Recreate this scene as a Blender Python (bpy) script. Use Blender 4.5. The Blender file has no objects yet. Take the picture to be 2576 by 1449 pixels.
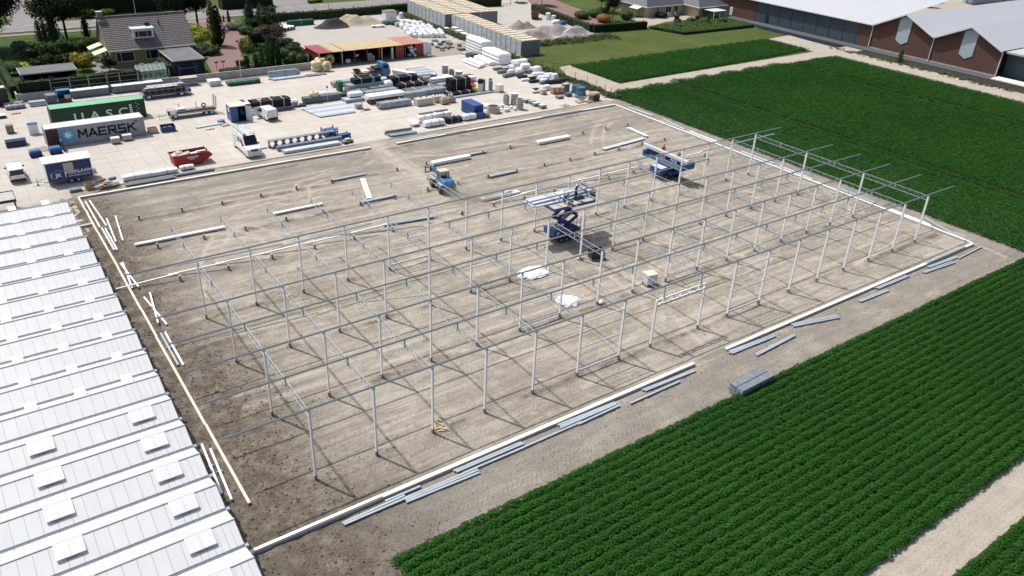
import bpy, bmesh, math, random
import numpy as np
from mathutils import Matrix, Vector
random.seed(7)
R_ = math.radians
C = bpy.context.scene.collection
SC = bpy.context.scene

# ------------------------------------------------------------------ camera
cam_d = bpy.data.cameras.new('camera'); cam = bpy.data.objects.new('camera', cam_d); C.objects.link(cam)
yaw, pit, rol = 0.634899, 0.507444, 0.0476248
fw = Vector((math.sin(yaw)*math.cos(pit), math.cos(yaw)*math.cos(pit), -math.sin(pit)))
rt = Vector((math.cos(yaw), -math.sin(yaw), 0)); up = rt.cross(fw)
r2 = rt*math.cos(rol)+up*math.sin(rol); u2 = -rt*math.sin(rol)+up*math.cos(rol)
mw = Matrix((r2, u2, -fw)).transposed().to_4x4(); mw.translation = Vector((-13.647, -39.594, 37.588))
cam.matrix_world = mw
cam_d.sensor_width = 36; cam_d.lens = 36*1999.77/2576; cam_d.clip_end = 3000; cam_d.clip_start = 0.5
SC.camera = cam
SC.render.resolution_x = 1024; SC.render.resolution_y = 576
# ------------------------------------------------------------------ light
sun_to = Vector((-0.44, 0.90, 0)).normalized(); SUN_EL = R_(59.3)
sd = Vector((sun_to.x*math.cos(SUN_EL), sun_to.y*math.cos(SUN_EL), math.sin(SUN_EL)))
w = bpy.data.worlds.new('World'); SC.world = w; w.use_nodes = True
nt = w.node_tree; bg = nt.nodes['Background']
sky = nt.nodes.new('ShaderNodeTexSky'); sky.sky_type = 'NISHITA'; sky.sun_disc = False
sky.air_density = .8; sky.dust_density = 4.0; sky.sun_elevation = SUN_EL; sky.sun_rotation = math.atan2(sd.x, sd.y)
nt.links.new(sky.outputs[0], bg.inputs[0]); bg.inputs[1].default_value = 0.145
sl = bpy.data.lights.new('sun', 'SUN'); sl.energy = 4.3; sl.angle = R_(0.53); sl.color = (1.0, 0.985, 0.955)
so = bpy.data.objects.new('sun', sl); C.objects.link(so)
so.rotation_euler = sd.to_track_quat('Z', 'Y').to_euler(); so.location = (0, 0, 120)
vs = SC.view_settings; vs.view_transform = 'Standard'; vs.look = 'None'; vs.exposure = -0.10; vs.gamma = 1; vs.use_curve_mapping = False
SC.render.engine = 'CYCLES'

# ------------------------------------------------------------------ helpers
class MB:
    """collects boxes, bars, tubes and polygons; build() links them as one mesh object"""
    def __init__(s): s.v = []; s.f = []; s.m = []; s.k = 0
    def mat(s, k): s.k = k; return s
    def add(s, vs, fs):
        o = len(s.v); s.v += [tuple(p) for p in vs]
        s.f += [tuple(i+o for i in f) for f in fs]; s.m += [s.k]*len(fs); return s
    def box(s, x0, y0, z0, x1, y1, z1):
        v = [(x, y, z) for z in (z0, z1) for y in (y0, y1) for x in (x0, x1)]
        return s.add(v, [(0,2,3,1), (4,5,7,6), (0,1,5,4), (2,6,7,3), (0,4,6,2), (1,3,7,5)])
    def cbox(s, c, d, rz=0.0, rx=0.0, ry=0.0):
        m = Matrix.Rotation(rz, 3, 'Z') @ Matrix.Rotation(rx, 3, 'X') @ Matrix.Rotation(ry, 3, 'Y')
        v = [Vector(c)+m @ Vector((sx*d[0]/2, sy*d[1]/2, sz*d[2]/2)) for sz in (-1, 1) for sy in (-1, 1) for sx in (-1, 1)]
        return s.add(v, [(0,2,3,1), (4,5,7,6), (0,1,5,4), (2,6,7,3), (0,4,6,2), (1,3,7,5)])
    def bar(s, p, q, a, b=None, upv=(0, 0, 1)):
        """square bar from p to q, a wide, b high"""
        b = a if b is None else b
        p = Vector(p); q = Vector(q); d = (q-p).normalized(); u = Vector(upv)
        if abs(d.dot(u)) > .99: u = Vector((0, 1, 0))
        r = d.cross(u).normalized(); u = r.cross(d)
        v = [e+r*(sx*a/2)+u*(sy*b/2) for e in (p, q) for sy in (-1, 1) for sx in (-1, 1)]
        return s.add(v, [(0,1,3,2), (4,6,7,5), (0,4,5,1), (2,3,7,6), (0,2,6,4), (1,5,7,3)])
    def prof(s, p, q, pts, upv=(0, 0, 1), caps=True):
        """sweep a closed 2D profile (right, up) from p to q"""
        p = Vector(p); q = Vector(q); d = (q-p).normalized(); u = Vector(upv)
        if abs(d.dot(u)) > .99: u = Vector((0, 1, 0))
        r = d.cross(u).normalized(); u = r.cross(d); n = len(pts)
        v = [e+r*a+u*b for e in (p, q) for a, b in pts]
        f = [(i, (i+1) % n, n+(i+1) % n, n+i) for i in range(n)]
        if caps: f += [tuple(range(n-1, -1, -1)), tuple(range(n, 2*n))]
        return s.add(v, f)
    def tube(s, p, q, r, n=8, r2=None, caps=True):
        r2 = r if r2 is None else r2
        p = Vector(p); q = Vector(q); d = (q-p).normalized(); u = Vector((0, 0, 1))
        if abs(d.dot(u)) > .95: u = Vector((0, 1, 0))
        a = d.cross(u).normalized(); b = a.cross(d)
        v = [e+(a*math.cos(t)+b*math.sin(t))*rr for e, rr in ((p, r), (q, r2)) for t in [2*math.pi*i/n for i in range(n)]]
        f = [(i, (i+1) % n, n+(i+1) % n, n+i) for i in range(n)]
        if caps: f += [tuple(range(n-1, -1, -1)), tuple(range(n, 2*n))]
        return s.add(v, f)
    def path(s, pts, r, n=6):
        for a, b in zip(pts[:-1], pts[1:]): s.tube(a, b, r, n)
        return s
    def ring(s, c, r, t, h, n=20, ax='Z'):
        """upright hollow pipe ring: outer r, wall t, height h, base centre c"""
        prof = [(r, 0), (r, h), (r-t, h), (r-t, 0)]
        return s.lathe(c, prof+[prof[0]], n)
    def lathe(s, c, prof, n=16):
        c = Vector(c); k = len(prof); v = []
        for i in range(n):
            t = 2*math.pi*i/n
            v += [c+Vector((a*math.cos(t), a*math.sin(t), z)) for a, z in prof]
        f = [(i*k+j, ((i+1) % n)*k+j, ((i+1) % n)*k+j+1, i*k+j+1) for i in range(n) for j in range(k-1)]
        return s.add(v, f)
    def torus(s, c, R, r, n=18, m=8, ax='Z', sz=1.0):
        v = []; c = Vector(c)
        for i in range(n):
            t = 2*math.pi*i/n
            for j in range(m):
                p = 2*math.pi*j/m; a = R+r*math.cos(p); e = Vector((a*math.cos(t), a*math.sin(t), r*sz*math.sin(p)))
                if ax == 'Y': e = Vector((e.x, e.z, e.y))
                if ax == 'X': e = Vector((e.z, e.x, e.y))
                v.append(c+e)
        f = [(i*m+j, ((i+1) % n)*m+j, ((i+1) % n)*m+(j+1) % m, i*m+(j+1) % m) for i in range(n) for j in range(m)]
        return s.add(v, f)
    def poly(s, pts, h0, h1, ax='Z'):
        """extrude polygon: ax Z: pts (x,y); ax Y: pts (x,z) from y=h0..h1; ax X: pts (y,z)"""
        n = len(pts)
        g = {'Z': lambda a, b, h: (a, b, h), 'Y': lambda a, b, h: (a, h, b), 'X': lambda a, b, h: (h, a, b)}[ax]
        v = [g(a, b, h0) for a, b in pts]+[g(a, b, h1) for a, b in pts]
        return s.add(v, [tuple(range(n-1, -1, -1)), tuple(range(n, 2*n))]+[(i, (i+1) % n, n+(i+1) % n, n+i) for i in range(n)])
    def loft(s, secs, cap=True):
        """list of equally long rings of points"""
        n = len(secs[0]); v = [p for r in secs for p in r]
        f = [(k*n+i, k*n+(i+1) % n, (k+1)*n+(i+1) % n, (k+1)*n+i) for k in range(len(secs)-1) for i in range(n)]
        if cap: f += [tuple(range(n-1, -1, -1)), tuple(range((len(secs)-1)*n, len(secs)*n))]
        return s.add(v, f)
    def quad(s, a, b, c, d): return s.add([a, b, c, d], [(0, 1, 2, 3)])
    def mesh(s, name, mats):
        me = bpy.data.meshes.new(name); me.from_pydata(s.v, [], s.f)
        for m in (mats if isinstance(mats, (list, tuple)) else [mats]): me.materials.append(MAT[m] if isinstance(m, str) else m)
        if any(s.m): me.polygons.foreach_set('material_index', s.m)
        bm = bmesh.new(); bm.from_mesh(me); bmesh.ops.recalc_face_normals(bm, faces=bm.faces); bm.to_mesh(me); bm.free()
        return me
    def build(s, name, mats, parent=None, smooth=False, loc=None, rz=0, bevel=0):
        return link(name, s.mesh(name, mats), parent, smooth, loc, rz, bevel)

def link(name, me, parent=None, smooth=False, loc=None, rz=0, bevel=0):
    o = bpy.data.objects.new(name, me); C.objects.link(o)
    if parent: o.parent = parent
    if loc is not None: o.location = loc
    if rz: o.rotation_euler[2] = rz
    if smooth:
        me.polygons.foreach_set('use_smooth', [True]*len(me.polygons))
        try: me.set_sharp_from_angle(angle=R_(40))
        except Exception: pass
    if bevel:
        b = o.modifiers.new('bevel', 'BEVEL'); b.width = bevel; b.segments = 2; b.limit_method = 'ANGLE'
    return o

USED = {}
def tag(o, label, cat, group=None):
    o['label'] = label; o['category'] = cat
    if group: o['group'] = group
    return o
def thing(name, label, cat, loc=(0, 0, 0), rz=0, group=None):
    o = bpy.data.objects.new(name, None); C.objects.link(o); o.empty_display_size = .3
    o.location = loc; o.rotation_euler = (0, 0, rz)
    return tag(o, label, cat, group)
def struct(o, kind='structure'): o['kind'] = kind; return o
def dup(root, loc, rz=None, label=None, group=None, scale=None):
    r = root.copy(); C.objects.link(r); r.location = loc
    if rz is not None: r.rotation_euler = (0, 0, rz)
    if scale is not None: r.scale = (scale,)*3 if not hasattr(scale, '__len__') else scale
    if label: r['label'] = label
    if group: r['group'] = group
    for ch in list(root.children):
        c = ch.copy(); C.objects.link(c); c.parent = r
        for g in list(ch.children):
            d = g.copy(); C.objects.link(d); d.parent = c
    return r
ORD = ['first','second','third','fourth','fifth','sixth','seventh','eighth','ninth','tenth','eleventh','twelfth','thirteenth','fourteenth','fifteenth','sixteenth','seventeenth','eighteenth','nineteenth','twentieth']+['%d%s' % (i, 'st' if i % 10 == 1 else 'nd' if i % 10 == 2 else 'rd' if i % 10 == 3 else 'th') for i in range(21, 60)]

# numpy value noise
def vnoise(x, y, seed=0):
    xi = np.floor(x).astype(np.int64); yi = np.floor(y).astype(np.int64)
    def h(a, b):
        n = (a*374761393+b*668265263+seed*974634) & 0x7fffffff
        n = ((n ^ (n >> 13))*1274126177) & 0x7fffffff
        return ((n ^ (n >> 16)) & 0xffff)/65535.0
    fx = x-xi; fy = y-yi; fx = fx*fx*(3-2*fx); fy = fy*fy*(3-2*fy)
    a = h(xi, yi)*(1-fx)+h(xi+1, yi)*fx; b = h(xi, yi+1)*(1-fx)+h(xi+1, yi+1)*fx
    return a*(1-fy)+b*fy
def fbm(x, y, seed=0, o=4):
    s = 0; a = .5
    for i in range(o): s = s+a*vnoise(x*2**i, y*2**i, seed+i*17); a *= .5
    return s

# ------------------------------------------------------------------ materials
MAT = {}
class NT:
    def __init__(s, name):
        m = bpy.data.materials.new(name); m.use_nodes = True; s.m = m; s.t = m.node_tree
        s.p = s.t.nodes['Principled BSDF']; MAT[name] = m
    def n(s, ty, ins=None, **kw):
        d = s.t.nodes.new('ShaderNode'+ty)
        for k, v in kw.items(): setattr(d, k, v)
        for k, v in (ins or {}).items(): s.set(d.inputs[k], v)
        return d
    def set(s, sock, v):
        if isinstance(v, bpy.types.NodeSocket): s.t.links.new(v, sock)
        elif isinstance(v, bpy.types.Node): s.t.links.new(v.outputs[0], sock)
        else:
            if sock.type == 'RGBA' and len(v) == 3: v = (*v, 1)
            sock.default_value = v
    def P(s, **kw):
        for k, v in kw.items(): s.set(s.p.inputs[k.replace('_', ' ')], v)
    def math(s, op, a, b=0.0, clamp=False): return s.n('Math', {0: a, 1: b}, operation=op, use_clamp=clamp).outputs[0]
    def mix(s, f, a, b, bt='MIX'):
        d = s.n('Mix', data_type='RGBA', blend_type=bt); s.set(d.inputs[0], f); s.set(d.inputs[6], a); s.set(d.inputs[7], b); return d.outputs[2]
    def ramp(s, f, p0, p1, a=(0, 0, 0), b=(1, 1, 1)):
        d = s.n('ValToRGB'); s.set(d.inputs[0], f); e = d.color_ramp.elements
        e[0].position = p0; e[1].position = p1; e[0].color = (*a, 1); e[1].color = (*b, 1); return d.outputs[0]
    def noise(s, vec, scale, det=3, rough=.55, dist=0): return s.n('TexNoise', {'Vector': vec, 'Scale': scale, 'Detail': det, 'Roughness': rough, 'Distortion': dist}).outputs[0]
    def map(s, vec, sc=(1, 1, 1), rot=(0, 0, 0)): return s.n('Mapping', {'Vector': vec, 'Scale': sc, 'Rotation': rot}).outputs[0]
    def bump(s, h, st=.3, dist=.05, nrm=None):
        d = {'Height': h, 'Strength': st, 'Distance': dist}
        if nrm is not None: d['Normal'] = nrm
        return s.n('Bump', d).outputs[0]
    def obj(s):
        tc = s.n('TexCoord').outputs['Object']; r = s.n('ObjectInfo').outputs['Random']
        return s.n('VectorMath', {0: tc, 1: s.math('MULTIPLY', r, 57.0)}, operation='ADD').outputs[0]
    def pos(s): return s.n('NewGeometry').outputs['Position']

def mat(name, col, rough=.6, metal=0.0, var=.18, scale=3.0, dirt=None, dscale=1.2, damt=.5, bump=0.0, bscale=30, st=(1, 1, 1), spec=.4, world=False, coat=0):
    t = NT(name); v = t.pos() if world else t.obj()
    if st != (1, 1, 1): v = t.map(v, st)
    f = t.noise(v, scale, 4, .6)
    c = t.mix(t.ramp(f, .3, .7), tuple(x*(1-var) for x in col), tuple(min(1, x*(1+var)) for x in col))
    if dirt is not None:
        d = t.ramp(t.noise(v, dscale, 5, .65), .45, .75); c = t.mix(t.math('MULTIPLY', d, damt), c, dirt)
    t.P(Base_Color=c, Roughness=t.math('ADD', rough-.06, t.math('MULTIPLY', f, .12)), Metallic=metal, Specular_IOR_Level=spec)
    if coat: t.P(Coat_Weight=coat, Coat_Roughness=.1)
    if bump: t.P(Normal=t.bump(t.noise(v, bscale, 3), bump, .02))
    return t.m

mat('white_steel', (.89, .89, .88), .4, 0, .05, 2, (.55, .52, .47), 2.0, .35)
mat('galv', (.40, .45, .48), .45, .12, .14, 5, (.30, .32, .33), 1.5, .35, st=(.3, 3, 3))
mat('gutter_steel', (.36, .395, .415), .45, .1, .12, 5, st=(.3, 3, 3))
mat('galv_dark', (.20, .23, .255), .5, .1, .25, 4, (.12, .13, .14), 1.5, .5)
mat('galv_light', (.60, .66, .70), .42, .08, .12, 5, (.45, .47, .48), 1.2, .3, st=(.3, 3, 3))
mat('concrete', (.44, .43, .40), .85, 0, .12, 2, (.27, .25, .22), 1.5, .5, .25, 25)
mat('concrete_white', (.74, .73, .70), .75, 0, .07, 2, (.55, .52, .46), 1.0, .35, .15, 25)
mat('concrete_dark', (.235, .228, .215), .9, 0, .2, 6, (.11, .10, .09), 3, .5)
mat('timber', (.56, .43, .29), .7, 0, .2, 3, (.35, .25, .16), 2, .4, st=(1, 8, 8))
mat('timber_pale', (.68, .605, .50), .7, 0, .15, 3, (.45, .34, .22), 2, .4, st=(1, 6, 6))
mat('timber_old', (.27, .22, .17), .8, 0, .3, 3, (.13, .10, .08), 2, .6, st=(1, 6, 6))
mat('white_plastic', (.82, .83, .84), .38, 0, .05, 2, (.62, .62, .61), 1.5, .3, .5, 6, spec=.5)
mat('black_plastic', (.016, .017, .019), .42, 0, .4, 3, (.06, .06, .06), 2, .5, .3, 8)
mat('grey_plastic', (.20, .22, .24), .5, 0, .2, 4, (.12, .13, .14), 2, .4)
mat('tan_paint', (.52, .50, .40), .6, 0, .08, 2, (.38, .35, .27), 1.5, .4)
mat('blue_paint', (.028, .085, .26), .42, 0, .25, 3, (.10, .10, .10), 2, .35)
mat('blue_dark', (.018, .034, .15), .45, 0, .3, 3, (.05, .05, .07), 2, .3)
mat('blue_bright', (.045, .165, .36), .4, 0, .2, 3, (.15, .2, .25), 2, .3)
mat('navy_panel', (.020, .040, .175), .35, 0, .1, 1.5, coat=.2)
mat('green_box', (.025, .155, .075), .5, 0, .2, 3, (.02, .07, .03), 2, .3)
mat('red_paint', (.33, .018, .016), .45, 0, .18, 2, (.14, .05, .04), 2.5, .4)
mat('red_old', (.24, .045, .035), .6, 0, .2, 2, (.20, .09, .06), 1.5, .5)
mat('rust', (.16, .065, .04), .85, 0, .35, 4, (.07, .035, .025), 2, .6)
mat('black_rubber', (.018, .018, .018), .8, 0, .2, 6, (.08, .07, .06), 4, .4)
mat('dark_glass', (.012, .015, .018), .08, 0, .1, 1, spec=.6)
mat('window_glass', (.016, .020, .022), .25, 0, .3, .8, spec=.25)
mat('white_paint', (.80, .80, .79), .28, 0, .02, 1, (.62, .60, .56), 1.2, .2, coat=.4)
mat('white_frame', (.78, .78, .76), .4, 0, .04, 2)
mat('yellow_hose', (.62, .50, .20), .6, 0, .12, 6, (.4, .3, .1), 2, .3, .6, 20)
mat('pale_hose', (.68, .59, .33), .6, 0, .1, 6, (.5, .42, .2), 2, .3, .6, 20)
mat('cardboard', (.42, .29, .18), .85, 0, .12, 3, (.30, .2, .12), 2, .4)
mat('orange', (.75, .16, .02), .5, 0, .1, 3)
mat('yellow', (.72, .55, .02), .5, 0, .1, 3)
mat('pink_bag', (.55, .12, .17), .5, 0, .3, 4, (.7, .5, .5), 2, .4)
mat('red_tri', (.8, .06, .03), .4)
mat('skin', (.48, .25, .17), .6, 0, .1, 8)
mat('cloth_blue', (.012, .06, .30), .8, 0, .2, 8)
mat('cloth_dark', (.014, .016, .03), .85, 0, .2, 8)
mat('cloth_red', (.42, .06, .06), .8, 0, .2, 8)
mat('cloth_khaki', (.26, .17, .10), .8, 0, .2, 8)
mat('helmet', (.62, .68, .45), .4)
mat('hair', (.03, .02, .015), .8)
mat('tarp_green', (.03, .11, .075), .55, 0, .3, 2, (.16, .22, .2), 1.5, .5)
mat('tarp_purple', (.17, .16, .24), .7, 0, .3, 2)
mat('teal_sign', (.03, .30, .42), .5)
mat('cream', (.62, .58, .47), .6, 0, .06, 2)
mat('sky_sign', (.055, .40, .60), .45, 0, .06, 2)
mat('print_white', (.78, .80, .80), .5, 0, .03, 2)
mat('print_dark', (.012, .014, .018), .5, 0, .1, 2)
mat('plate_yellow', (.75, .50, .02), .5)
mat('lamp_red', (.40, .02, .02), .3)
mat('lamp_white', (.75, .78, .8), .15)
# ------------------------------------------------------------------ ground materials
t = NT('grass')
v = t.pos(); a = t.noise(v, .12, 4, .6); b = t.noise(v, 1.3, 4, .7); c_ = t.noise(v, 9, 3, .7)
g = t.mix(t.ramp(a, .35, .65), (.065, .118, .022), (.175, .175, .05)); g = t.mix(t.ramp(b, .35, .7), g, (.085, .125, .03))
g = t.mix(t.ramp(c_, .3, .75), t.mix(.45, g, (.03, .055, .012)), g)
t.P(Base_Color=g, Roughness=.9, Specular_IOR_Level=.15, Normal=t.bump(t.n('Math', {0: c_, 1: b}, operation='ADD').outputs[0], .9, .25))
t = NT('lawn')
v = t.pos(); a = t.noise(v, .2, 4, .6); c_ = t.noise(v, 14, 3, .7)
g = t.mix(t.ramp(a, .35, .65), (.045, .105, .018), (.085, .135, .026)); g = t.mix(t.ramp(c_, .3, .8), (.025, .055, .01), g)
t.P(Base_Color=g, Roughness=.9, Specular_IOR_Level=.15, Normal=t.bump(c_, .6, .12))
# bare soil of the building site
t = NT('soil')
v = t.pos(); za = t.n('Attribute', attribute_name='zone'); zo = za.outputs['Color']; zs = t.n('SeparateColor', {0: zo})
damp, grey, green = zs.outputs[0], zs.outputs[1], zs.outputs[2]
wob = t.noise(v, .11, 2); vs_ = t.n('CombineXYZ', {0: 0.0, 1: t.math('MULTIPLY', wob, 1.6)}).outputs[0]
vw = t.n('VectorMath', {0: v, 1: vs_}, operation='ADD').outputs[0]
trk = t.noise(t.map(vw, (.035, 1.25, 1)), 1.0, 5, .62); trk2 = t.noise(t.map(vw, (.10, 3.6, 1)), 1.0, 4, .6)
fine = t.noise(v, 5.5, 6, .72); mid = t.noise(v, .9, 5, .65); big = t.noise(v, .085, 4, .6)
grain = t.noise(v, 24, 3, .7)
col = t.mix(t.ramp(big, .38, .62), (.425, .390, .335), (.325, .295, .248))
v3 = t.map(v, (.16, .75, 1), (0, 0, .38)); v4 = t.map(v, (.14, .9, 1), (0, 0, -.5)); blo = t.noise(v, .33, 6, .68, .8)
col = t.mix(t.math('MULTIPLY', t.ramp(trk, .40, .58, (1, 1, 1), (0, 0, 0)), .8), col, (.222, .198, .160))
col = t.mix(t.math('MULTIPLY', t.ramp(t.noise(v3, 1.0, 5, .65), .50, .64), t.ramp(blo, .42, .58)), col, (.255, .225, .178))
col = t.mix(t.math('MULTIPLY', t.ramp(t.noise(v4, 1.0, 5, .65), .52, .64), t.ramp(blo, .40, .56, (1, 1, 1), (0, 0, 0))), col, (.50, .455, .38))
col = t.mix(t.math('MULTIPLY', t.ramp(t.noise(v, 1.7, 6, .75, 1.2), .54, .64), .72), col, (.185, .155, .118))
col = t.mix(t.math('MULTIPLY', t.ramp(trk2, .46, .60), .28), col, (.50, .448, .368))
col = t.mix(t.math('MULTIPLY', t.ramp(mid, .52, .66), .45), col, (.49, .436, .36))
col = t.mix(t.math('MULTIPLY', t.ramp(mid, .30, .42, (1, 1, 1), (0, 0, 0)), .5), col, (.215, .18, .138))
col = t.mix(t.math('MULTIPLY', grey, t.ramp(t.noise(v, .35, 4), .2, .6)), col, (.232, .212, .188))
dm = t.math('MULTIPLY', t.math('MULTIPLY', damp, .98), t.ramp(t.noise(v, .8, 5, .7), .22, .58), True)
col = t.mix(dm, col, t.mix(t.ramp(fine, .35, .65), (.070, .054, .040), (.165, .135, .103)))
col = t.mix(t.math('MULTIPLY', green, t.ramp(t.noise(v, 2.2, 4, .7), .48, .68)), col, (.10, .135, .045))
col = t.mix(t.math('MULTIPLY', t.ramp(fine, .30, .56, (1, 1, 1), (0, 0, 0)), .55), col, (.125, .10, .073))
col = t.mix(t.math('MULTIPLY', t.ramp(grain, .55, .75), .35), col, (.50, .45, .37))
col = t.mix(t.math('MULTIPLY', t.math('MULTIPLY', za.outputs['Alpha'], .92), t.ramp(mid, .2, .6)), col, t.mix(t.ramp(fine, .35, .65), (.40, .345, .27), (.54, .485, .405)))
# chevron tyre treads in lanes along the drive direction
sx = t.n('SeparateXYZ', {0: vw}); yy = t.math('MULTIPLY', sx.outputs[1], 1.55)
tri = t.math('PINGPONG', yy, 1.0); ph = t.math('ADD', t.math('MULTIPLY', sx.outputs[0], 5.2), t.math('MULTIPLY', tri, 2.6))
tread = t.math('MULTIPLY', t.math('SINE', t.math('MULTIPLY', ph, 3.14)), t.ramp(t.noise(t.map(v, (.03, .5, 1)), 1.0, 2), .50, .60))
tread = t.math('MULTIPLY', tread, t.math('SUBTRACT', 1.0, damp, True))
hh = t.math('ADD', t.math('MULTIPLY', fine, t.math('ADD', .9, t.math('MULTIPLY', damp, 1.6))), t.math('ADD', t.math('MULTIPLY', trk2, .35), t.math('MULTIPLY', tread, .12)))
t.P(Base_Color=col, Roughness=.95, Specular_IOR_Level=.1, Normal=t.bump(hh, .65, .14))
t = NT('clod')
v = t.obj(); f = t.noise(v, 5, 4)
t.P(Base_Color=t.mix(t.ramp(f, .3, .7), (.095, .075, .056), (.22, .18, .14)), Roughness=.95, Specular_IOR_Level=.1, Normal=t.bump(f, .8, .05))
# dry track soil between fields
t = NT('track_soil')
v = t.pos(); a = t.noise(v, .5, 5, .65); b = t.noise(v, 6, 5, .7); st_ = t.noise(t.map(v, (.08, 2.2, 1)), 1.0, 4)
g = t.mix(t.ramp(a, .35, .65), (.46, .415, .35), (.36, .32, .26)); g = t.mix(t.math('MULTIPLY', t.ramp(st_, .4, .6), .5), g, (.46, .41, .34)); g = t.mix(t.math('MULTIPLY', t.ramp(b, .3, .55, (1, 1, 1), (0, 0, 0)), .5), g, (.19, .16, .12))
t.P(Base_Color=g, Roughness=.95, Specular_IOR_Level=.1, Normal=t.bump(t.math('ADD', b, st_), .8, .12))
t = NT('crop_soil')
v = t.pos(); b = t.noise(v, 5, 5, .7)
t.P(Base_Color=t.mix(t.ramp(b, .35, .65), (.030, .028, .018), (.062, .054, .036)), Roughness=.95, Specular_IOR_Level=.1)
# yard concrete
def concrete_nodes(t, tint):
    v = t.pos(); a = t.noise(v, .07, 4, .6); b = t.noise(v, .9, 5, .68); f = t.noise(v, 14, 4, .7); sm = t.noise(t.map(v, (.12, .9, 1)), 1.0, 5, .65)
    g = t.mix(t.ramp(a, .35, .65), (.555, .528, .482), (.525, .485, .428))
    g = t.mix(t.math('MULTIPLY', tint, .38), g, (.40, .375, .335))
    g = t.mix(t.math('MULTIPLY', t.ramp(sm, .44, .66), .6), g, (.47, .395, .30))
    g = t.mix(t.math('MULTIPLY', t.ramp(b, .55, .75), .4), g, (.37, .335, .29))
    g = t.mix(t.math('MULTIPLY', t.ramp(f, .25, .5, (1, 1, 1), (0, 0, 0)), .22), g, (.28, .25, .22))
    west = t.n('MapRange', {0: t.n('SeparateXYZ', {0: v}).outputs[0], 1: -4.0, 2: 18.0, 3: 1.0, 4: 0.0}).outputs[0]
    g = t.mix(t.math('MULTIPLY', west, .30), g, (.36, .345, .32))
    south = t.n('MapRange', {0: t.n('SeparateXYZ', {0: v}).outputs[1], 1: 61.5, 2: 57.0, 3: 0.0, 4: 1.0}).outputs[0]
    g = t.mix(t.math('MULTIPLY', south, t.ramp(t.noise(v, .5, 4), .35, .6)), g, (.33, .265, .19))
    t.P(Base_Color=g, Roughness=.85, Specular_IOR_Level=.2, Normal=t.bump(f, .25, .03))
t = NT('slab_concrete'); concrete_nodes(t, t.n('Attribute', attribute_name='tint').outputs['Fac'])
t = NT('gravel')
v = t.pos(); a = t.noise(v, .12, 4); f = t.noise(v, 9, 5, .75)
g = t.mix(t.ramp(a, .35, .65), (.41, .39, .36), (.46, .43, .385)); g = t.mix(t.math('MULTIPLY', t.ramp(f, .3, .6, (1, 1, 1), (0, 0, 0)), .4), g, (.28, .26, .24))
t.P(Base_Color=g, Roughness=.95, Specular_IOR_Level=.1, Normal=t.bump(f, .5, .06))
t = NT('joint_dirt'); t.P(Base_Color=(.30, .27, .225), Roughness=.95, Specular_IOR_Level=.1)
t = NT('asphalt')
v = t.pos(); a = t.noise(v, .3, 4); f = t.noise(v, 20, 3, .7)
g = t.mix(t.ramp(a, .3, .7), (.215, .205, .195), (.265, .25, .238)); g = t.mix(t.math('MULTIPLY', f, .3), g, (.13, .125, .12))
t.P(Base_Color=g, Roughness=.9, Specular_IOR_Level=.2)
t = NT('dark_asphalt'); v = t.pos(); f = t.noise(v, 3, 5, .7)
t.P(Base_Color=t.mix(t.ramp(f, .3, .7), (.062, .066, .078), (.10, .105, .12)), Roughness=.85)
t = NT('brick_paving')
v = t.pos(); br = t.n('TexBrick', {'Vector': t.map(v, (1, 1, 1), (0, 0, .78)), 'Color1': (.235, .15, .135, 1), 'Color2': (.195, .122, .112, 1), 'Mortar': (.13, .10, .09, 1), 'Scale': 4.5, 'Mortar Size': .012})
f = t.noise(v, .5, 4)
t.P(Base_Color=t.mix(t.math('MULTIPLY', f, .5), br.outputs[0], (.27, .19, .165)), Roughness=.9, Specular_IOR_Level=.15)
t = NT('beige_paving')
v = t.pos(); br = t.n('TexBrick', {'Vector': v, 'Color1': (.42, .37, .30, 1), 'Color2': (.37, .33, .27, 1), 'Mortar': (.26, .23, .19, 1), 'Scale': 3.0, 'Mortar Size': .012})
t.P(Base_Color=br.outputs[0], Roughness=.9, Specular_IOR_Level=.15)
t = NT('road_paint'); t.P(Base_Color=(.70, .70, .68), Roughness=.7)
t = NT('water'); t.P(Base_Color=(.018, .022, .030), Roughness=.12, Specular_IOR_Level=.5)

def sheet(name, pts, z, m):
    me = bpy.data.meshes.new(name); me.from_pydata([(x, y, z) for x, y in pts], [], [tuple(range(len(pts)))]); me.materials.append(MAT[m])
    o = bpy.data.objects.new(name, me); C.objects.link(o); return struct(o)
def rect(x0, y0, x1, y1): return [(x0, y0), (x1, y0), (x1, y1), (x0, y1)]

sheet('ground', rect(-900, -700, 1500, 1500), -.10, 'grass')
# ------------------------------------------------------------------ site soil with real relief
NX, NY = 496, 372
xs = np.linspace(-7.4, 92, NX); ys = np.linspace(-13.2, 60.1, NY); X, Y = np.meshgrid(xs, ys)
west = np.clip(1-(X+2.0)/6.5, 0, 1)*np.clip((60-Y)/4, 0, 1); west = np.maximum(west*np.where(Y > 20, np.clip(1-(X+4)/7.0, .15, 1), 1), np.clip(1-(X+1)/9, 0, 1)*np.clip(1-(Y+3)/13, 0, 1))
south = np.clip((-4.0-Y)/.8, 0, 1); east = np.clip((X-78.2)/.8, 0, 1)
rows = np.zeros_like(X)
for r in range(0, 8):
    yl = 8.042*r; band = np.exp(-((Y-yl-.25*(fbm(X*.5, X*0+r, 5)-.5)*2)/.28)**2); rows = np.maximum(rows, band*np.clip((fbm(X*.45, Y*.1, 31+r)-.40)*5, 0, 1))
feet = np.zeros_like(X)
for r in range(0, 7):
    for i in range(0, 18):
        feet = np.maximum(feet, np.exp(-(((X-4.5*i-.35)/.75)**2+((Y-8.042*r-.15)/.40)**2))*(.5+.5*random.random()))
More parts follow.
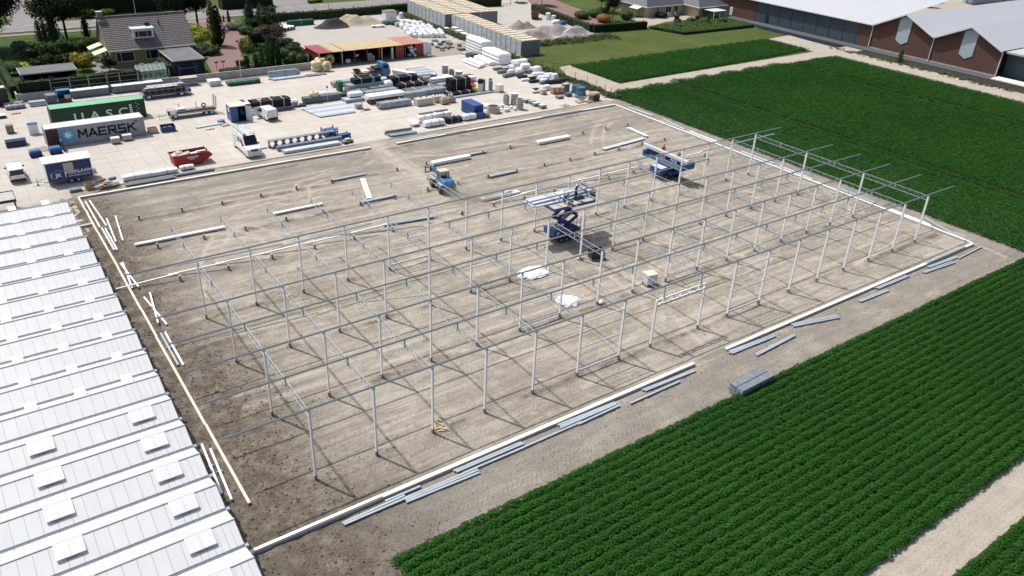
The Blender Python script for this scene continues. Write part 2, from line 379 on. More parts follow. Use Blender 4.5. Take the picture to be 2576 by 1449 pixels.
z = .05*(fbm(X*.25, Y*.5, 3)-.5)+.035*(fbm(X*.06, Y*1.6+1*fbm(X*.05, Y*.05, 9), 4, 3)-.5)
clod = np.maximum(np.maximum(west*.95, feet*.9), np.maximum(south*.55, rows*.8)); clod = np.maximum(clod, east*.35)
z += clod*.17*(fbm(X*2.3, Y*2.3, 11, 3)-.42)+rows*.07+feet*.06+.02*(fbm(X*2, Y*2, 12, 2)-.5)
# entrance ramp ruts and a heap line near the kerbs
z += .05*np.exp(-((Y-56.6)/.5)**2)*(fbm(X*.8, Y, 6)-.3)
trk_ = np.zeros_like(X); rt_ = random.Random(8)
def wheel_track(pts, r=.26, dep=.05, gauge=1.7):
    pts = [Vector((*p, 0)) for p in pts]; sm = []
    for k in range(len(pts)-1):
        p0, p1, p2, p3 = pts[max(0, k-1)], pts[k], pts[k+1], pts[min(len(pts)-1, k+2)]; n = max(2, int((p2-p1).length/.15))
        for i in range(n): u = i/n; sm.append(.5*((2*p1)+(p2-p0)*u+(2*p0-5*p1+4*p2-p3)*u*u+(3*p1-p0-3*p2+p3)*u**3))
    for a, b in zip(sm[:-1], sm[1:]):
        d = (b-a).normalized(); s_ = Vector((-d.y, d.x, 0))*gauge/2
        for c in (a+s_, a-s_):
            i = int((c.x-xs[0])/(xs[1]-xs[0])); j = int((c.y-ys[0])/(ys[1]-ys[0]))
            if 3 < i < NX-4 and 3 < j < NY-4:
                q = np.exp(-(((X[j-3:j+4, i-3:i+4]-c.x)**2+(Y[j-3:j+4, i-3:i+4]-c.y)**2)/r**2)); trk_[j-3:j+4, i-3:i+4] = np.maximum(trk_[j-3:j+4, i-3:i+4], q)
for k in range(13):
    y = rt_.uniform(-2.5, 55); a = rt_.uniform(-2, 30); wheel_track([(a, y), (a+14, y+rt_.uniform(-.5, .5)), (a+28, y+rt_.uniform(-.8, .8)), (a+42, y+rt_.uniform(-.8, 1.2))])
for q in ([(34.3, 60), (34, 52), (33.2, 44), (34.5, 35), (38, 24), (37, 10), (34, -3), (33.6, -9)], [(35.2, 60), (36, 54), (41, 51.5), (55, 51), (74, 52)], [(33.4, 60), (31, 54.5), (24, 52), (8, 51.5)], [(36, 38), (44, 35.8), (60, 36.3), (73, 37)], [(33, 42), (29, 37), (20, 36.6), (4, 37)], [(14, 47), (17, 45), (18, 46.6), (20, 50), (28, 52)], [(2, 28), (4, 36), (10, 44), (20, 46)], [(60, 28), (54, 22), (46, 14), (34, 3), (33, -5)], [(62, 44), (68, 50), (74, 52), (75, 46)]): wheel_track(q)
for k in range(12):
    x, y, a = rt_.uniform(4, 74), rt_.uniform(2, 52), rt_.uniform(-.6, .6); cv = rt_.choice((-1, 1))*rt_.uniform(.06, .14); p = []
    for i in range(7): p.append((x, y)); x += 2.6*math.cos(a); y += 2.6*math.sin(a); a += cv*2.6
    wheel_track(p)
z -= .05*trk_*(fbm(X*.3, Y*.3, 90) > .38)
drv = np.exp(-((X-34.2-.06*(50-Y)+1.2*np.sin(Y*.16))/1.5)**2)*np.clip((Y-20)/12, 0, 1)
z = np.clip(z, -.07, .22)
V = np.stack([X, Y, z], -1).reshape(-1, 3); idx = np.arange(NX*NY).reshape(NY, NX)
F = np.stack([idx[:-1, :-1], idx[:-1, 1:], idx[1:, 1:], idx[1:, :-1]], -1).reshape(-1, 4)
me = bpy.data.meshes.new('site_soil'); me.from_pydata(V.tolist(), [], F.tolist()); me.materials.append(MAT['soil'])
green = np.clip((fbm(X*.12+7, Y*.12, 51)-.52)*6, 0, 1)*((X > 5) & (Y > 3) & (Y < 31))*.9+np.clip((fbm(X*.5, Y*.9, 52)-.5)*5, 0, 1)*((X > 78) & (Y < -4))+np.clip((fbm(X*.4, Y*.9, 53)-.55)*6, 0, 1)*(Y < -8.2)*.8
colr = np.stack([np.clip(np.maximum(np.maximum(west, feet*.9), rows*.8), 0, 1), np.clip(np.maximum(np.maximum(south*.8, east*.8), 1.25*np.exp(-((Y-52.5)/4.2)**2)*np.clip((fbm(X*.045, Y*.55, 77)-.36)*4.5, 0, 1)+.9*np.clip((fbm(X*.05+9, Y*.42, 78)-.56)*5, 0, 1)), 0, 1), np.clip(green, 0, 1), np.clip(np.maximum(trk_*np.clip((fbm(X*.3, Y*.3, 90)-.3)*4, 0, 1), drv*.9), 0, 1)], -1).reshape(-1, 4)
at = me.color_attributes.new('zone', 'FLOAT_COLOR', 'POINT'); at.data.foreach_set('color', colr.astype(np.float32).ravel())
me.polygons.foreach_set('use_smooth', [True]*len(me.polygons))
o = bpy.data.objects.new('site_soil', me); C.objects.link(o); struct(o)

# ------------------------------------------------------------------ geometry-node scatter (uncountable stuff only)
def scatter(name, pts, scl, rots, variants, label, cat, mats=None):
    """points -> instances of the variant meshes, one object of kind stuff"""
    me = bpy.data.meshes.new(name); me.from_pydata([tuple(p) for p in pts], [], [])
    a = me.attributes.new('sc', 'FLOAT', 'POINT'); a.data.foreach_set('value', np.asarray(scl, np.float32))
    a = me.attributes.new('rz', 'FLOAT', 'POINT'); a.data.foreach_set('value', np.asarray(rots, np.float32))
    o = bpy.data.objects.new(name, me); C.objects.link(o)
    ng = bpy.data.node_groups.new(name+'_nodes', 'GeometryNodeTree')
    ng.interface.new_socket('Geometry', in_out='INPUT', socket_type='NodeSocketGeometry'); ng.interface.new_socket('Geometry', in_out='OUTPUT', socket_type='NodeSocketGeometry')
    N = ng.nodes; L = ng.links; gi = N.new('NodeGroupInput'); go = N.new('NodeGroupOutput'); join = N.new('GeometryNodeJoinGeometry')
    sc = N.new('GeometryNodeInputNamedAttribute'); sc.data_type = 'FLOAT'; sc.inputs['Name'].default_value = 'sc'
    rz = N.new('GeometryNodeInputNamedAttribute'); rz.data_type = 'FLOAT'; rz.inputs['Name'].default_value = 'rz'
    cx = N.new('ShaderNodeCombineXYZ'); L.new(rz.outputs[0], cx.inputs[2])
    gg = N.new('GeometryNodeGeometryToInstance')
    for m in variants:
        oi = N.new('GeometryNodeObjectInfo'); oi.inputs['Object'].default_value = m; L.new(oi.outputs['Geometry'], gg.inputs[0])
    ip = N.new('GeometryNodeInstanceOnPoints'); L.new(gi.outputs[0], ip.inputs['Points']); L.new(gg.outputs[0], ip.inputs['Instance'])
    ip.inputs['Pick Instance'].default_value = True
    rn = N.new('FunctionNodeRandomValue'); rn.data_type = 'INT'; rn.inputs['Min'].default_value = 0; rn.inputs['Max'].default_value = len(variants)-1
    L.new([s for s in rn.outputs if s.type == 'INT'][0], ip.inputs['Instance Index'])
    L.new(cx.outputs[0], ip.inputs['Rotation']); L.new(sc.outputs[0], ip.inputs['Scale']); L.new(ip.outputs[0], go.inputs[0])
    md = o.modifiers.new('scatter', 'NODES'); md.node_group = ng
    tag(o, label, cat); o['kind'] = 'stuff'; return o
PROTO = []
def proto(name, me):
    """master mesh for a scatter: stored far below the ground, not part of the view"""
    o = bpy.data.objects.new(name, me); PROTO.append(o); return o

def rockmesh(name, seed, m):
    rnd = random.Random(seed); bm = bmesh.new(); bmesh.ops.create_icosphere(bm, subdivisions=1, radius=1)
    for vv in bm.verts:
        k = rnd.uniform(.62, 1.25); vv.co = Vector((vv.co.x*k, vv.co.y*k*rnd.uniform(.8, 1.1), vv.co.z*k*.6))
    me = bpy.data.meshes.new(name); bm.to_mesh(me); bm.free(); me.materials.append(MAT[m]); return me
rocks = [proto('clod_%d' % i, rockmesh('clod_mesh', i, 'clod')) for i in range(5)]
rg = np.random.default_rng(3)
def soilz(x, y):
    i = int(np.clip((x-xs[0])/(xs[1]-xs[0]), 0, NX-1)); j = int(np.clip((y-ys[0])/(ys[1]-ys[0]), 0, NY-1)); return z[j, i]
P = []; S = []
for _ in range(110000):
    x = rg.uniform(-7.2, 92); y = rg.uniform(-12.5, 59.5); i = int((x-xs[0])/(xs[1]-xs[0])); j = int((y-ys[0])/(ys[1]-ys[0]))
    if rg.random() < clod[j, i]**1.5*.75 and not (-4.75 < x < -4.2):
        P.append((x, y, z[j, i]+.01)); S.append(.026+.07*rg.random()**3*(.5+west[j, i]))
scatter('soil_clods', P, S, rg.uniform(0, 6.28, len(P)), rocks, 'loose dark clods of earth along the edges of the building site', 'soil clods')

# ------------------------------------------------------------------ crop fields
t = NT('crop_leaf')
r = t.n('ObjectInfo').outputs['Random']; v = t.pos(); big = t.noise(v, .06, 3); fi = t.noise(v, 3.5, 3)
g = t.mix(t.ramp(big, .35, .65), (.016, .076, .011), (.026, .100, .015)); g = t.mix(t.ramp(fi, .3, .7), g, t.mix(.5, g, (.050, .148, .022)))
t.P(Base_Color=g, Roughness=.7, Specular_IOR_Level=.08)
tr = t.n('BsdfTranslucent', {'Color': (.03, .12, .01, 1)}); ms = t.n('MixShader', {0: .22}); t.t.links.new(t.p.outputs[0], ms.inputs[1]); t.t.links.new(tr.outputs[0], ms.inputs[2])
t.t.links.new(ms.outputs[0], t.t.nodes['Material Output'].inputs[0])
def plantmesh(name, seed, n, R, Hh, ls, m):
    rnd = random.Random(seed); vv = []; ff = []
    for i in range(n):
        a = rnd.uniform(0, 6.283); e = rnd.random(); rr = R*math.sqrt(rnd.random()); zz = Hh*(1-.55*(rr/R)**2)*rnd.uniform(.55, 1.08)
        c = Vector((rr*math.cos(a), rr*math.sin(a), zz)); d = Vector((math.cos(a+rnd.uniform(-.8, .8)), math.sin(a+rnd.uniform(-.8, .8)), rnd.uniform(-.35, .45))).normalized()
        s = d.cross(Vector((0, 0, 1))).normalized(); s = (s+Vector((0, 0, rnd.uniform(-.5, .5)))).normalized(); l = ls*rnd.uniform(.6, 1.25); k = len(vv)
        dn = d.cross(s)*(-.18*l)
        vv += [c-d*l*.5, c+s*l*.38+dn*.2, c+d*l*.55-Vector((0, 0, l*.15)), c-s*l*.38+dn*.2]; ff += [(k, k+1, k+2, k+3)]
    me = bpy.data.meshes.new(name); me.from_pydata([tuple(p) for p in vv], [], ff); me.materials.append(MAT[m]); return me
plants = [proto('crop_plant_%d' % i, plantmesh('crop_plant_mesh', 40+i, 120, .39, .57, .125, 'crop_leaf')) for i in range(5)]
plants_s = [proto('crop_small_%d' % i, plantmesh('crop_small_mesh', 60+i, 58, .46, .50, .17, 'crop_leaf')) for i in range(5)]
def field(name, x0, x1, yr, dx, variants, label, skip=None, rowsx=True, dy=.75, jit=.045):
    P = []
    if rowsx:
        for k, yy in enumerate(np.arange(yr[0], yr[1], dy)):
            ee = x0(yy) if callable(x0) else x0; e2 = x1(yy) if callable(x1) else x1
            for xx in np.arange(ee+rg.uniform(0, .5), e2, dx):
                px, py = xx+rg.normal(0, jit), yy+rg.normal(0, jit)
                if skip and skip(px, py): continue
                P.append((px, py, .0))
    P = np.array(P); sc = rg.uniform(.9, 1.1, len(P))
    return scatter(name, P, sc, rg.uniform(0, 6.28, len(P)), variants, label, 'crop')
sheet('field_soil', [(-1, -9.0), (95, -9.0), (95, -25.6), (-1, -25.6)], -.02, 'crop_soil')
field('crop_field', lambda y: 1.0+.35*math.sin(y*1.7)+(.0 if y > -24 else 0), 92, (-25.0, -9.2), .27, plants, 'dense rows of dark green crop in the foreground field beside the building site')
sheet('farm_track', [(-1, -24.85), (95, -24.85), (95, -28.3), (-1, -28.3)], -.012, 'track_soil')
sheet('field_soil', [(15, -28.0), (95, -28.0), (95, -46), (15, -46)], -.02, 'crop_soil')
field('crop_field', 22, 75, (-40, -28.3), .36, plants, 'green crop at the lower right corner across the pale farm track')
# fields east of the site
sheet('field_soil', [(80.6, -11), (160, -11), (160, 67), (80.6, 67)], -.03, 'crop_soil')
def tram(px, py):
    for xc in (96.8, 98.6, 131.7, 133.5):
        if abs(px-xc) < .46: return True
    return False
def eastrow(name, yfun0, yfun1, xr, label, skip=None, dxr=.75):
    P = []
    for xx in np.arange(xr[0], xr[1], dxr):
        for yy in np.arange(yfun0(xx)+rg.uniform(0, .4), yfun1(xx)+rg.uniform(-.3, .3), .37):
            px, py = xx+rg.normal(0, .09), yy+rg.normal(0, .09)
            if skip and skip(px, py): continue
            P.append((px, py, 0))
    return scatter(name, P, rg.uniform(.92, 1.12, len(P)), rg.uniform(0, 6.28, len(P)), plants_s, label, 'crop')
eastrow('crop_field', lambda x: -9.2-.0*(x-80), lambda x: 63.0+1.0*math.sin(x*.9)*.5+(1.0 if x < 97.7 else 1.6 if x < 132.6 else .6), (81.2, 147.5), 'large dark green crop field east of the steel frame, crossed by wheel tracks', tram)
eastrow('crop_field', lambda x: 68.6+.04*(x-90), lambda x: 82.6+.3*math.sin(x*2.3), (88.6, 147.5), 'smaller green crop block between the pale dirt track and the lawn')
sheet('dirt_track', [(80.7, 63.4), (160, 65.2), (160, 69.6), (88.2, 68.2), (88.6, 83.4), (85.6, 83.0), (82.4, 76)], -.006, 'track_soil')
sheet('dirt_strip', [(147.6, -11), (155.4, -11), (155.6, 68), (147.6, 66)], -.009, 'track_soil')
sheet('dirt_strip', [(147.6, 66.0), (155.8, 68), (157.5, 84), (147.0, 83)], -.002, 'track_soil')
# ------------------------------------------------------------------ yard of concrete slabs
sheet('yard_base', [(-60, 47.5), (-4.75, 47.5), (-4.75, 60.2), (83, 60.2), (83, 112), (-60, 112)], -.045, 'joint_dirt')
def slabmesh(tint):
    me = MB().box(-.99, -.99, -.14, .99, .99, 0).mesh('slab', 'slab_concrete')
    a = me.attributes.new('tint', 'FLOAT', 'POINT'); a.data.foreach_set('value', [tint]*len(me.vertices)); return me
slabv = [slabmesh(k/7.0) for k in range(8)]
yard = bpy.data.objects.new('concrete_yard', None); C.objects.link(yard); struct(yard)
cand = []
for i in range(-24, 41):
    for j in range(0, 27):
        x = -1.0+2*i+.99; y = 47.2+2*j
        if x > 80.5: continue
        if y < 60.6 and x > -6: continue
        if y > 101.5 and x < 43: continue
        if y > 110 or x < -45: continue
        cand.append((x, y))
def depth(p): return (Vector((p[0], p[1], 0))-cam.location).length
def inview(p):
    q = Vector((p[0], p[1], 0))-cam.location; d = q.dot(fw); return abs(q.dot(r2)/d) < .645 and abs(q.dot(u2)/d) < .365
near = sorted([c for c in cand if inview(c)], key=depth)[:300]; ns = set(near)
rr = random.Random(5); mb = MB(); tints = []
for c in cand:
    zt = rr.uniform(-.006, .006)
    if c in ns:
        o = link('slab', rr.choice(slabv), yard); o.location = (c[0], c[1], zt); o.rotation_euler = (rr.uniform(-.002, .002), rr.uniform(-.002, .002), rr.uniform(-.002, .002))
    else:
        mb.box(c[0]-.99, c[1]-.99, -.14, c[0]+.99, c[1]+.99, zt); tints += [rr.random()]*8
o = mb.build('slabs', 'slab_concrete', yard); o['kind'] = 'stuff'
a = o.data.attributes.new('tint', 'FLOAT', 'POINT'); a.data.foreach_set('value', tints)
sheet('gravel_yard', [(43, 109.9), (84.5, 109.9), (84.5, 146), (47, 146), (43, 130)], -.02, 'gravel')
sheet('gravel_yard', [(88, 99), (112, 104), (117.5, 135), (130, 146), (128, 151), (92, 151)], -.03, 'gravel')
# kerb strip of the yard edge
def edge(name, label, p, q, w, h, m, cat='kerb', z0=-.1, group=None, cap=None):
    t = thing(name, label, cat, ((p[0]+q[0])/2, (p[1]+q[1])/2, 0), 0, group)
    l = Vector((q[0]-p[0], q[1]-p[1], 0)); a = MB().bar(-l/2+Vector((0, 0, (z0+h)/2)), l/2+Vector((0, 0, (z0+h)/2)), w, h-z0).build('beam', m, t)
    if cap: MB().bar(-l/2+Vector((0, 0, h+.012)), l/2+Vector((0, 0, h+.012)), w-.04, .02).build('cap', cap, t)
    return t
edge('yard_kerb', 'low concrete kerb of the yard left of the site entrance', (-4.7, 60.05), (31, 59.9), .16, .06, 'concrete_dark')
edge('yard_kerb', 'low concrete kerb of the yard right of the site entrance', (36.5, 59.95), (79, 60.7), .16, .06, 'concrete_dark')
# ring beams of the new foundation
for p, q, lab, m in [
    ((-4.4, 57.75), (1.0, 57.72), 'white topped foundation beam at the north west corner of the site', 'concrete_white'),
    ((1.02, 57.72), (21.3, 57.72), 'long white topped foundation beam left of the site entrance', 'concrete_white'),
    ((21.35, 57.66), (32.35, 57.5), 'foundation beam ending at the site entrance', 'concrete_white'),
    ((36.3, 57.35), (48.2, 57.62), 'foundation beam starting right of the site entrance', 'concrete_white'),
    ((48.25, 57.65), (77.9, 57.72), 'long foundation beam running to the far north east corner', 'concrete_white'),
    ((77.75, 57.5), (77.62, -3.7), 'white foundation beam along the east side beside the crop field', 'concrete_white'),
    ((-5.8, -3.95), (32.0, -3.93), 'white foundation beam along the near side of the site, left of the gap', 'concrete_white'),
    ((36.0, -3.87), (77.5, -3.87), 'white foundation beam along the near side of the site, right of the gap', 'concrete_white'),
    ((-5.8, 49.42), (-4.55, 49.46), 'short concrete cross beam joining the timber edge to the old greenhouse', 'concrete')]:
    edge('foundation_beam', lab, p, q, .36, .22, 'concrete', 'foundation beam', group='foundation beams round the site', cap=m if m != 'concrete' else None)
# timber edge board in pieces on the west side
tb = thing('timber_edge', 'pale timber edge board laid in line along the old greenhouse', 'timber board', (-4.45, 0, 0))
yy = 0.0; k = 0
while yy < 57.6:
    l = [4.2, 5.1, 3.9, 5.6][k % 4] if yy < 50 else 1.4
    MB().cbox((random.uniform(-.03, .03), yy+l/2, .20), (.19, l-.02, .12), random.uniform(-.004, .004)).build('board', 'timber_pale', tb); yy += l; k += 1
    if yy < 57: MB().box(-.08, yy-.1, -.1, .08, yy+.1, .139).build('support_block', 'timber_old', tb)

# ------------------------------------------------------------------ the new steel frame
SX, SY, HT = 4.5, 8.042, 5.88
frame = thing('greenhouse_frame', 'white and galvanised steel skeleton of a new greenhouse standing on bare soil', 'steel frame')
pm = MB().box(-.06, -.10, .40, .06, .10, HT-.10).mesh('post', 'white_steel')
fm = MB().box(-.085, -.085, -.3, .085, .085, .40).box(-.11, -.11, .40, .11, .11, .415).mesh('foot', 'concrete_dark')
hm = MB().box(-.1, -.1, HT-.11, .1, .1, HT-.09).box(-.09, -.02, HT-.2, .09, .02, HT-.09).mesh('head_plate', 'galv')
def post(x, y, scale=1, h=None):
    o = link('post', pm, frame); o.location = (x, y, 0)
    for nm, me in (('foot', fm), ('head_plate', hm)):
        c = link(nm, me, o)
    return o
for r in range(4):
    for i in range(17):
        if r == 0 and i in (7, 8): continue
        post(SX*i, SY*r)
gw = .055
gprof = [(-gw, .07), (-gw, .04), (-.028, -.045), (.028, -.045), (gw, .04), (gw, .07), (gw-.012, .07), (gw-.012, .045), (.024, -.033), (-.024, -.033), (-gw+.012, .045), (-gw+.012, .07)]
gm = MB().prof((-5.42, 0, 0), (77.2, 0, 0), gprof).mesh('gutter', 'gutter_steel')
for yv in (0, SY/2, SY, SY*1.5, SY*2, SY*3):
    o = link('gutter', gm, frame); o.location = (0, yv, HT)
# partial gutter of the missing line
o = MB().prof((21.9, 0, 0), (58.7, 0, 0), gprof).build('gutter', 'gutter_steel', frame, loc=(0, SY*2.5, HT))
for (a, b) in [((6.83, 22.9), (15.9, 23.3)), ((11.26, 22.87), (19.86, 20.3)), ((-1.74, 23.8), (7.26, 23.25)), ((60.0, 22.5), (73.8, 22.65))]:
    lg = thing('loose_gutter', {6.83: 'loose galvanised gutter lying askew on the roof trusses above white beams', 11.26: 'loose gutter lying slanted over three trusses near the blue loader', -1.74: 'loose gutter lying beside the rear gutter near the old greenhouse', 60.0: 'loose gutter lying along the rear trusses near the far lift'}[a[0]], 'gutter', (a[0], a[1], HT+.02), group='loose gutters on the frame')
    MB().prof((0, 0, 0), (b[0]-a[0], b[1]-a[1], .02), gprof).build('channel', 'galv_light', lg)
tc_ = MB().box(-.024, .07, HT-.18, .024, SY-.07, HT-.13).mesh('truss', 'galv')
bc_ = MB().box(-.024, .07, HT-.69, .024, SY-.07, HT-.64).mesh('bottom_chord', 'galv')
la = MB(); nseg = 18
for k in range(nseg):
    y0 = .1+(SY-.2)*k/nseg; y1 = .1+(SY-.2)*(k+1)/nseg; z0, z1 = (HT-.65, HT-.17) if k % 2 == 0 else (HT-.17, HT-.65)
    la.bar((0, y0, z0), (0, y1, z1), .022)
la = la.mesh('lattice', 'galv')
sm_ = MB().box(-.045, SY/2-.045, HT-.72, .045, SY/2+.045, HT-.06).mesh('stub_post', 'galv')
em_ = MB().box(-.04, SY-.10, HT-.76, .04, SY-.03, HT-.06).mesh('end_plate', 'galv')
for i in range(17):
    for r in range(4):
        if r == 3 and i > 6: continue
        o = link('truss', tc_, frame); o.location = (SX*i, SY*r, 0)
        for nm, me in (('bottom_chord', bc_), ('lattice', la), ('stub_post', sm_))+((('end_plate', em_),) if r == 3 else ()): link(nm, me, o)
# braced bays
for r in range(4):
    for i in ((5, 9) if r < 3 else (4, 8)):
        x0, x1 = SX*i+.06, SX*(i+1)-.06; y = SY*r
        for zz, hh in ((5.05, .07), (2.72, .07), (.50, .16)):
            MB().bar((x0, y, zz), (x1, y, zz), .06, hh).build('brace_rail', 'galv_light', frame)
        MB().tube((x0, y+.05, .55), (x1, y+.05, 5.0), .012, 5).tube((x0, y-.05, 5.0), (x1, y-.05, .55), .012, 5).build('brace_wire', 'galv', frame)
# doorway frame in the near row
for x in (30.69, 36.6):
    o = MB().box(-.06, -.10, .4, .06, .10, 4.72).build('post', 'white_steel', frame, loc=(x, 0, 0)); link('foot', fm, o)
o = MB().bar((30.69, 0, 4.70), (36.6, 0, 4.70), .09).bar((30.69, 0, 4.22), (36.6, 0, 4.22), .09).build('lintel', 'white_steel', frame)
d = MB()
for k in range(5): xk = 31.2+k*1.08; d.bar((xk, -.02, 4.25), (xk+.55, -.02, 4.67), .10, .04, (0, 1, 0))
d.build('lintel_lattice', 'white_steel', o)
MB().box(31.45, -.05, 4.75, 31.55, .05, HT-.06).box(35.95, -.05, 4.75, 36.05, .05, HT-.06).build('hanger', 'galv', frame)

# footing stubs of the rows still to come
st_m = MB().box(-.09, -.09, -.3, .09, .09, .52).mesh('stub', 'concrete_dark')
sp_m = MB().box(-.11, -.11, .52, .11, .11, .535).mesh('stub_plate', 'concrete')
for r, rn in ((4, 'just behind the frame'), (5, 'in the middle of the open soil'), (6, 'in the row nearest the yard')):
    n = 0
    for i in range(17):
        n += 1; x = SX*i+.06*math.sin(i*3+r); y = SY*r+.08*math.cos(i*5+r)
        if r == 6 and i in (6, 9, 12): continue
        o = thing('footing_stub', 'short dark concrete footing stub %s, %s from the left' % (rn, ORD[i]), 'footing', (x, y, soilz(x, y)), .05*math.sin(i), 'footing stubs in the open soil')
        link('stub', st_m, o); link('stub_plate', sp_m, o)

# ------------------------------------------------------------------ loose steel and beams on the ground
uprof = lambda w, h, t: [(-w/2, 0), (-w/2, h), (w/2, h), (w/2, 0), (w/2-t, 0), (w/2-t, h-t), (-w/2+t, h-t), (-w/2+t, 0)]
def rods(name, label, cat, p, q, n, w, h, m, group=None, kind='u', lay=1, gap=.03, z=None, skew=.05, seed=1, bearer=False):
    """n profiles side by side from p to q, lay layers"""
    rnd = random.Random(seed+int(p[0]*10)); p = Vector((p[0], p[1], 0)); q = Vector((q[0], q[1], 0)); d = (q-p); L_ = d.length; ang = math.atan2(d.y, d.x)
    z0 = soilz(p.x, p.y)*.5+.05 if z is None else z
    t = thing(name, label, cat, (p.x, p.y, z0), ang, group)
    if kind == 'u': me = MB().prof((0, 0, 0), (L_, 0, 0), uprof(w, h, .014)).mesh('profile', m)
    elif kind == 'box': me = MB().box(0, -w/2, 0, L_, w/2, h).mesh('profile', m)
    else: me = MB().tube((0, 0, w/2), (L_, 0, w/2), w/2, 10).mesh('profile', m)
    for k in range(lay):
        for i in range(n):
            o = link('profile' if kind != 'tube' else 'pipe', me, t); o.location = (rnd.uniform(-.25, .25)*(skew*8), (i-(n-1)/2)*(w+gap)+rnd.uniform(-.01, .01), k*(h+.01)+(.06 if bearer else 0)); o.rotation_euler[2] = rnd.uniform(-skew, skew)*.25
            if kind == 'u' and rnd.random() < .5: o.rotation_euler[0] = math.pi if False else 0
    if bearer:
        for bx in (.15, .85): MB().box(L_*bx-.05, -n*(w+gap)/2-.05, -.03, L_*bx+.05, n*(w+gap)/2+.05, .055).build('bearer', 'timber_old', t)
    return t
G1 = 'steel profiles laid along the near foundation beam'
S_ = [((-.3, -4.75), (4.13, -4.72), 2, 'two galvanised profiles lying nearest the old greenhouse on the near side'),
      ((2.9, -4.38), (5.48, -4.36), 1, 'short galvanised channel end beside the near beam'),
      ((4.04, -5.0), (9.61, -5.15), 3, 'bundle of three galvanised profiles beside a second channel on the near side'),
      ((8.22, -4.42), (13.89, -4.40), 2, 'pair of channels close against the near beam, first half'),
      ((8.53, -4.85), (13.6, -4.95), 1, 'single pale channel lying just outside the pair by the near beam'),
      ((13.7, -4.9), (19.07, -4.92), 1, 'second single channel continuing the outer line along the near beam'),
      ((17.17, -4.42), (22.71, -4.52), 3, 'three dark gaps of channels stacked by the near beam left of centre'),
      ((18.6, -4.98), (22.81, -4.9), 1, 'thin channel beside the stack of three left of centre'),
      ((23.62, -5.15), (29.11, -5.2), 1, 'single steel profile lying apart on the soil near the gap'),
      ((25.73, -4.45), (31.32, -4.7), 2, 'pair of profiles beside the beam just left of the gap'),
      ((35.92, -4.4), (41.58, -4.6), 3, 'bundle of profiles beside the beam just right of the gap'),
      ((37.65, -5.85), (43.31, -5.6), 2, 'two profiles lying apart on the soil right of the gap'),
      ((44.45, -4.35), (49.66, -5.6), 3, 'bundle of profiles lying aslant from the right hand near beam'),
      ((54.10, -4.95), (58.72, -5.05), 2, 'two profiles on the soil before the middle of the right hand beam'),
      ((58.05, -4.3), (63.54, -4.35), 2, 'two profiles tight beside the middle of the right hand beam'),
      ((65.66, -4.85), (71.06, -5.2), 2, 'outermost pair of profiles near the right hand site corner'),
      ((67.25, -4.4), (72.58, -4.65), 2, 'middle pair of profiles near the right hand site corner'),
      ((72.3, -5.0), (77.7, -4.7), 1, 'last single profile at the right hand site corner')]
for p, q, n, lab in S_: rods('steel_profile', lab, 'steel profile', p, q, n, .15, .11, 'galv', G1, skew=.06)
t = rods('gutter_piece', 'white channel lying on top of the near beam beside the old greenhouse', 'gutter', (-5.6, -3.97), (2.9, -3.95), 2, .10, .07, 'white_steel', kind='u', z=.25, skew=0)
rods('gutter_piece', 'galvanised channel lying on the near beam at the right hand corner', 'gutter', (67.8, -3.9), (75.7, -3.9), 2, .10, .07, 'galv', kind='u', z=.25, skew=0)
G2 = 'steel profiles laid along the east foundation beam'
for p, q, n, m, lab in [((78.95, 55.7), (79.35, 50.2), 2, 'galv_light', 'two pale profiles near the north east corner beside the crop'),
      ((79.63, 48.2), (78.6, 42.5), 1, 'galv_light', 'profile lying crosswise over another beside the east beam'), ((78.35, 47.8), (79.0, 42.6), 1, 'galv_light', 'profile lying under a crossing one beside the east beam'),
      ((78.7, 41.4), (78.7, 35.3), 2, 'white_steel', 'white beams lying behind the far lift by the east beam'), ((78.65, 31.0), (78.7, 25.2), 2, 'galv_light', 'pale profiles beside the east beam behind the last rear post'),
      ((78.6, 24.1), (78.4, 18.4), 2, 'galv_light', 'pale profiles beside the middle of the east beam'), ((78.75, 15.0), (78.45, 9.3), 3, 'galv', 'three grey profiles beside the east beam nearer the camera'),
      ((78.35, 7.2), (78.25, 1.6), 3, 'white_steel', 'bright white beams beside the near end of the east beam'), ((79.7, 3.3), (77.95, -2.1), 2, 'galv', 'grey profiles slanting toward the near east corner')]:
    rods('steel_profile', lab, 'steel profile', p, q, n, .16, .12, m, G2, skew=.05)
G3 = 'white steel posts lying beside the timber edge'
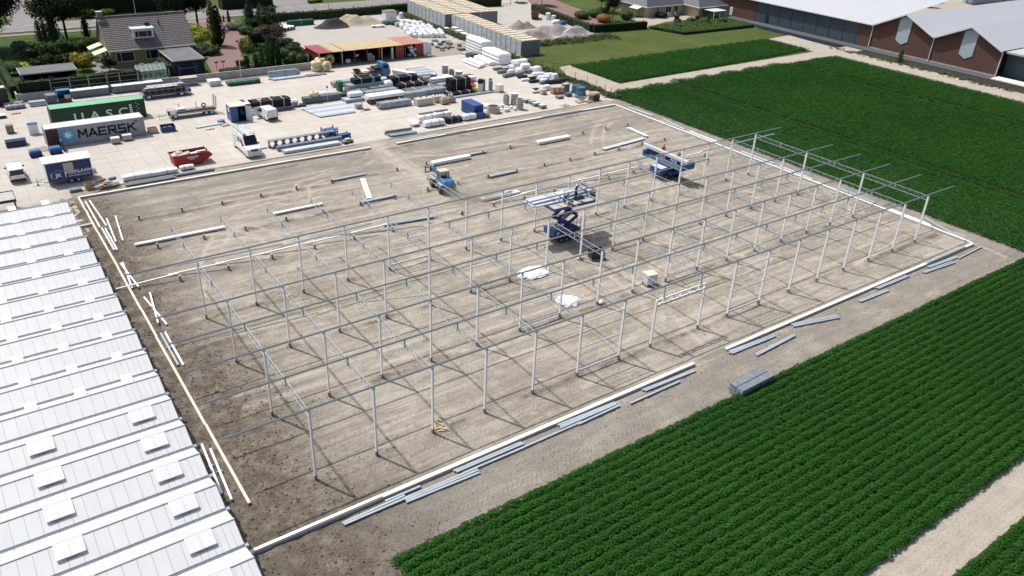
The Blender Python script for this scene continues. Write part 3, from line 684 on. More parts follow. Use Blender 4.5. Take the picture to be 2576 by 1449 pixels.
for k, (p, q, m) in enumerate([((-3.98, 56.3), (-4.0, 48.2), 'white_steel'), ((-3.55, 56.3), (-3.35, 48.3), 'white_steel'), ((-2.95, 50.2), (-3.35, 43.7), 'white_steel'), ((-2.0, 50.4), (-2.7, 43.6), 'white_steel'), ((-3.9, 47.9), (-3.9, 41.8), 'white_steel'), ((-3.6, 47.6), (-3.65, 41.7), 'white_steel'),
      ((-3.8, 38.6), (-4.2, 32.8), 'white_steel'), ((-4.05, 38.2), (-3.7, 32.5), 'white_steel'), ((-3.7, 30.5), (-3.2, 24.7), 'white_steel'), ((-3.1, 30.8), (-3.8, 25.05), 'white_steel'), ((-4.0, 23.5), (-4.05, 18.0), 'galv'), ((-3.65, 23.5), (-3.7, 17.8), 'white_steel'), ((-5.3, 7.4), (-5.65, 1.9), 'white_steel'), ((-4.95, 6.6), (-5.3, 1.0), 'white_steel')]):
    lab = 'white steel post lying by the timber edge, %s counting from the yard' % ORD[k] if m == 'white_steel' else 'grey steel post lying beside a white one at the timber edge'
    ang = math.atan2(q[1]-p[1], q[0]-p[0]); L_ = math.hypot(q[0]-p[0], q[1]-p[1])
    t = thing('steel_post', lab, 'steel post', (p[0], p[1], soilz(p[0], p[1])*.6+.06+(.15 if k in (7, 9) else 0)), ang, G3)
    MB().box(0, -.075, 0, L_, .075, .13).build('shaft', m, t)
    MB().box(L_*.45, -.2, .02, L_*.45+.08, .2, .11).box(-.03, -.1, 0, 0, .1, .14).build('bracket', 'galv', t)
    if k in (7, 9): MB().box(L_*.5-.1, -.1, -.2, L_*.5+.1, .1, -.005).build('support', 'timber_old', t)
# white posts laid out along the next row
G4 = 'white posts laid end to end behind the frame'
xs4 = [(-5.5, 33.3, 0.0, 32.6), (-.8, 33.75, 4.45, 32.6), (3.8, 33.75, 9.0, 32.6), (8.4, 33.65, 13.6, 32.7), (12.97, 33.65, 18.0, 32.6), (17.7, 33.6, 22.3, 32.8), (36.2, 33.1, 41.0, 32.5), (41.0, 33.6, 45.9, 32.7), (45.7, 33.6, 50.3, 32.7), (50.2, 33.6, 54.6, 32.7), (54.6, 33.6, 59.0, 32.7), (59.2, 33.5, 63.4, 32.7), (63.8, 33.4, 68.0, 32.6), (67.9, 33.4, 72.2, 32.6)]
for k, (x0, y0, x1, y1) in enumerate(xs4):
    t = thing('steel_post', 'white post lying tilted onto a footing behind the frame, %s from the left' % ORD[k], 'steel post', (x0, y0, .08), math.atan2(y1-y0, x1-x0), G4)
    L_ = math.hypot(x1-x0, y1-y0); MB().bar((0, 0, .06), (L_, 0, .56), .14, .13).build('shaft', 'white_steel', t); MB().box(-.02, -.1, 0, .0, .1, .14).build('end_plate', 'galv', t)
# bundles on the open soil
GB = 'bundles of steel on the open soil'
def bundle(label, p, q, n, lay, w, h, m, kind='box', z=None, **kw):
    return rods('steel_bundle', label, 'steel bundle', p, q, n, w, h, m, GB, kind=kind, lay=lay, gap=.012, z=z, skew=.006, bearer=True, **kw)
bundle('neat white stack of beams in the middle of the far open soil', (54.1, 47.9), (59.9, 47.9), 5, 3, .16, .12, 'white_steel')
bundle('neat white stack of beams right in front of the loader forks', (36.5, 47.75), (42.4, 47.75), 5, 3, .16, .12, 'white_steel')
bundle('grey steel channels continuing behind the white stack near the loader', (41.4, 48.5), (45.6, 48.5), 2, 1, .2, .16, 'galv', 'u')
bundle('grey steel channels lying right of the loader on open soil', (40.5, 40.25), (45.1, 40.25), 2, 1, .2, .18, 'galv', 'u')
bundle('white beams lying crossways in the far right corner of the soil', (71.1, 47.2), (70.9, 42.6), 3, 1, .16, .14, 'white_steel')
bundle('long grey channels beside the crossways white beams in the far corner', (61.0, 41.4), (69.8, 42.2), 4, 1, .16, .12, 'galv_light', 'u')
bundle('two long white pipes on the soil nearest the old greenhouse', (-1.9, 41.9), (7.2, 41.7), 2, 1, .20, .18, 'white_steel')
bundle('two long white pipes with a crossed pair left of the frame centre', (12.9, 42.5), (18.75, 42.5), 2, 1, .20, .18, 'white_steel')
bundle('white beams lying on a small trailer pointing to the yard', (26.3, 47.4), (24.25, 41.3), 4, 1, .15, .12, 'white_steel')
bundle('grey channels at the foot of the slanted white beams', (22.8, 40.6), (27.35, 40.6), 2, 1, .2, .16, 'galv', 'u')
bundle('grey channels lying alone left of the slanted white beams', (22.8, 48.8), (27.4, 48.8), 2, 1, .18, .14, 'galv', 'u')
bundle('white beams under a sheet of plastic behind the near lift', (35.6, 34.4), (41.0, 34.2), 4, 2, .16, .12, 'white_steel')
bundle('dark steel channels beside white posts behind the frame', (22.2, 33.8), (28.5, 33.0), 3, 1, .16, .12, 'galv', 'u')
# two square packs of thin sheet metal at the edge of the near crop
for k, (y, lab) in enumerate([(-8.35, 'grey pack of stacked steel sheets farther from the near crop'), (-9.05, 'grey pack of stacked steel sheets touching the near crop')]):
    t = thing('sheet_pack', lab, 'steel sheets', (33.6, y, .08), .03, 'packs of steel sheets')
    for j in range(10):
        MB().cbox((random.uniform(-.03, .03), random.uniform(-.012, .012), .04+j*.078), (4.0, .62, .066)).build('sheet_layer', 'galv_dark' if j % 2 else 'galv', t)
    for x in (-1.4, 0, 1.4): MB().box(x-.05, -.33, -.09, x+.05, .33, .005).build('bearer', 'timber_old', t)
# gutters lying on and beside the north beams
for p, q, lab in [((38.5, 57.62), (43.2, 57.75), 'pale gutter lying on the beam right of the site entrance'), ((62.3, 57.72), (70.6, 57.8), 'pale gutter lying on the far beam near the far corner'), ((44.5, 57.62), (48.0, 57.68), 'short pale gutter lying on the beam below the wrapped packs')]:
    rods('gutter_piece', lab, 'gutter', p, q, 2, .12, .08, 'galv_light', kind='u', z=.25, skew=.01)
# ------------------------------------------------------------------ the old greenhouse with whitened glass
t = NT('white_glass')
v = t.obj(); f = t.noise(v, .8, 4, .6); r = t.n('ObjectInfo').outputs['Random']; fp = t.noise(t.pos(), .5, 4, .65)
c = t.mix(t.ramp(f, .3, .7), (.77, .775, .77), (.83, .835, .83)); c = t.mix(t.math('MULTIPLY', r, .25), c, (.78, .775, .755)); c = t.mix(t.math('MULTIPLY', t.ramp(fp, .55, .75), .3), c, (.70, .71, .70))
t.P(Base_Color=c, Roughness=.22, Specular_IOR_Level=.5)
tr = t.n('BsdfTranslucent', {'Color': (.7, .75, .78, 1)}); ms = t.n('MixShader', {0: .22}); t.t.links.new(t.p.outputs[0], ms.inputs[1]); t.t.links.new(tr.outputs[0], ms.inputs[2])
t.t.links.new(ms.outputs[0], t.t.nodes['Material Output'].inputs[0])
mat('alu', (.36, .385, .40), .5, .1, .1, 4)
mat('net', (.50, .45, .38), .8, 0, .2, 12)
SP, GZ, RZ, EX = 3.213, 3.72, 4.36, -6.62
gh = thing('old_greenhouse', 'old greenhouse with whitened glass roof of many narrow ridges beside the building site', 'greenhouse')
PW = .73; NP = 21; sl_ = math.hypot(SP/2, RZ-GZ); ang = math.atan2(RZ-GZ, SP/2)
pane = MB().box(-PW/2+.012, .05, .0, PW/2-.012, sl_-.03, .008).mesh('roof_pane', 'white_glass')
allp = []
for k in range(-2, 17):
    yg = -6.72+SP*k
    for i in range(NP):
        x = EX-PW*(i+.5)
        allp.append((x, yg, ang, 0)); allp.append((x, yg+SP, -ang, 1))
ctr = lambda p: Vector((p[0], p[1], 4))
def inv(p):
    q = ctr(p)-cam.location; d = q.dot(fw); return abs(q.dot(r2)/d) < .66 and abs(q.dot(u2)/d) < .38
near = sorted([p for p in allp if inv(p)], key=lambda p: (ctr(p)-cam.location).length+(6 if p[3] else 0))[:300]; ns = set(near)
mbp = MB()
for p in allp:
    m = Matrix.Translation((p[0], p[1], GZ)) @ (Matrix.Rotation(math.pi, 4, 'Z') if p[3] else Matrix.Identity(4)) @ Matrix.Rotation(ang, 4, 'X')
    if p in ns:
        o = link('roof_pane', pane, gh); o.matrix_local = m
    else: mbp.add([m @ Vector(q.co) for q in pane.vertices], [tuple(f.vertices) for f in pane.polygons])
o = mbp.build('roof_panes', 'white_glass', gh); o['kind'] = 'stuff'
xe = EX-PW*NP
for k in range(-2, 18):
    yg = -6.72+SP*k
    MB().prof((EX+.16, yg, GZ), (xe, yg, GZ), [(-.10, .10), (-.085, .10), (-.05, -.02), (.05, -.02), (.085, .10), (.10, .10), (.07, -.06), (-.07, -.06)]).build('gutter', 'galv', gh)
    MB().box(EX+.02, yg-.14, GZ-.16, EX+.2, yg+.14, GZ+.06).build('gutter_end', 'galv', gh)
    if k == 17: break
    yr = yg+SP/2
    MB().bar((EX+.03, yr, RZ+.02), (xe, yr, RZ+.02), .09, .05).build('ridge_cap', 'alu', gh)
    g = MB()
    for i in range(NP+1):
        x = EX-PW*i
        g.bar((x, yg+.04, GZ+.025), (x, yr, RZ+.008), .03, .02); g.bar((x, yg+SP-.04, GZ+.025), (x, yr, RZ+.008), .03, .02)
    for i in (0, 1, 2):
        x = EX-PW*i-PW*.5; g.bar((x, yg+.04, GZ+.03), (x, yr, RZ+.012), .012, .02)
    g.build('glazing_bars', 'alu', gh)
    MB().poly([(yg+.08, GZ-.05), (yg+SP-.08, GZ-.05), (yr, RZ-.03)], EX-.03, EX-.005, 'X').build('gable_pane', 'white_glass', gh)
    for j in range(2): MB().box(EX-.03, yg+.05+j*SP/2, .35, EX-.008, yg+SP/2-.03+j*SP/2, GZ-.1).build('wall_pane', 'white_glass', gh)
MB().box(EX-.12, -13.1, -.1, EX+.02, -6.7+SP*17, .34).build('plinth', 'concrete', gh)
for y, nm in ((-13.18, 'wall_glass'), (-6.72+SP*17+.03, 'wall_glass')):
    MB().box(xe, y-.02, .0, EX, y+.02, GZ-.06).build(nm, 'white_glass', gh)
# opened vents
def vent_n(k, x):
    yr = -6.72+SP*k+SP/2; o = MB().cbox((0, .50, .05), (PW-.02, 1.0, .02), rx=.16).build('roof_vent', 'white_glass', gh, loc=(x, yr+.02, RZ))
    MB().bar((-.2, .75, -.25), (-.2, .95, .12), .02).bar((.2, .75, -.25), (.2, .95, .12), .02).build('vent_strut', 'alu', o)
for k in range(5, 17):
    for j in range(4):
        if k % 2 == 0 and j == 9: continue
        vent_n(k, EX-PW*(2.6+4*j)+(-.02 if k % 2 else .02))
def vent_s(k, x):
    yr = -6.72+SP*k+SP/2; o = MB().cbox((0, -.49, -.125), (PW*2-.02, 1.02, .02), rx=.265).build('roof_vent', 'white_glass', gh, loc=(x, yr-.02, RZ+.03))
    w2 = PW-.03
    MB().quad((-w2, -.99, -.265), (w2, -.99, -.265), (w2, -.97, -.385), (-w2, -.97, -.385)).build('vent_net', 'net', o)
    m = MB()
    for a in range(-4, 5): m.bar((0, -1.02, -.41), (a*.15, -1.005, -.27), .014)
    m.build('vent_strut', 'galv_dark', o)
    MB().bar((0, 0, .01), (0, -1.0, -.235), .02, .02).build('vent_bar', 'alu', o)
for k in range(-2, 5):
    for j in range(2): vent_s(k, EX-PW*(2.7+8*j)+(.0))

# ------------------------------------------------------------------ lumpy wrapped bales, pipe packs and boxes of the yard
def bale(name, label, cat, x0, x1, y0, y1, z0, z1, m, ax='X', straps=0, sm='grey_plastic', lump=.05, rnd=.30, group=None, seed=0, rz=0, foot=None):
    """wrapped pack with rounded edges, long axis ax"""
    r = random.Random(seed+int(x0*7+y0*13)); cx, cy = (x0+x1)/2, (y0+y1)/2
    t = thing(name, label, cat, (cx, cy, z0), rz, group)
    L_, W_, H_ = (x1-x0, y1-y0, z1-z0) if ax == 'X' else (y1-y0, x1-x0, z1-z0)
    secs = []; ns_ = max(5, int(L_/.5)); n = 16
    for k in range(ns_+1):
        u = k/ns_; e = min(1, .80+.2*math.sqrt(max(0, 1-(2*u-1)**10))); ring = []
        for i in range(n):
            a = 2*math.pi*(i+.5)/n; p = 2/(.25+rnd*1.6); ca, sa = math.cos(a), math.sin(a)
            q = (abs(ca)**p+abs(sa)**p)**(-1/p)
            yy = q*ca*W_/2*e*(1+r.uniform(-lump, lump)); zz = H_/2+q*sa*H_/2*e*(1+(r.uniform(-lump, lump) if sa > 0 else 0)); zz = max(zz, 0)
            xx = (u-.5)*L_+r.uniform(-lump, lump)*.3; ring.append((xx, yy, zz) if ax == 'X' else (-yy, xx, zz))
        secs.append(ring)
    MB().loft(secs).build('wrap', m, t, smooth=True)
    for k in range(straps):
        u = (k+.7)/(straps+.4)-.5
        b = MB()
        for s_ in (-1, 1):
            if ax == 'X': b.box(u*L_-.03, s_*W_*.505-.012, .02, u*L_+.03, s_*W_*.505+.012, H_*.97)
            else: b.box(s_*W_*.505-.012, u*L_-.03, .02, s_*W_*.505+.012, u*L_+.03, H_*.97)
        if ax == 'X': b.box(u*L_-.03, -W_*.5, H_*1.0, u*L_+.03, W_*.5, H_*1.035)
        else: b.box(-W_*.5, u*L_-.03, H_*1.0, W_*.5, u*L_+.03, H_*1.035)
        b.build('strap', sm, t)
    if foot:
        for u in (-.33, .33):
            (MB().box(u*L_-.06, -W_*.45, -.12 if z0 > .1 else -.02, u*L_+.06, W_*.45, .03) if ax == 'X' else MB().box(-W_*.45, u*L_-.06, -.12, W_*.45, u*L_+.06, .03)).build('bearer', foot, t)
    return t
def pipes(name, label, cat, x0, x1, y0, n, lay, r, m, z0=.08, ax='X', straps=2, sm='timber_pale', hexp=False, hollow=True, group=None, wob=.10, seed=0, joined=True, bearer=True):
    """pack of pipes side by side; x0..x1 along the axis, y0 the near side"""
    rnd = random.Random(seed+int(x0*3+y0*11)); L_ = x1-x0; W_ = 2*r*n
    t = thing(name, label, cat, ((x0+x1)/2, y0+W_/2, 0) if ax == 'X' else (y0+W_/2, (x0+x1)/2, 0), 0 if ax == 'X' else math.pi/2, group)
    me = MB().tube((-L_/2, 0, 0), (L_/2, 0, 0), r*.985, 9, caps=not hollow)
    if hollow: me.tube((-L_/2+.01, 0, 0), (L_/2-.01, 0, 0), r*.8, 9)
    me = me.mesh('pipe', m); top = z0
    for k in range(lay):
        for i in range(n-(k if hexp else 0)):
            o = link('pipe', me, t, smooth=False); yy = -W_/2+r+2*r*i+(r*k if hexp else 0); zz = z0+r+(r*1.74*k if hexp else 2*r*k); top = max(top, zz+r)
            o.location = (rnd.uniform(-wob, wob), yy, zz)
    for k in range(straps):
        u = ((k+.6)/(straps+.2)-.5)*L_
        b = MB().box(u-.05, -W_/2-.03, z0-.06, u+.05, -W_/2-.005, top+.02).box(u-.05, W_/2+.005, z0-.06, u+.05, W_/2+.03, top+.02).box(u-.05, -W_/2-.03, top+.005, u+.05, W_/2+.03, top+.05)
        b.build('strap', sm, t)
    if bearer:
        for u in (-.38, 0, .38): MB().box(u*L_-.06, -W_/2, -.01, u*L_+.06, W_/2, z0-.005).build('bearer', 'timber_old', t)
    return t
def planks(name, label, cat, x0, x1, y0, y1, z0, lay, h, m, ax='X', group=None, gap=.03, split=1, seed=0, bear=True, jit=.06, rz=0, m2=None):
    """layers of flat sheets, slabs or boards"""
    rnd = random.Random(seed+int(x0*5+y0*3)); L_ = x1-x0; W_ = y1-y0
    t = thing(name, label, cat, ((x0+x1)/2, (y0+y1)/2, z0), rz, group)
    for k in range(lay):
        for s_ in range(split):
            w_ = W_/split; yy = -W_/2+w_*(s_+.5)
            MB().cbox((rnd.uniform(-jit, jit), yy+rnd.uniform(-jit, jit)*.2, (h+gap)*k+h/2+.06), (L_*rnd.uniform(.94, 1), w_-.02, h)).build('layer', m if (not m2 or rnd.random() < .6) else m2, t)
    if bear:
        for u in (-.36, .36): MB().box(u*L_-.05, -W_/2+.02, -.02, u*L_+.05, W_/2-.02, .055).build('bearer', 'timber_old', t)
    return t
def pallet_mb(w=1.2, d=.8, h=.14):
    m = MB()
    for i in range(5): y = -d/2+d*(i+.5)/5; m.box(-w/2, y-.055, h-.022, w/2, y+.055, h)
    for x in (-w/2+.06, 0, w/2-.06): m.box(x-.05, -d/2, .02, x+.05, d/2, h-.024); m.box(x-.06, -d/2, 0, x+.06, d/2, .018)
    return m
def cont_box(name, label, cat, cx, cy, w, d, h, m, z0=0, rz=0, lid=None, pal=True, ribs=0, group=None, bevel=.02):
    """carton, bin or cabinet on a pallet"""
    t = thing(name, label, cat, (cx, cy, z0), rz, group); zb = .145 if pal else 0
    if pal: pallet_mb(w, d).build('pallet', 'timber_old', t)
    MB().box(-w/2, -d/2, zb, w/2, d/2, zb+h).build('body', m, t, bevel=bevel)
    if lid: MB().box(-w/2-.03, -d/2-.03, zb+h+.002, w/2+.03, d/2+.03, zb+h+.09).build('lid', lid, t, bevel=bevel)
    for i in range(ribs):
        x = -w/2+w*(i+.5)/ribs; MB().box(x-.02, -d/2-.025, zb+.05, x+.02, -d/2-.001, zb+h-.05).build('rib', m, t)
    return t
# ------------------------------------------------------------------ text as real letter shapes
def text(name, body, size, loc, rot, m, parent, ext=.006, sx=1.0, bold=0.0, sp=1.0):
    cu = bpy.data.curves.new(name, 'FONT'); cu.body = body; cu.size = size; cu.extrude = ext; cu.offset = bold; cu.align_x = 'CENTER'; cu.align_y = 'CENTER'; cu.space_character = sp
    tmp = bpy.data.objects.new('tmp', cu); C.objects.link(tmp)
    me = bpy.data.meshes.new_from_object(tmp.evaluated_get(bpy.context.evaluated_depsgraph_get()))
    bpy.data.objects.remove(tmp); me.materials.clear(); me.materials.append(MAT[m]); me.name = name
    o = bpy.data.objects.new(name, me); C.objects.link(o); o.parent = parent; o.location = loc; o.rotation_euler = rot; o.scale = (sx, 1, 1); return o
FACE = (math.pi/2, 0, 0)   # lettering standing on a wall that faces -y

def container(name, label, cx, cy, L_, D_, H_, m, mtop, z0=0, end_m=None):
    t = thing(name, label, 'container', (cx, cy, z0)); hl, hd = L_/2, D_/2
    b = MB().box(-hl+.06, -hd+.05, .12, hl-.06, hd-.05, H_-.1)
    n = int(L_/.28)
    for i in range(n):
        x = -hl+.15+(L_-.3)*(i+.5)/n
        for s_ in (-1, 1): b.box(x-.07, s_*(hd-.035)-.014, .16, x+.07, s_*(hd-.035)+.014, H_-.14)
    b.build('wall', m, t)
    r = MB().box(-hl+.05, -hd+.04, H_-.10, hl-.05, hd-.04, H_-.03); n2 = int(L_/.45)
    for i in range(n2): x = -hl+.2+(L_-.4)*(i+.5)/n2; r.box(x-.1, -hd+.08, H_-.03, x+.1, hd-.08, H_-.01)
    r.build('roof', mtop, t)
    f = MB()
    for sx in (-1, 1):
        for sy in (-1, 1): f.box(sx*hl-(.14 if sx > 0 else 0), sy*hd-(.12 if sy > 0 else 0), .02, sx*hl+(.14 if sx < 0 else 0), sy*hd+(.12 if sy < 0 else 0), H_)
    for sy in (-1, 1):
        f.box(-hl+.14, sy*(hd-.04)-.04, .02, hl-.14, sy*(hd-.04)+.04, .15); f.box(-hl+.14, sy*(hd-.03)-.03, H_-.1, hl-.14, sy*(hd-.03)+.03, H_-.002)
    for sx in (-1, 1): f.box(sx*(hl-.04)-.04, -hd+.12, H_-.1, sx*(hl-.04)+.04, hd-.12, H_-.002)
    f.build('frame', m, t)
    return t
mat('cont_grey', (.34, .37, .41), .5, 0, .08, 1.5, (.28, .25, .22), .8, .35)
mat('cont_grey_roof', (.62, .61, .60), .6, 0, .08, 1.5, (.45, .36, .28), .8, .35)
mat('cont_green', (.008, .060, .024), .5, 0, .15, 1.5, (.03, .06, .04), 1, .3)
mat('cont_green_roof', (.17, .42, .25), .6, 0, .12, 1.5, (.35, .42, .30), 1, .4)
mat('cont_brown', (.075, .030, .026), .55, 0, .15, 1.5)
mk = container('shipping_container', 'grey shipping container with MAERSK lettering and a star on a blue square', 1.46, 78.55, 12.3, 2.46, 2.62, 'cont_grey', 'cont_grey_roof')
MB().box(-6.05, -1.237, .18, -4.62, -1.222, 2.48).build('brown_panel', 'cont_brown', mk)  # dark brown section at the left end of the long side
sq = MB().box(-4.35, -1.241, .72, -2.72, -1.226, 2.18).build('blue_square', 'sky_sign', mk)
st = []
for i in range(14):
    a = 2*math.pi*i/14+math.pi/2; q = .62 if i % 2 == 0 else .30; st.append((-3.535+q*math.cos(a), 1.45+q*math.sin(a)))
MB().poly(st, -1.252, -1.240, 'Y').build('star', 'print_white', sq)
STK = {'M': [(0, 0, 0, 1), (0, 1, .5, .35), (.5, .35, 1, 1), (1, 1, 1, 0)], 'A': [(0, 0, .5, 1), (.5, 1, 1, 0), (.2, .3, .8, .3)], 'E': [(0, 0, 0, 1), (0, 1, .9, 1), (0, .5, .85, .5), (0, 0, .9, 0)], 'R': [(0, 0, 0, 1), (0, 1, .9, 1), (.9, 1, .9, .48), (.9, .48, 0, .48), (.4, .48, .95, 0)], 'S': [(.95, 1, .05, 1), (.05, 1, .05, .52), (.05, .52, .9, .48), (.9, .48, .9, 0), (.9, 0, 0, 0)], 'K': [(0, 0, 0, 1), (0, .45, .85, 1), (.3, .6, .95, 0)]}
for i, ch in enumerate('MAERSK'):
    b = MB(); lw, lh = .92, .98
    for (a, c_, d, e) in STK[ch]:
        p, q = Vector((a*lw, 0, c_*lh)), Vector((d*lw, 0, e*lh)); u = (q-p).normalized()*.11; b.bar(p-u, q+u, .012, .24, (0, 0, 1) if abs(u.z) < .09 else (1, 0, 0)) if abs(u.z) < .09 else b.bar(p-u, q+u, .24, .012, (0, 1, 0))
    b.build('letter', 'print_dark', mk, loc=(-2.2+1.24*i, -1.236, .93))
MB().box(5.25, -1.238, 1.65, 5.45, -1.226, 1.8).build('label_plate', 'plate_yellow', mk)
for i in range(3): MB().box(4.9, -1.238, 2.25-.09*i, 5.4-.1*i, -1.228, 2.29-.09*i).build('small_print', 'print_dark', mk)
ua = container('shipping_container', 'green shipping container with white U A S C letters behind the grey one', 3.45, 87.05, 12.5, 2.46, 2.75, 'cont_green', 'cont_green_roof')
for ch, x in (('U', -2.75), ('A', -.65), ('S', 1.25), ('C', 3.15)): text('lettering', ch, 1.65, (x, -1.235, 1.12), FACE, 'print_white', ua, .01, 1.2, .02)
for i in range(4): MB().box(4.05, -1.24, 1.9-.33*i, 4.42, -1.226, 2.13-.33*i).build('number_plate', 'print_white', ua)
for i in range(5): MB().box(5.0+.28*(i % 2), -1.238, 2.2-.3*i, 5.06+.28*(i % 2), -1.226, 2.42-.3*i).build('small_print', 'print_white', ua)

# site cabin trailer
kt = thing('site_trailer', 'dark blue site trailer with KERKLAAN lettering and white roof', 'trailer', (-4.2, 64.25, 0))
MB().box(-2.42, -1.12, .55, 2.42, 1.12, 2.78).build('body', 'navy_panel', kt, bevel=.03)
MB().poly([(-1.28, 2.80), (1.28, 2.80), (1.28, 2.90), (-1.28, 2.90)], -2.6, 2.6, 'X').build('roof', 'white_frame', kt)
MB().box(-2.46, -1.15, .5, -2.40, 1.15, 2.79).build('corner_trim', 'white_frame', kt); MB().box(2.40, -1.15, .5, 2.46, 1.15, 2.79).build('corner_trim', 'white_frame', kt)
MB().box(-.55, -1.14, 1.66, .5, -1.105, 2.58).build('shutter', 'tan_paint', kt)
text('lettering', 'KERKLAAN', .50, (.95, -1.125, 1.42), FACE, 'print_white', kt, .006, 1.12, .016)
text('small_lettering', 'ONDERHOUD & MONTAGE', .14, (1.0, -1.125, 1.13), FACE, 'print_white', kt, .004, 1.3)
text('web_lettering', 'WWW.KERKLAAN.NL', .17, (1.0, -1.125, .92), FACE, 'print_white', kt, .004, 1.45, .006)
text('logo', 'JK', .62, (-1.22, -1.125, 1.20), FACE, 'print_white', kt, .006, 1.15, .02)
MB().bar((-2.02, -1.128, 1.45), (-1.25, -1.128, 1.86), .015, .10, (0, 1, 0)).bar((-1.25, -1.128, 1.86), (-.45, -1.128, 1.56), .015, .10, (0, 1, 0)).bar((-1.98, -1.128, 1.48), (-2.0, -1.128, .98), .10, .015, (0, 1, 0)).bar((-.5, -1.128, 1.52), (-.5, -1.128, .85), .10, .015, (0, 1, 0)).bar((-2.0, -1.128, 1.0), (-1.72, -1.128, .78), .015, .09, (0, 1, 0)).build('logo_house', 'print_white', kt)
for x in (.0, .75):
    for s_ in (-1, 1):
        wl = MB().tube((x, s_*1.0-.11, .33), (x, s_*1.0+.11, .33), .33, 16).build('wheel', 'black_rubber', kt); MB().tube((x, s_*1.0-.12, .33), (x, s_*1.0+.12, .33), .18, 12).build('rim', 'galv', wl)
MB().box(-2.3, -.9, .40, 2.3, .9, .54).build('chassis', 'galv_dark', kt)
MB().bar((-2.4, -.7, .46), (-3.7, 0, .46), .08).bar((-2.4, .7, .46), (-3.7, 0, .46), .08).bar((-3.6, 0, .46), (-4.1, 0, .50), .09).tube((-3.5, 0, .02), (-3.5, 0, .95), .04, 8).tube((-3.5, -.12, .1), (-3.5, .12, .1), .12, 10).build('drawbar', 'galv', kt)
MB().box(2.5, -.6, .5, 3.0, .3, .62).box(2.5, -.5, .62, 2.9, .1, 1.0).build('step_box', 'galv_light', kt)

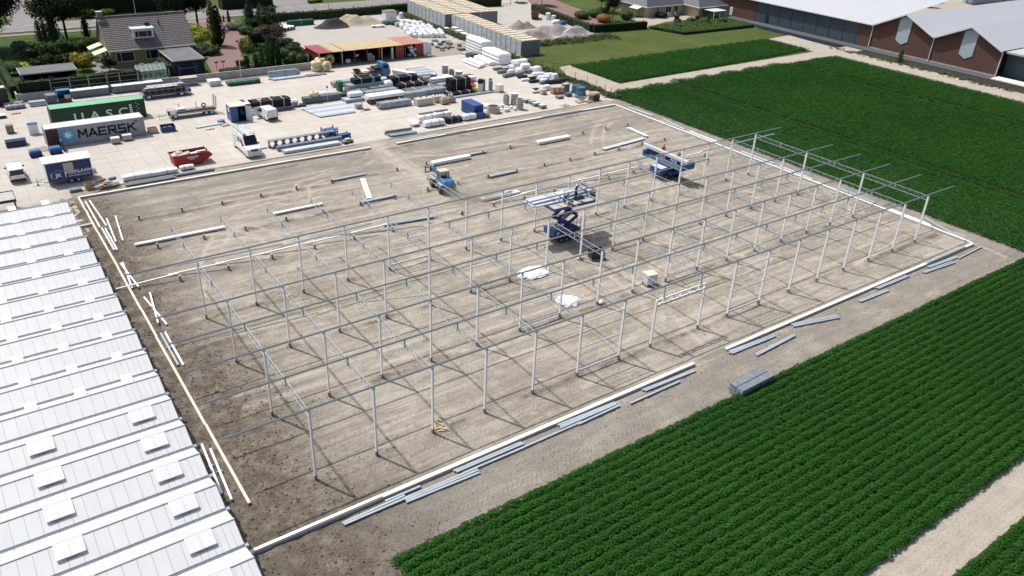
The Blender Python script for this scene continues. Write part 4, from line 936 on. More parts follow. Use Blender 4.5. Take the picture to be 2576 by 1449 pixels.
# ------------------------------------------------------------------ vans
def wheel(parent, x, y, r=.33, w=.2, hub='galv'):
    a = MB().lathe((0, 0, 0), [(r*.62, -w/2), (r*.95, -w/2), (r, -w*.3), (r, w*.3), (r*.95, w/2), (r*.62, w/2)], 18).build('wheel', 'black_rubber', parent, smooth=True); a.rotation_euler = (0, math.pi/2, 0); a.location = (x, y, r)
    h = MB().tube((0, 0, -w*.42), (0, 0, w*.42), r*.63, 12).build('rim', hub, a); return a
def van(name, label, loc, rz, L_, W_, H_, hood, win_side=False, high=False, plate_back=True, door_open=False, rear_glass=True):
    """body built facing -y (front at y=-L/2)"""
    t = thing(name, label, 'van', loc, rz); hl, hw = L_/2, W_/2; fl = .32
    hz = H_*.50; wz = H_*.53
    # side outline (y, z) front to rear
    prof = [(-hl, fl+.08), (-hl+.02, fl+.42), (-hl+.12, hz-.06), (-hl+hood, wz+.06), (-hl+hood+(H_-wz)*.62, H_-.07), (-hl+hood+(H_-wz)*.62+.35, H_), (hl-.30, H_), (hl-.06, H_-.10), (hl, H_*.55), (hl, fl+.05), (hl-.1, fl), (-hl+.15, fl)]
    secs = []
    for sx, tp in ((-1, 0), (-.94, 1), (.94, 1), (1, 0)):
        ring = []
        for y, z_ in prof:
            k = 1-(max(0, z_-wz)/(H_-wz))*.10
            if tp: ring.append((sx*hw*k, y, z_))
            else: ring.append((sx*hw*k, y*.985, fl+(z_-fl)*.975+.012))
        secs.append(ring)
    MB().loft(secs).build('body', 'white_paint', t, smooth=True, bevel=.04)
    yw0, yw1 = -hl+hood-.02, -hl+hood+(H_-wz)*.62-.04
    k1 = 1-.02; MB().add([(-hw*.86, yw0+.03, wz+.11), (hw*.86, yw0+.03, wz+.11), (hw*.80, yw1-.02, H_-.11), (-hw*.80, yw1-.02, H_-.11)], [(0, 1, 2, 3)]).build('windscreen', 'dark_glass', t).location = (0, -.028, .022)
    for s_ in (-1, 1):
        xs_ = s_*(hw*.985)
        y0, y1 = yw0+.32, yw1+.80
        z0w, z1w = wz+.06, H_-.22 if not high else wz+.72
        kx = lambda z_: s_*(hw*(1-(max(0, z_-wz)/(H_-wz))*.10)+.008)
        MB().add([(kx(z0w), y0, z0w), (kx(z0w), y1, z0w), (kx(z1w), y1, z1w), (kx(z1w), yw1+.12, z1w)], [(0, 1, 2, 3)]).build('side_window', 'dark_glass', t)
        if win_side: MB().add([(kx(z0w), y1+.25, z0w+.05), (kx(z0w), y1+1.15, z0w+.05), (kx(z1w), y1+1.15, z1w), (kx(z1w), y1+.25, z1w)], [(0, 1, 2, 3)]).build('side_window', 'dark_glass', t)
        m_ = MB().cbox((s_*(hw+.12), yw0+.35, wz+.12), (.2, .1, .18)).build('mirror', 'black_plastic', t)
        MB().cbox((s_*hw*.72, -hl+.06, hz-.20), (.36, .10, .16)).build('headlight', 'lamp_white', t)
        MB().cbox((s_*hw*.93, hl-.0, fl+.62), (.10, .05, .45)).build('tail_light', 'lamp_red', t)
        wheel(t, s_*(hw-.1), -hl+.85, .33 if not high else .36); wheel(t, s_*(hw-.1), hl-.95, .33 if not high else .36)
        MB().box(s_*(hw-.005)-.015, -hl+1.5, fl+.1, s_*(hw-.005)+.015, hl-1.6, fl+.2).build('sill_trim', 'black_plastic', t)
    MB().box(-hw*.92, -hl-.04, fl+.02, hw*.92, -hl+.12, fl+.30).build('front_bumper', 'white_paint' if high else 'black_plastic', t, bevel=.03)
    MB().box(-hw*.45, -hl-.03, hz-.34, hw*.45, -hl+.08, hz-.14).build('grille', 'black_plastic', t)
    MB().box(-hw*.95, hl-.10, fl-.02, hw*.95, hl+.06, fl+.25).build('rear_bumper', 'black_plastic', t, bevel=.03)
    if rear_glass: MB().add([(-hw*.84, hl+.004, H_*.58), (hw*.84, hl+.004, H_*.58), (hw*.78, hl-.055, H_-.16), (-hw*.78, hl-.055, H_-.16)], [(3, 2, 1, 0)]).build('rear_window', 'dark_glass', t).location = (0, .02, 0)
    if plate_back: MB().box(-.26, hl+.0, fl+.42, .26, hl+.02, fl+.53).build('number_plate', 'plate_yellow', t)
    MB().box(-.26, -hl-.055, fl+.12, .26, -hl-.035, fl+.22).build('number_plate', 'plate_yellow', t)
    return t
v1 = van('parked_van', 'small white van with dark rear window parked left of the blue site trailer', (-9.42, 68.1, 0), math.pi, 4.3, 1.72, 1.80, .95)
v2 = van('parked_van', 'small white van with driver door open beside the blue store box', (24.9, 77.3, 0), math.pi+.10, 4.1, 1.72, 1.82, .9, rear_glass=False)
MB().cbox((1.25, -.75, 1.05), (.95, .06, 1.2), .25).build('open_door', 'white_paint', v2); 
MB().cbox((1.26, -.78, 1.40), (.7, .07, .45), .25).build('door_window', 'dark_glass', v2)
v3 = van('parked_van', 'tall white van with roof rack and ladder beside the red skip', (17.45, 64.3, 0), 0, 6.3, 1.96, 2.68, 1.15, True, True)
rk = MB()
for y in (-1.2, -.2, .8, 1.8, 2.8): rk.bar((-.78, y, 2.78), (.78, y, 2.78), .05)
rk.bar((-.78, -1.3, 2.80), (-.78, 3.0, 2.80), .05).bar((.78, -1.3, 2.80), (.78, 3.0, 2.80), .05).bar((-.3, -1.3, 2.80), (-.3, 3.0, 2.80), .04)
for x in (-.7, .7):
    for y in (-1.0, 1.0, 2.6): rk.bar((x, y, 2.6), (x, y, 2.8), .05)
rk.build('roof_rack', 'galv', v3)
ld = MB().bar((.15, -1.3, 2.84), (.15, 2.9, 2.84), .05).bar((.62, -1.3, 2.84), (.62, 2.9, 2.84), .05)
for k in range(10): ld.bar((.15, -1.1+.42*k, 2.84), (.62, -1.1+.42*k, 2.84), .09, .03)
ld.build('ladder', 'white_steel', v3)
MB().box(-.74, -1.2, 2.82, -.35, 2.8, 2.86).build('rack_plate', 'galv', v3)
MB().poly([(1.1, 1.35), (1.75, 1.95), (2.4, 1.7), (2.4, 1.2), (1.8, .95)], -.995, -.985, 'X').build('side_emblem', 'sky_sign', v3)
MB().poly([(1.25, 1.4), (1.75, 1.82), (2.28, 1.62), (2.28, 1.28), (1.8, 1.06)], -1.0, -.994, 'X').build('side_emblem_inner', 'white_paint', v3)

# ------------------------------------------------------------------ skip
sk = thing('waste_skip', 'red skip filled with boards and rubble at the edge of the yard', 'skip', (9.75, 63.45, 0), .02)
side = [(-2.15, .0), (1.0, .0), (2.55, .95), (2.55, 1.15), (2.2, 1.48), (-2.35, 1.48)]
b = MB()
for s_ in (-1, 1): b.poly(side, s_*.98-.03, s_*.98+.03, 'Y')
b.add([(-2.15, -.98, .02), (-2.15, .98, .02), (-2.35, .98, 1.48), (-2.35, -.98, 1.48)], [(0, 1, 2, 3)]); b.add([(-2.15, -.98, .03), (1.0, -.98, .03), (1.0, .98, .03), (-2.15, .98, .03)], [(0, 1, 2, 3)]); b.add([(1.0, -.98, .03), (2.5, -.98, .95), (2.5, .98, .95), (1.0, .98, .03)], [(0, 1, 2, 3)])
b.build('tub', 'red_paint', sk)
rim = MB()
for s_ in (-1, 1): rim.box(-2.4, s_*1.0-.06, 1.44, 2.25, s_*1.0+.06, 1.54)
rim.box(-2.42, -1.0, 1.44, -2.3, 1.0, 1.54).build('rim', 'red_paint', sk)
for x in (-1.6, -.2, 1.2): MB().box(x-.05, -1.05, .2, x+.05, -1.0, 1.44).build('rib', 'red_paint', sk)
MB().box(-.6, -1.062, 1.02, .75, -1.052, 1.22).build('name_sign', 'print_white', sk); text('sign_lettering', 'CONTAINERS', .14, (.07, -1.068, 1.12), FACE, 'red_paint', sk, .003, 1.1)
MB().box(-.3, -1.055, .82, .35, -1.05, .90).build('phone_sign', 'print_white', sk)
MB().poly([(-2.2, -.9), (2.3, -.9), (2.3, .9), (-2.2, .9)], .75, .8).build('rubble_bed', 'concrete_dark', sk)
rnd = random.Random(4)
for k in range(13): 
    wst = thing('waste_board', 'waste board in the red skip, %s laid from the bottom' % ORD[k], 'board', (9.75+rnd.uniform(-1.9, 1.8), 63.45+rnd.uniform(-.5, .5), 1.12+.035*k), rnd.uniform(-.4, .5), 'boards in the red skip')
    MB().cbox((0, 0, 0), (rnd.uniform(.7, 1.5), rnd.uniform(.35, .7), .035), 0, rnd.uniform(-.25, .25), rnd.uniform(-.2, .2)).build('sheet', rnd.choice(['concrete_white', 'concrete', 'timber_pale', 'galv_light']), wst)

# ------------------------------------------------------------------ store box with open door, and trailers
bc = thing('store_box', 'blue steel store box with white roof and open door', 'store box', (20.75, 78.4, 0), -.04)
b = MB().box(-1.1, 1.1, .05, 1.1, 1.15, 2.3).box(-1.15, -1.15, .05, -1.1, 1.15, 2.3).box(1.1, -1.15, .05, 1.15, 1.15, 2.3).box(-1.1, -1.15, .05, -.1, -1.1, 2.3).box(-1.1, -1.1, .03, 1.1, 1.1, .08)
b.build('wall', 'blue_paint', bc); MB().box(-1.18, -1.18, 2.302, 1.18, 1.18, 2.40).build('roof', 'cream', bc)
MB().cbox((1.42, -1.55, 1.17), (.05, 1.05, 2.2), .75).build('door', 'galv_light', bc)
MB().box(-1.165, -.5, 1.4, -1.152, .2, 2.1).build('sign', 'print_white', bc)
def flatbed(name, label, x0, x1, y0, y1, m, wheels, drawbar, extras):
    t = thing(name, label, 'trailer', ((x0+x1)/2, (y0+y1)/2, 0)); hl = (x1-x0)/2; hw = (y1-y0)/2
    MB().box(-hl, -hw, .72, hl, hw, .82).build('deck', 'timber_old', t); MB().box(-hl, -hw-.02, .60, hl, -hw+.06, .84).box(-hl, hw-.06, .60, hl, hw+.02, .84).box(-hl+.2, -.3, .48, hl-.2, .3, .70).build('chassis', m, t)
    for wx, r in wheels:
        for s_ in (-1, 1):
            a = wheel(t, 0, 0, r, .24, 'galv_light'); a.rotation_euler = (math.pi/2, 0, 0); a.location = (wx, s_*(hw-.14), r)
    if drawbar: MB().bar((-hl, -.5, .55), (-hl-1.5, 0, .5), .08).bar((-hl, .5, .55), (-hl-1.5, 0, .5), .08).bar((-hl-1.4, 0, .5), (-hl-1.9, 0, .5), .08).tube((-hl-1.3, 0, .02), (-hl-1.3, 0, .9), .04, 8).build('drawbar', 'galv', t)
    return t
ft = flatbed('flat_trailer', 'long dark flat trailer loaded with black sheets behind the green container', 11.2, 18.2, 94.4, 96.8, 'blue_dark', ((-2.6, .48), (2.4, .48)), False, 0)
for x in [-3.3+i*.95 for i in range(8)]:
    for s_ in (-1, 1): MB().box(x-.03, s_*1.16-.03, .85, x+.03, s_*1.16+.03, 2.0).build('stake', 'galv_dark', ft)
for z_ in (1.4, 1.95): MB().box(-3.4, -1.20, z_, 3.4, -1.16, z_+.05).box(-3.4, 1.16, z_, 3.4, 1.20, z_+.05).build('side_rail', 'galv_dark', ft)
MB().box(3.5, -.9, .5, 4.0, .9, .95).build('rear_step', 'blue_dark', ft)
bale('sheet_load', 'black sheets piled on the long flat trailer', 'sheets', 11.5, 17.9, 94.7, 96.5, .83, 1.62, 'black_plastic', lump=.10, rnd=.1)
bale('sheet_load', 'pale sheet wave lying on the black load of the long flat trailer', 'sheets', 11.8, 16.8, 94.9, 95.6, 1.60, 1.75, 'concrete_white', lump=.2, rnd=.1)
pipes('pipe_load', 'grey pipes on top of the load of the long flat trailer', 'pipes', 12.3, 17.9, 95.7, 5, 1, .07, 'galv_light', 1.64, straps=0, bearer=False)
t2 = flatbed('plant_trailer', 'low grey machine trailer with upright ramps standing alone on the yard', 12.2, 19.0, 82.6, 84.5, 'galv', ((-2.6, .40), (1.9, .36), (2.7, .36)), True, 0)
for y in (-.55, .55): MB().cbox((3.55, y, 1.75), (.10, .45, 1.9), 0, 0, .10).build('ramp', 'galv', t2)
MB().box(-2.4, -.9, .84, 3.3, -.3, 1.0).build('mat_roll', 'black_plastic', t2)
for p in ((-1.5, .9), (1.0, .9)): MB().box(p[0]-.04, p[1]-.04, .82, p[0]+.04, p[1]+.04, 1.75).build('stake', 'galv_dark', t2)
MB().bar((-3.3, -.9, 1.2), (-3.3, .9, 1.2), .05).bar((-3.3, -.9, .84), (-3.3, -.9, 1.2), .05).bar((-3.3, .9, .84), (-3.3, .9, 1.2), .05).bar((-3.3, -.9, 1.2), (-2.1, -.9, 1.05), .05).bar((-3.3, .9, 1.2), (-2.1, .9, 1.05), .05).build('front_rail', 'galv', t2)
MB().torus((-3.45, -.85, .95), .3, .09, 14, 6, 'X').build('spare_wheel', 'black_rubber', t2)
cl_ = MB().torus((0, 0, .36), .26, .10, 16, 6, 'Y'); tag(cl_.build('cable_coil', 'black_plastic', None, loc=(17.6, 84.1, .83)), 'black cable coil standing on the machine trailer deck', 'coil')
bale('plastic_bag', 'clear plastic bag on the front of the machine trailer deck', 'bag', 13.7, 14.8, 83.7, 84.4, .83, 1.2, 'white_plastic', lump=.12, rnd=.5)

# ------------------------------------------------------------------ flatbed truck
tk = thing('flatbed_truck', 'blue cab flatbed truck loaded with scrap between the stacks', 'truck', (49.2, 91.5, 0), -.02)
MB().box(-3.2, -.45, .55, 3.0, .45, .80).build('chassis', 'blue_dark', tk); MB().box(-3.2, -1.15, .95, 1.7, 1.15, 1.08).build('deck', 'timber_old', tk)
for y in (-1.14, 1.14): MB().box(-.3, y-.03, 1.08, 1.65, y+.03, 1.55).build('side_board', 'blue_dark', tk)
MB().box(1.6, -1.15, 1.08, 1.68, 1.15, 2.0).build('headboard', 'blue_paint', tk)
cab = [(1.78, .55), (3.35, .55), (3.42, 1.25), (3.25, 1.55), (3.05, 2.45), (2.8, 2.58), (1.85, 2.58), (1.78, 2.4)]
MB().poly(cab, -1.1, 1.1, 'Y').build('cab', 'blue_bright', tk, bevel=.06)
MB().add([(3.44-.10, -.95, 1.62), (3.44-.10, .95, 1.62), (3.16, .9, 2.35), (3.16, -.9, 2.35)], [(0, 1, 2, 3)]).build('windscreen', 'dark_glass', tk).location = (.0, 0, 0)
for s_ in (-1, 1):
    MB().add([(2.0, s_*1.108, 1.55), (2.95, s_*1.108, 1.55), (2.85, s_*1.108, 2.3), (2.0, s_*1.108, 2.3)], [(0, 1, 2, 3)]).build('side_window', 'dark_glass', tk)
    for x in (2.6, -1.3, -2.2):
        a = wheel(tk, 0, 0, .48, .28, 'galv_dark'); a.rotation_euler = (math.pi/2, 0, 0); a.location = (x, s_*.95, .48)
MB().box(1.75, -1.05, 2.585, 2.6, 1.05, 2.66).build('roof_deflector', 'blue_bright', tk)
MB().box(.4, -.9, 1.09, 1.5, .9, 1.95).build('tool_box', 'black_plastic', tk)
hop = thing('steel_hopper', 'rusty red funnel hopper on the rear of the flatbed truck', 'hopper', (46.5, 91.5, 1.09)); MB().loft([[(-.25, -.25, 0), (.25, -.25, 0), (.25, .25, 0), (-.25, .25, 0)], [(-.55, -.6, .75), (.55, -.6, .75), (.55, .6, .75), (-.55, .6, .75)]], False).build('funnel', 'rust', hop)
bale('rubble_bag', 'white sheeted load in the middle of the flatbed truck', 'load', 47.2, 48.7, 90.7, 92.3, 1.09, 1.62, 'concrete_white', lump=.15, rnd=.2)
cont_box('rusty_bin', 'rusty steel bin behind the truck cab tool box', 'bin', 49.2, 91.5, .8, 1.9, .5, 'rust', 1.09, pal=False)
# ------------------------------------------------------------------ goods on the yard
YP = 'pipe packs on the yard'; YW = 'wrapped packs on the yard'
# --- near edge of the yard, left
planks('plate_stack', 'small stack of grey green sheets beside the wood heap', 'sheets', -4.95, -3.65, 59.9, 60.75, 0, 4, .05, 'galv_dark', jit=.05)
jb = thing('cardboard_box', 'open cardboard box of rubbish at the left end of the wood heap', 'box', (-2.75, 60.25, 0), .12)
for a, b, c_, d_ in ((-.5, -.4, .5, -.37), (-.5, .37, .5, .4), (-.5, -.4, -.47, .4), (.47, -.4, .5, .4)): MB().box(a, b, 0, c_, d_, .75).build('side', 'cardboard', jb)
MB().box(-.46, -.36, .02, .46, .36, .45).build('filling', 'timber_pale', jb)
rnd = random.Random(12)
for k in range(16):
    t = thing('waste_plank', 'old plank in the wood heap by the foundation corner, %s from the bottom' % ORD[k], 'plank', (-1.15+rnd.uniform(-.7, .9), 59.7+rnd.uniform(-.4, .4), .10+.045*k), rnd.uniform(-.35, .75)+(1.2 if k > 12 else 0), 'planks in the wood heap')
    MB().cbox((0, 0, 0), (rnd.uniform(1.4, 2.4), .12, .06), 0, 0, rnd.uniform(-.12, .12)).build('plank', rnd.choice(['timber_old', 'timber_old', 'timber']), t)
bale('rubbish_bag', 'dark red sack on top of the wood heap', 'bag', -1.7, -.9, 60.0, 60.6, .62, 1.0, 'red_old', lump=.14, rnd=.6)
bale('rubbish_bag', 'bright blue sack on top of the wood heap', 'bag', -.6, .2, 59.9, 60.5, .62, 1.05, 'blue_bright', lump=.14, rnd=.6)
bale('rubbish_bag', 'small dark blue tub beside the cardboard box', 'bag', -2.2, -1.8, 60.0, 60.4, .3, .75, 'blue_paint', lump=.1, rnd=.7)
bale('wrapped_pack', 'long pack wrapped in crumpled white plastic in front of the red skip', 'wrapped pack', 1.0, 7.4, 60.4, 61.4, .06, .72, 'white_plastic', straps=3, lump=.07, rnd=.22, group=YW, foot='timber_old')
bale('wrapped_pack', 'short white pack with straps right under the red skip', 'wrapped pack', 7.8, 9.5, 60.9, 61.6, .12, .62, 'white_plastic', straps=2, lump=.03, rnd=.1, group=YW, foot='timber_old')
pipes('pipe_pack', 'thin grey pipes lying along the kerb beside the wood heap', 'pipes', .9, 6.6, 58.75, 3, 1, .11, 'galv_dark', .05, straps=0, group=YP)
pipes('pipe_pack', 'thin grey pipes lying along the kerb below the red skip', 'pipes', 6.9, 11.6, 59.25, 2, 1, .12, 'galv_dark', .05, straps=0, group=YP)
planks('board_stack', 'flat long boards between the white pack and the kerb pipes', 'boards', 1.2, 9.0, 59.75, 60.1, 0, 1, .08, 'timber_old', jit=.02)
# --- beams right of the tall van
hb = thing('castellated_beam', 'long steel beam with hexagon holes lying right of the tall van', 'steel beam', (20.3, 64.15, .06))
n = 9; L_ = 9.7; o_ = MB().box(0, -.35, 0, L_, .35, .06).box(0, -.35, .94, L_, .35, 1.0)
for k in range(n+1): x = L_*k/n; o_.poly([(max(0, x-.42), .06), (min(L_, x+.42), .06), (min(L_, x+.16), .5), (min(L_, x+.42), .94), (max(0, x-.42), .94), (max(0, x-.16), .5)], -.03, .03, 'Y')
o_.build('web', 'galv_dark', hb)
MB().box(.1, -.06, -.08, .25, .06, 0).box(9.3, -.06, -.08, 9.45, .06, 0).build('bearer', 'timber_old', hb)
tb_ = thing('steel_duct', 'long grey half round duct lying in front of the beam with holes', 'duct', (20.9, 62.6, .06)); MB().prof((0, 0, 0), (9.4, 0, 0), [(-.45, 0), (-.45, .30), (-.32, .55), (0, .66), (.32, .55), (.45, .30), (.45, 0)]).build('shell', 'galv_dark', tb_)
planks('steel_bundle', 'pack of pale long sections at the kerb right of the tall van', 'steel bundle', 21.2, 29.5, 60.8, 61.8, .02, 3, .09, 'galv_light', split=6, jit=.12)
rods('steel_profile', 'short pale section end poking out behind the beam with holes', 'steel profile', (18.9, 64.5), (20.2, 64.5), 3, .18, .15, 'galv_light', kind='box', z=.05)
for (x, y, w_, d_, h_, lab, m) in [(29.8, 65.5, 1.9, 1.3, .95, 'dark blue steel frame machine behind the long beams', 'blue_dark'), (31.0, 63.6, 1.9, .9, .55, 'low blue steel fork frame beside the long beams', 'blue_dark')]:
    t = thing('machine_frame', lab, 'machine part', (x, y, 0), .1)
    for s_ in (-1, 1):
        for q in (-1, 1): MB().box(s_*w_/2-.06, q*d_/2-.06, 0, s_*w_/2+.06, q*d_/2+.06, h_*1.25).build('upright', m, t)
    for z_ in (.15, .5, .85):
        MB().box(-w_/2, -d_/2, z_*h_, w_/2, d_/2, z_*h_+.10).build('shelf', 'blue_paint', t)
mc = thing('small_machine', 'small grey green machine by the site entrance', 'machine', (30.6, 61.3, 0), .2)
MB().box(-.8, -.45, .12, .8, .45, .4).build('body', 'galv_dark', mc, bevel=.05); MB().box(-.3, -.3, .4, .5, .3, .62).build('hood', 'tan_paint', mc, bevel=.05); MB().tube((-.5, -.5, .16), (-.5, .5, .16), .16, 10).tube((.5, -.5, .16), (.5, .5, .16), .16, 10).build('roller', 'black_rubber', mc)
# --- right of the entrance
rk_ = thing('steel_rack', 'long dark steel sections on a low rack right of the site entrance', 'steel rack', (38.9, 61.2, 0), -.06)
for k, (y, z_, m) in enumerate(((.55, .12, 'galv_dark'), (.45, .42, 'galv_dark'), (-.1, .1, 'galv'), (-.45, .1, 'galv_dark'), (-.7, .1, 'galv'))): MB().box(-2.2+.1*k, y-.14, z_, 2.1+.08*k, y+.14, z_+.2).build('section', m, rk_)
for x in (-1.4, 1.4): MB().box(x-.06, -.8, 0, x+.06, .8, .095).build('bearer', 'timber_old', rk_)
bale('wrapped_pack', 'white wrapped bale nearest the kerb right of the entrance', 'wrapped pack', 43.5, 46.9, 61.6, 63.0, .05, 1.0, 'white_plastic', straps=2, lump=.04, rnd=.35, group=YW)
bale('wrapped_pack', 'white wrapped bale with dark top behind the nearest white bale', 'wrapped pack', 43.8, 46.9, 64.0, 65.4, .05, 1.15, 'white_plastic', straps=2, lump=.05, rnd=.3, group=YW)
bale('wrapped_pack', 'crumpled white wrap heap left of the nearest bales', 'wrapped pack', 42.1, 43.4, 63.0, 64.8, .02, .8, 'white_plastic', lump=.2, rnd=.6, group=YW)
bale('wrapped_pack', 'white wrapped bale behind the black pipe pack at the kerb', 'wrapped pack', 46.9, 49.9, 64.6, 65.9, .05, 1.0, 'white_plastic', straps=1, lump=.05, rnd=.3, group=YW)
pipes('pipe_pack', 'black pipes in a low pack at the kerb between white bales', 'pipes', 47.4, 50.1, 61.8, 6, 3, .13, 'black_plastic', .08, hexp=True, straps=2, sm='grey_plastic', group=YP)
bale('wrapped_pack', 'grey and white wrapped bale left of the blue crates', 'wrapped pack', 50.4, 52.8, 61.9, 63.0, .05, .95, 'white_plastic', straps=1, lump=.04, rnd=.3, group=YW)
for x0, x1, y, lab in ((44.2, 46.6, 64.7, 'dark grey mat lying on the white bale with dark top'), (50.6, 52.6, 63.4, 'dark grey rolls lying behind the bale left of the blue crates'), (47.3, 49.5, 65.2, 'dark strip on the bale behind the black pipe pack')):
    pipes('pipe_roll', lab, 'pipes', x0, x1, y, 2, 1, .12, 'grey_plastic', 1.12 if x0 < 45 else .98 if x0 < 48 else .05, straps=0, bearer=False)
# blue plastic crates
for k in range(4):
    for j in range(2):
        t = thing('blue_crate', 'blue plastic crate in the %s layer of the blue stack, %s from the yard side' % (('lower', 'upper')[j], ORD[3-k]), 'crate', (53.9, 63.6+.95*k, .02+.88*j), 0, 'blue crates')
        MB().box(-.88, -.46, .1, .88, .46, .86).build('body', 'blue_paint', t, bevel=.03)
        for x in (-.7, -.35, 0, .35, .7): MB().box(x-.03, -.49, .12, x+.03, -.462, .84).build('rib', 'blue_paint', t)
        for x in (-.4, 0, .4):
            MB().box(-.91, x-.03, .12, -.882, x+.03, .84).build('rib', 'blue_paint', t)
        MB().box(-.88, -.46, 0, .88, .46, .095).build('base', 'blue_dark', t)
        if j: MB().box(-.9, -.48, .861, .9, .48, .90).build('lid', 'blue_paint', t)
t = thing('blue_crate', 'single blue crate standing in front of the blue stack', 'crate', (53.6, 62.45, 0), .02, 'blue crates'); MB().box(-.65, -.46, .02, .65, .46, .80).build('body', 'blue_paint', t, bevel=.03); MB().box(-.67, -.48, .802, .67, .48, .85).build('rim', 'blue_dark', t)
bk = thing('wire_basket', 'wire basket full of tangled brown hose beside the blue crates', 'basket', (54.75, 62.2, 0)); m = MB()
for x in (-.45, 0, .45):
    for y in (-.45, .45): m.bar((x, y, 0), (x, y, .8), .035)
    
for z_ in (.05, .4, .8): m.bar((-.45, -.45, z_), (.45, -.45, z_), .03).bar((-.45, .45, z_), (.45, .45, z_), .03).bar((-.45, -.45, z_), (-.45, .45, z_), .03).bar((.45, -.45, z_), (.45, .45, z_), .03)
m.build('wire_frame', 'galv_dark', bk)
bale('hose_tangle', 'tangled brown hose inside the wire basket', 'hose', 54.35, 55.15, 61.8, 62.6, .06, .72, 'timber_old', lump=.3, rnd=.5)
# concrete rings and pipes
def cring(label, x, y, r, h, tw, m='concrete', name='concrete_ring', group='concrete rings and pipes', lip=True):
    t = thing(name, label, 'concrete ring', (x, y, 0), 0, group); MB().ring((0, 0, .02), r, tw, h, 28).build('wall', m, t, smooth=True)
    if lip: MB().ring((0, 0, h*.52), r+.025, .03, .06, 28).build('joint_band', 'concrete_dark', t)
    return t
cring('wide open concrete ring beside the blue crates', 57.25, 63.95, 1.02, 1.0, .10, lip=False)
t = thing('ring_cover', 'pale round cover lying behind the wide concrete ring', 'cover', (57.6, 67.0, 0), 0, 'concrete rings and pipes'); MB().lathe((0, 0, 0), [(0, .42), (.9, .42), (.95, .36), (.95, .05), (0, .05)], 24).build('disc', 'concrete_white', t)
cring('upright concrete pipe at the back left of three', 61.6, 66.7, .52, 1.55, .08)
cring('upright concrete pipe with a closed lid in the middle of three', 62.9, 66.2, .58, 1.75, .08); MB().lathe((0, 0, 1.77), [(0, .09), (.60, .09), (.60, 0), (0, 0)], 24).build('lid', 'concrete_white', bpy.data.objects[C.objects[-1].name].parent)
cring('upright open concrete pipe nearest the kerb', 62.0, 63.4, .60, 1.7, .09)
for k, (x, y, w_, d_, h_, lab) in enumerate([(59.4, 63.3, .95, .6, .45, 'square white concrete block in front of the upright pipes'), (60.2, 64.6, .6, .5, .4, 'small concrete block behind the square white block'), (60.9, 64.2, .55, .5, .4, 'small concrete block left of the nearest pipe'), (60.85, 63.15, .5, .45, .4, 'hollow concrete block right at the foot of the nearest pipe'), (59.6, 66.3, 1.0, .6, .12, 'flat concrete slab left of the upright pipes'), (58.9, 64.6, .9, .6, .12, 'flat concrete slab beside the wide ring'), (60.1, 65.6, .8, .5, .42, 'low concrete block between slab and pipes')]):
    t = thing('concrete_block', lab, 'concrete block', (x, y, 0), .03*k, 'loose concrete blocks'); MB().box(-w_/2, -d_/2, .05 if h_ > .2 else .02, w_/2, d_/2, .05+h_).build('block', 'concrete_white', t, bevel=.02)
    if h_ > .2: MB().box(-w_/2+.05, -d_/2+.05, 0, w_/2-.05, d_/2-.05, .048).build('base', 'concrete_dark', t)
for k, (x, y) in enumerate(((65.35, 66.1), (65.75, 65.0), (65.55, 63.7), (65.8, 62.2))):
    t = thing('grey_crate', 'grey box in a row right of the concrete pipes, %s from the back' % ORD[k], 'box', (x, y, 0), .06, 'grey boxes in a row'); MB().box(-.55, -.42, .06, .55, .42, .5).build('body', 'galv_dark' if k > 1 else 'concrete_dark', t, bevel=.03); MB().box(-.57, -.44, .502, .57, .44, .60).build('lid', 'galv_light' if k > 1 else 'concrete', t, bevel=.02); MB().box(-.4, -.3, 0, .4, .3, .058).build('base', 'timber_old', t)
t = thing('manhole_slab', 'single square slab lying on the yard near the kerb', 'slab', (70, 61.6, 0), .1); MB().box(-.75, -.5, .02, .75, .5, .14).build('slab', 'concrete', t, bevel=.02); MB().box(-.4, -.25, .141, .4, .25, .16).build('cover', 'concrete_dark', t)
# pallets, cages and cartons at the far right corner
pmesh = pallet_mb().mesh('boards', 'timber_old'); pm2 = pallet_mb().mesh('boards', 'timber')
for k in range(9):
    t = thing('pallet', 'old pallet in the tall stack at the yard corner, %s from the ground' % ORD[k], 'pallet', (76.6+random.uniform(-.12, .12), 61.9+random.uniform(-.1, .1), .15*k), random.uniform(-.12, .12), 'stacked pallets'); o = link('boards', pmesh if k < 7 else pm2, t); o.scale = (1.3, 1.5, 1)
for k, (x, y, rz, rx, lab) in enumerate(((73.4, 62.0, .3, .25, 'broken pallet lying flat left of the pallet stack'), (74.5, 62.3, .2, -.7, 'pale pallet leaning against the pallet stack'), (75.2, 61.3, .1, 0, 'pallet lying flat in front of the pallet stack'))):
    t = thing('pallet', lab, 'pallet', (x, y, .05+.4*abs(rx)), rz, 'loose pallets'); o = link('boards', pm2 if k < 2 else pmesh, t); o.rotation_euler[0] = rx; o.scale = (1.1, 1.3, 1)
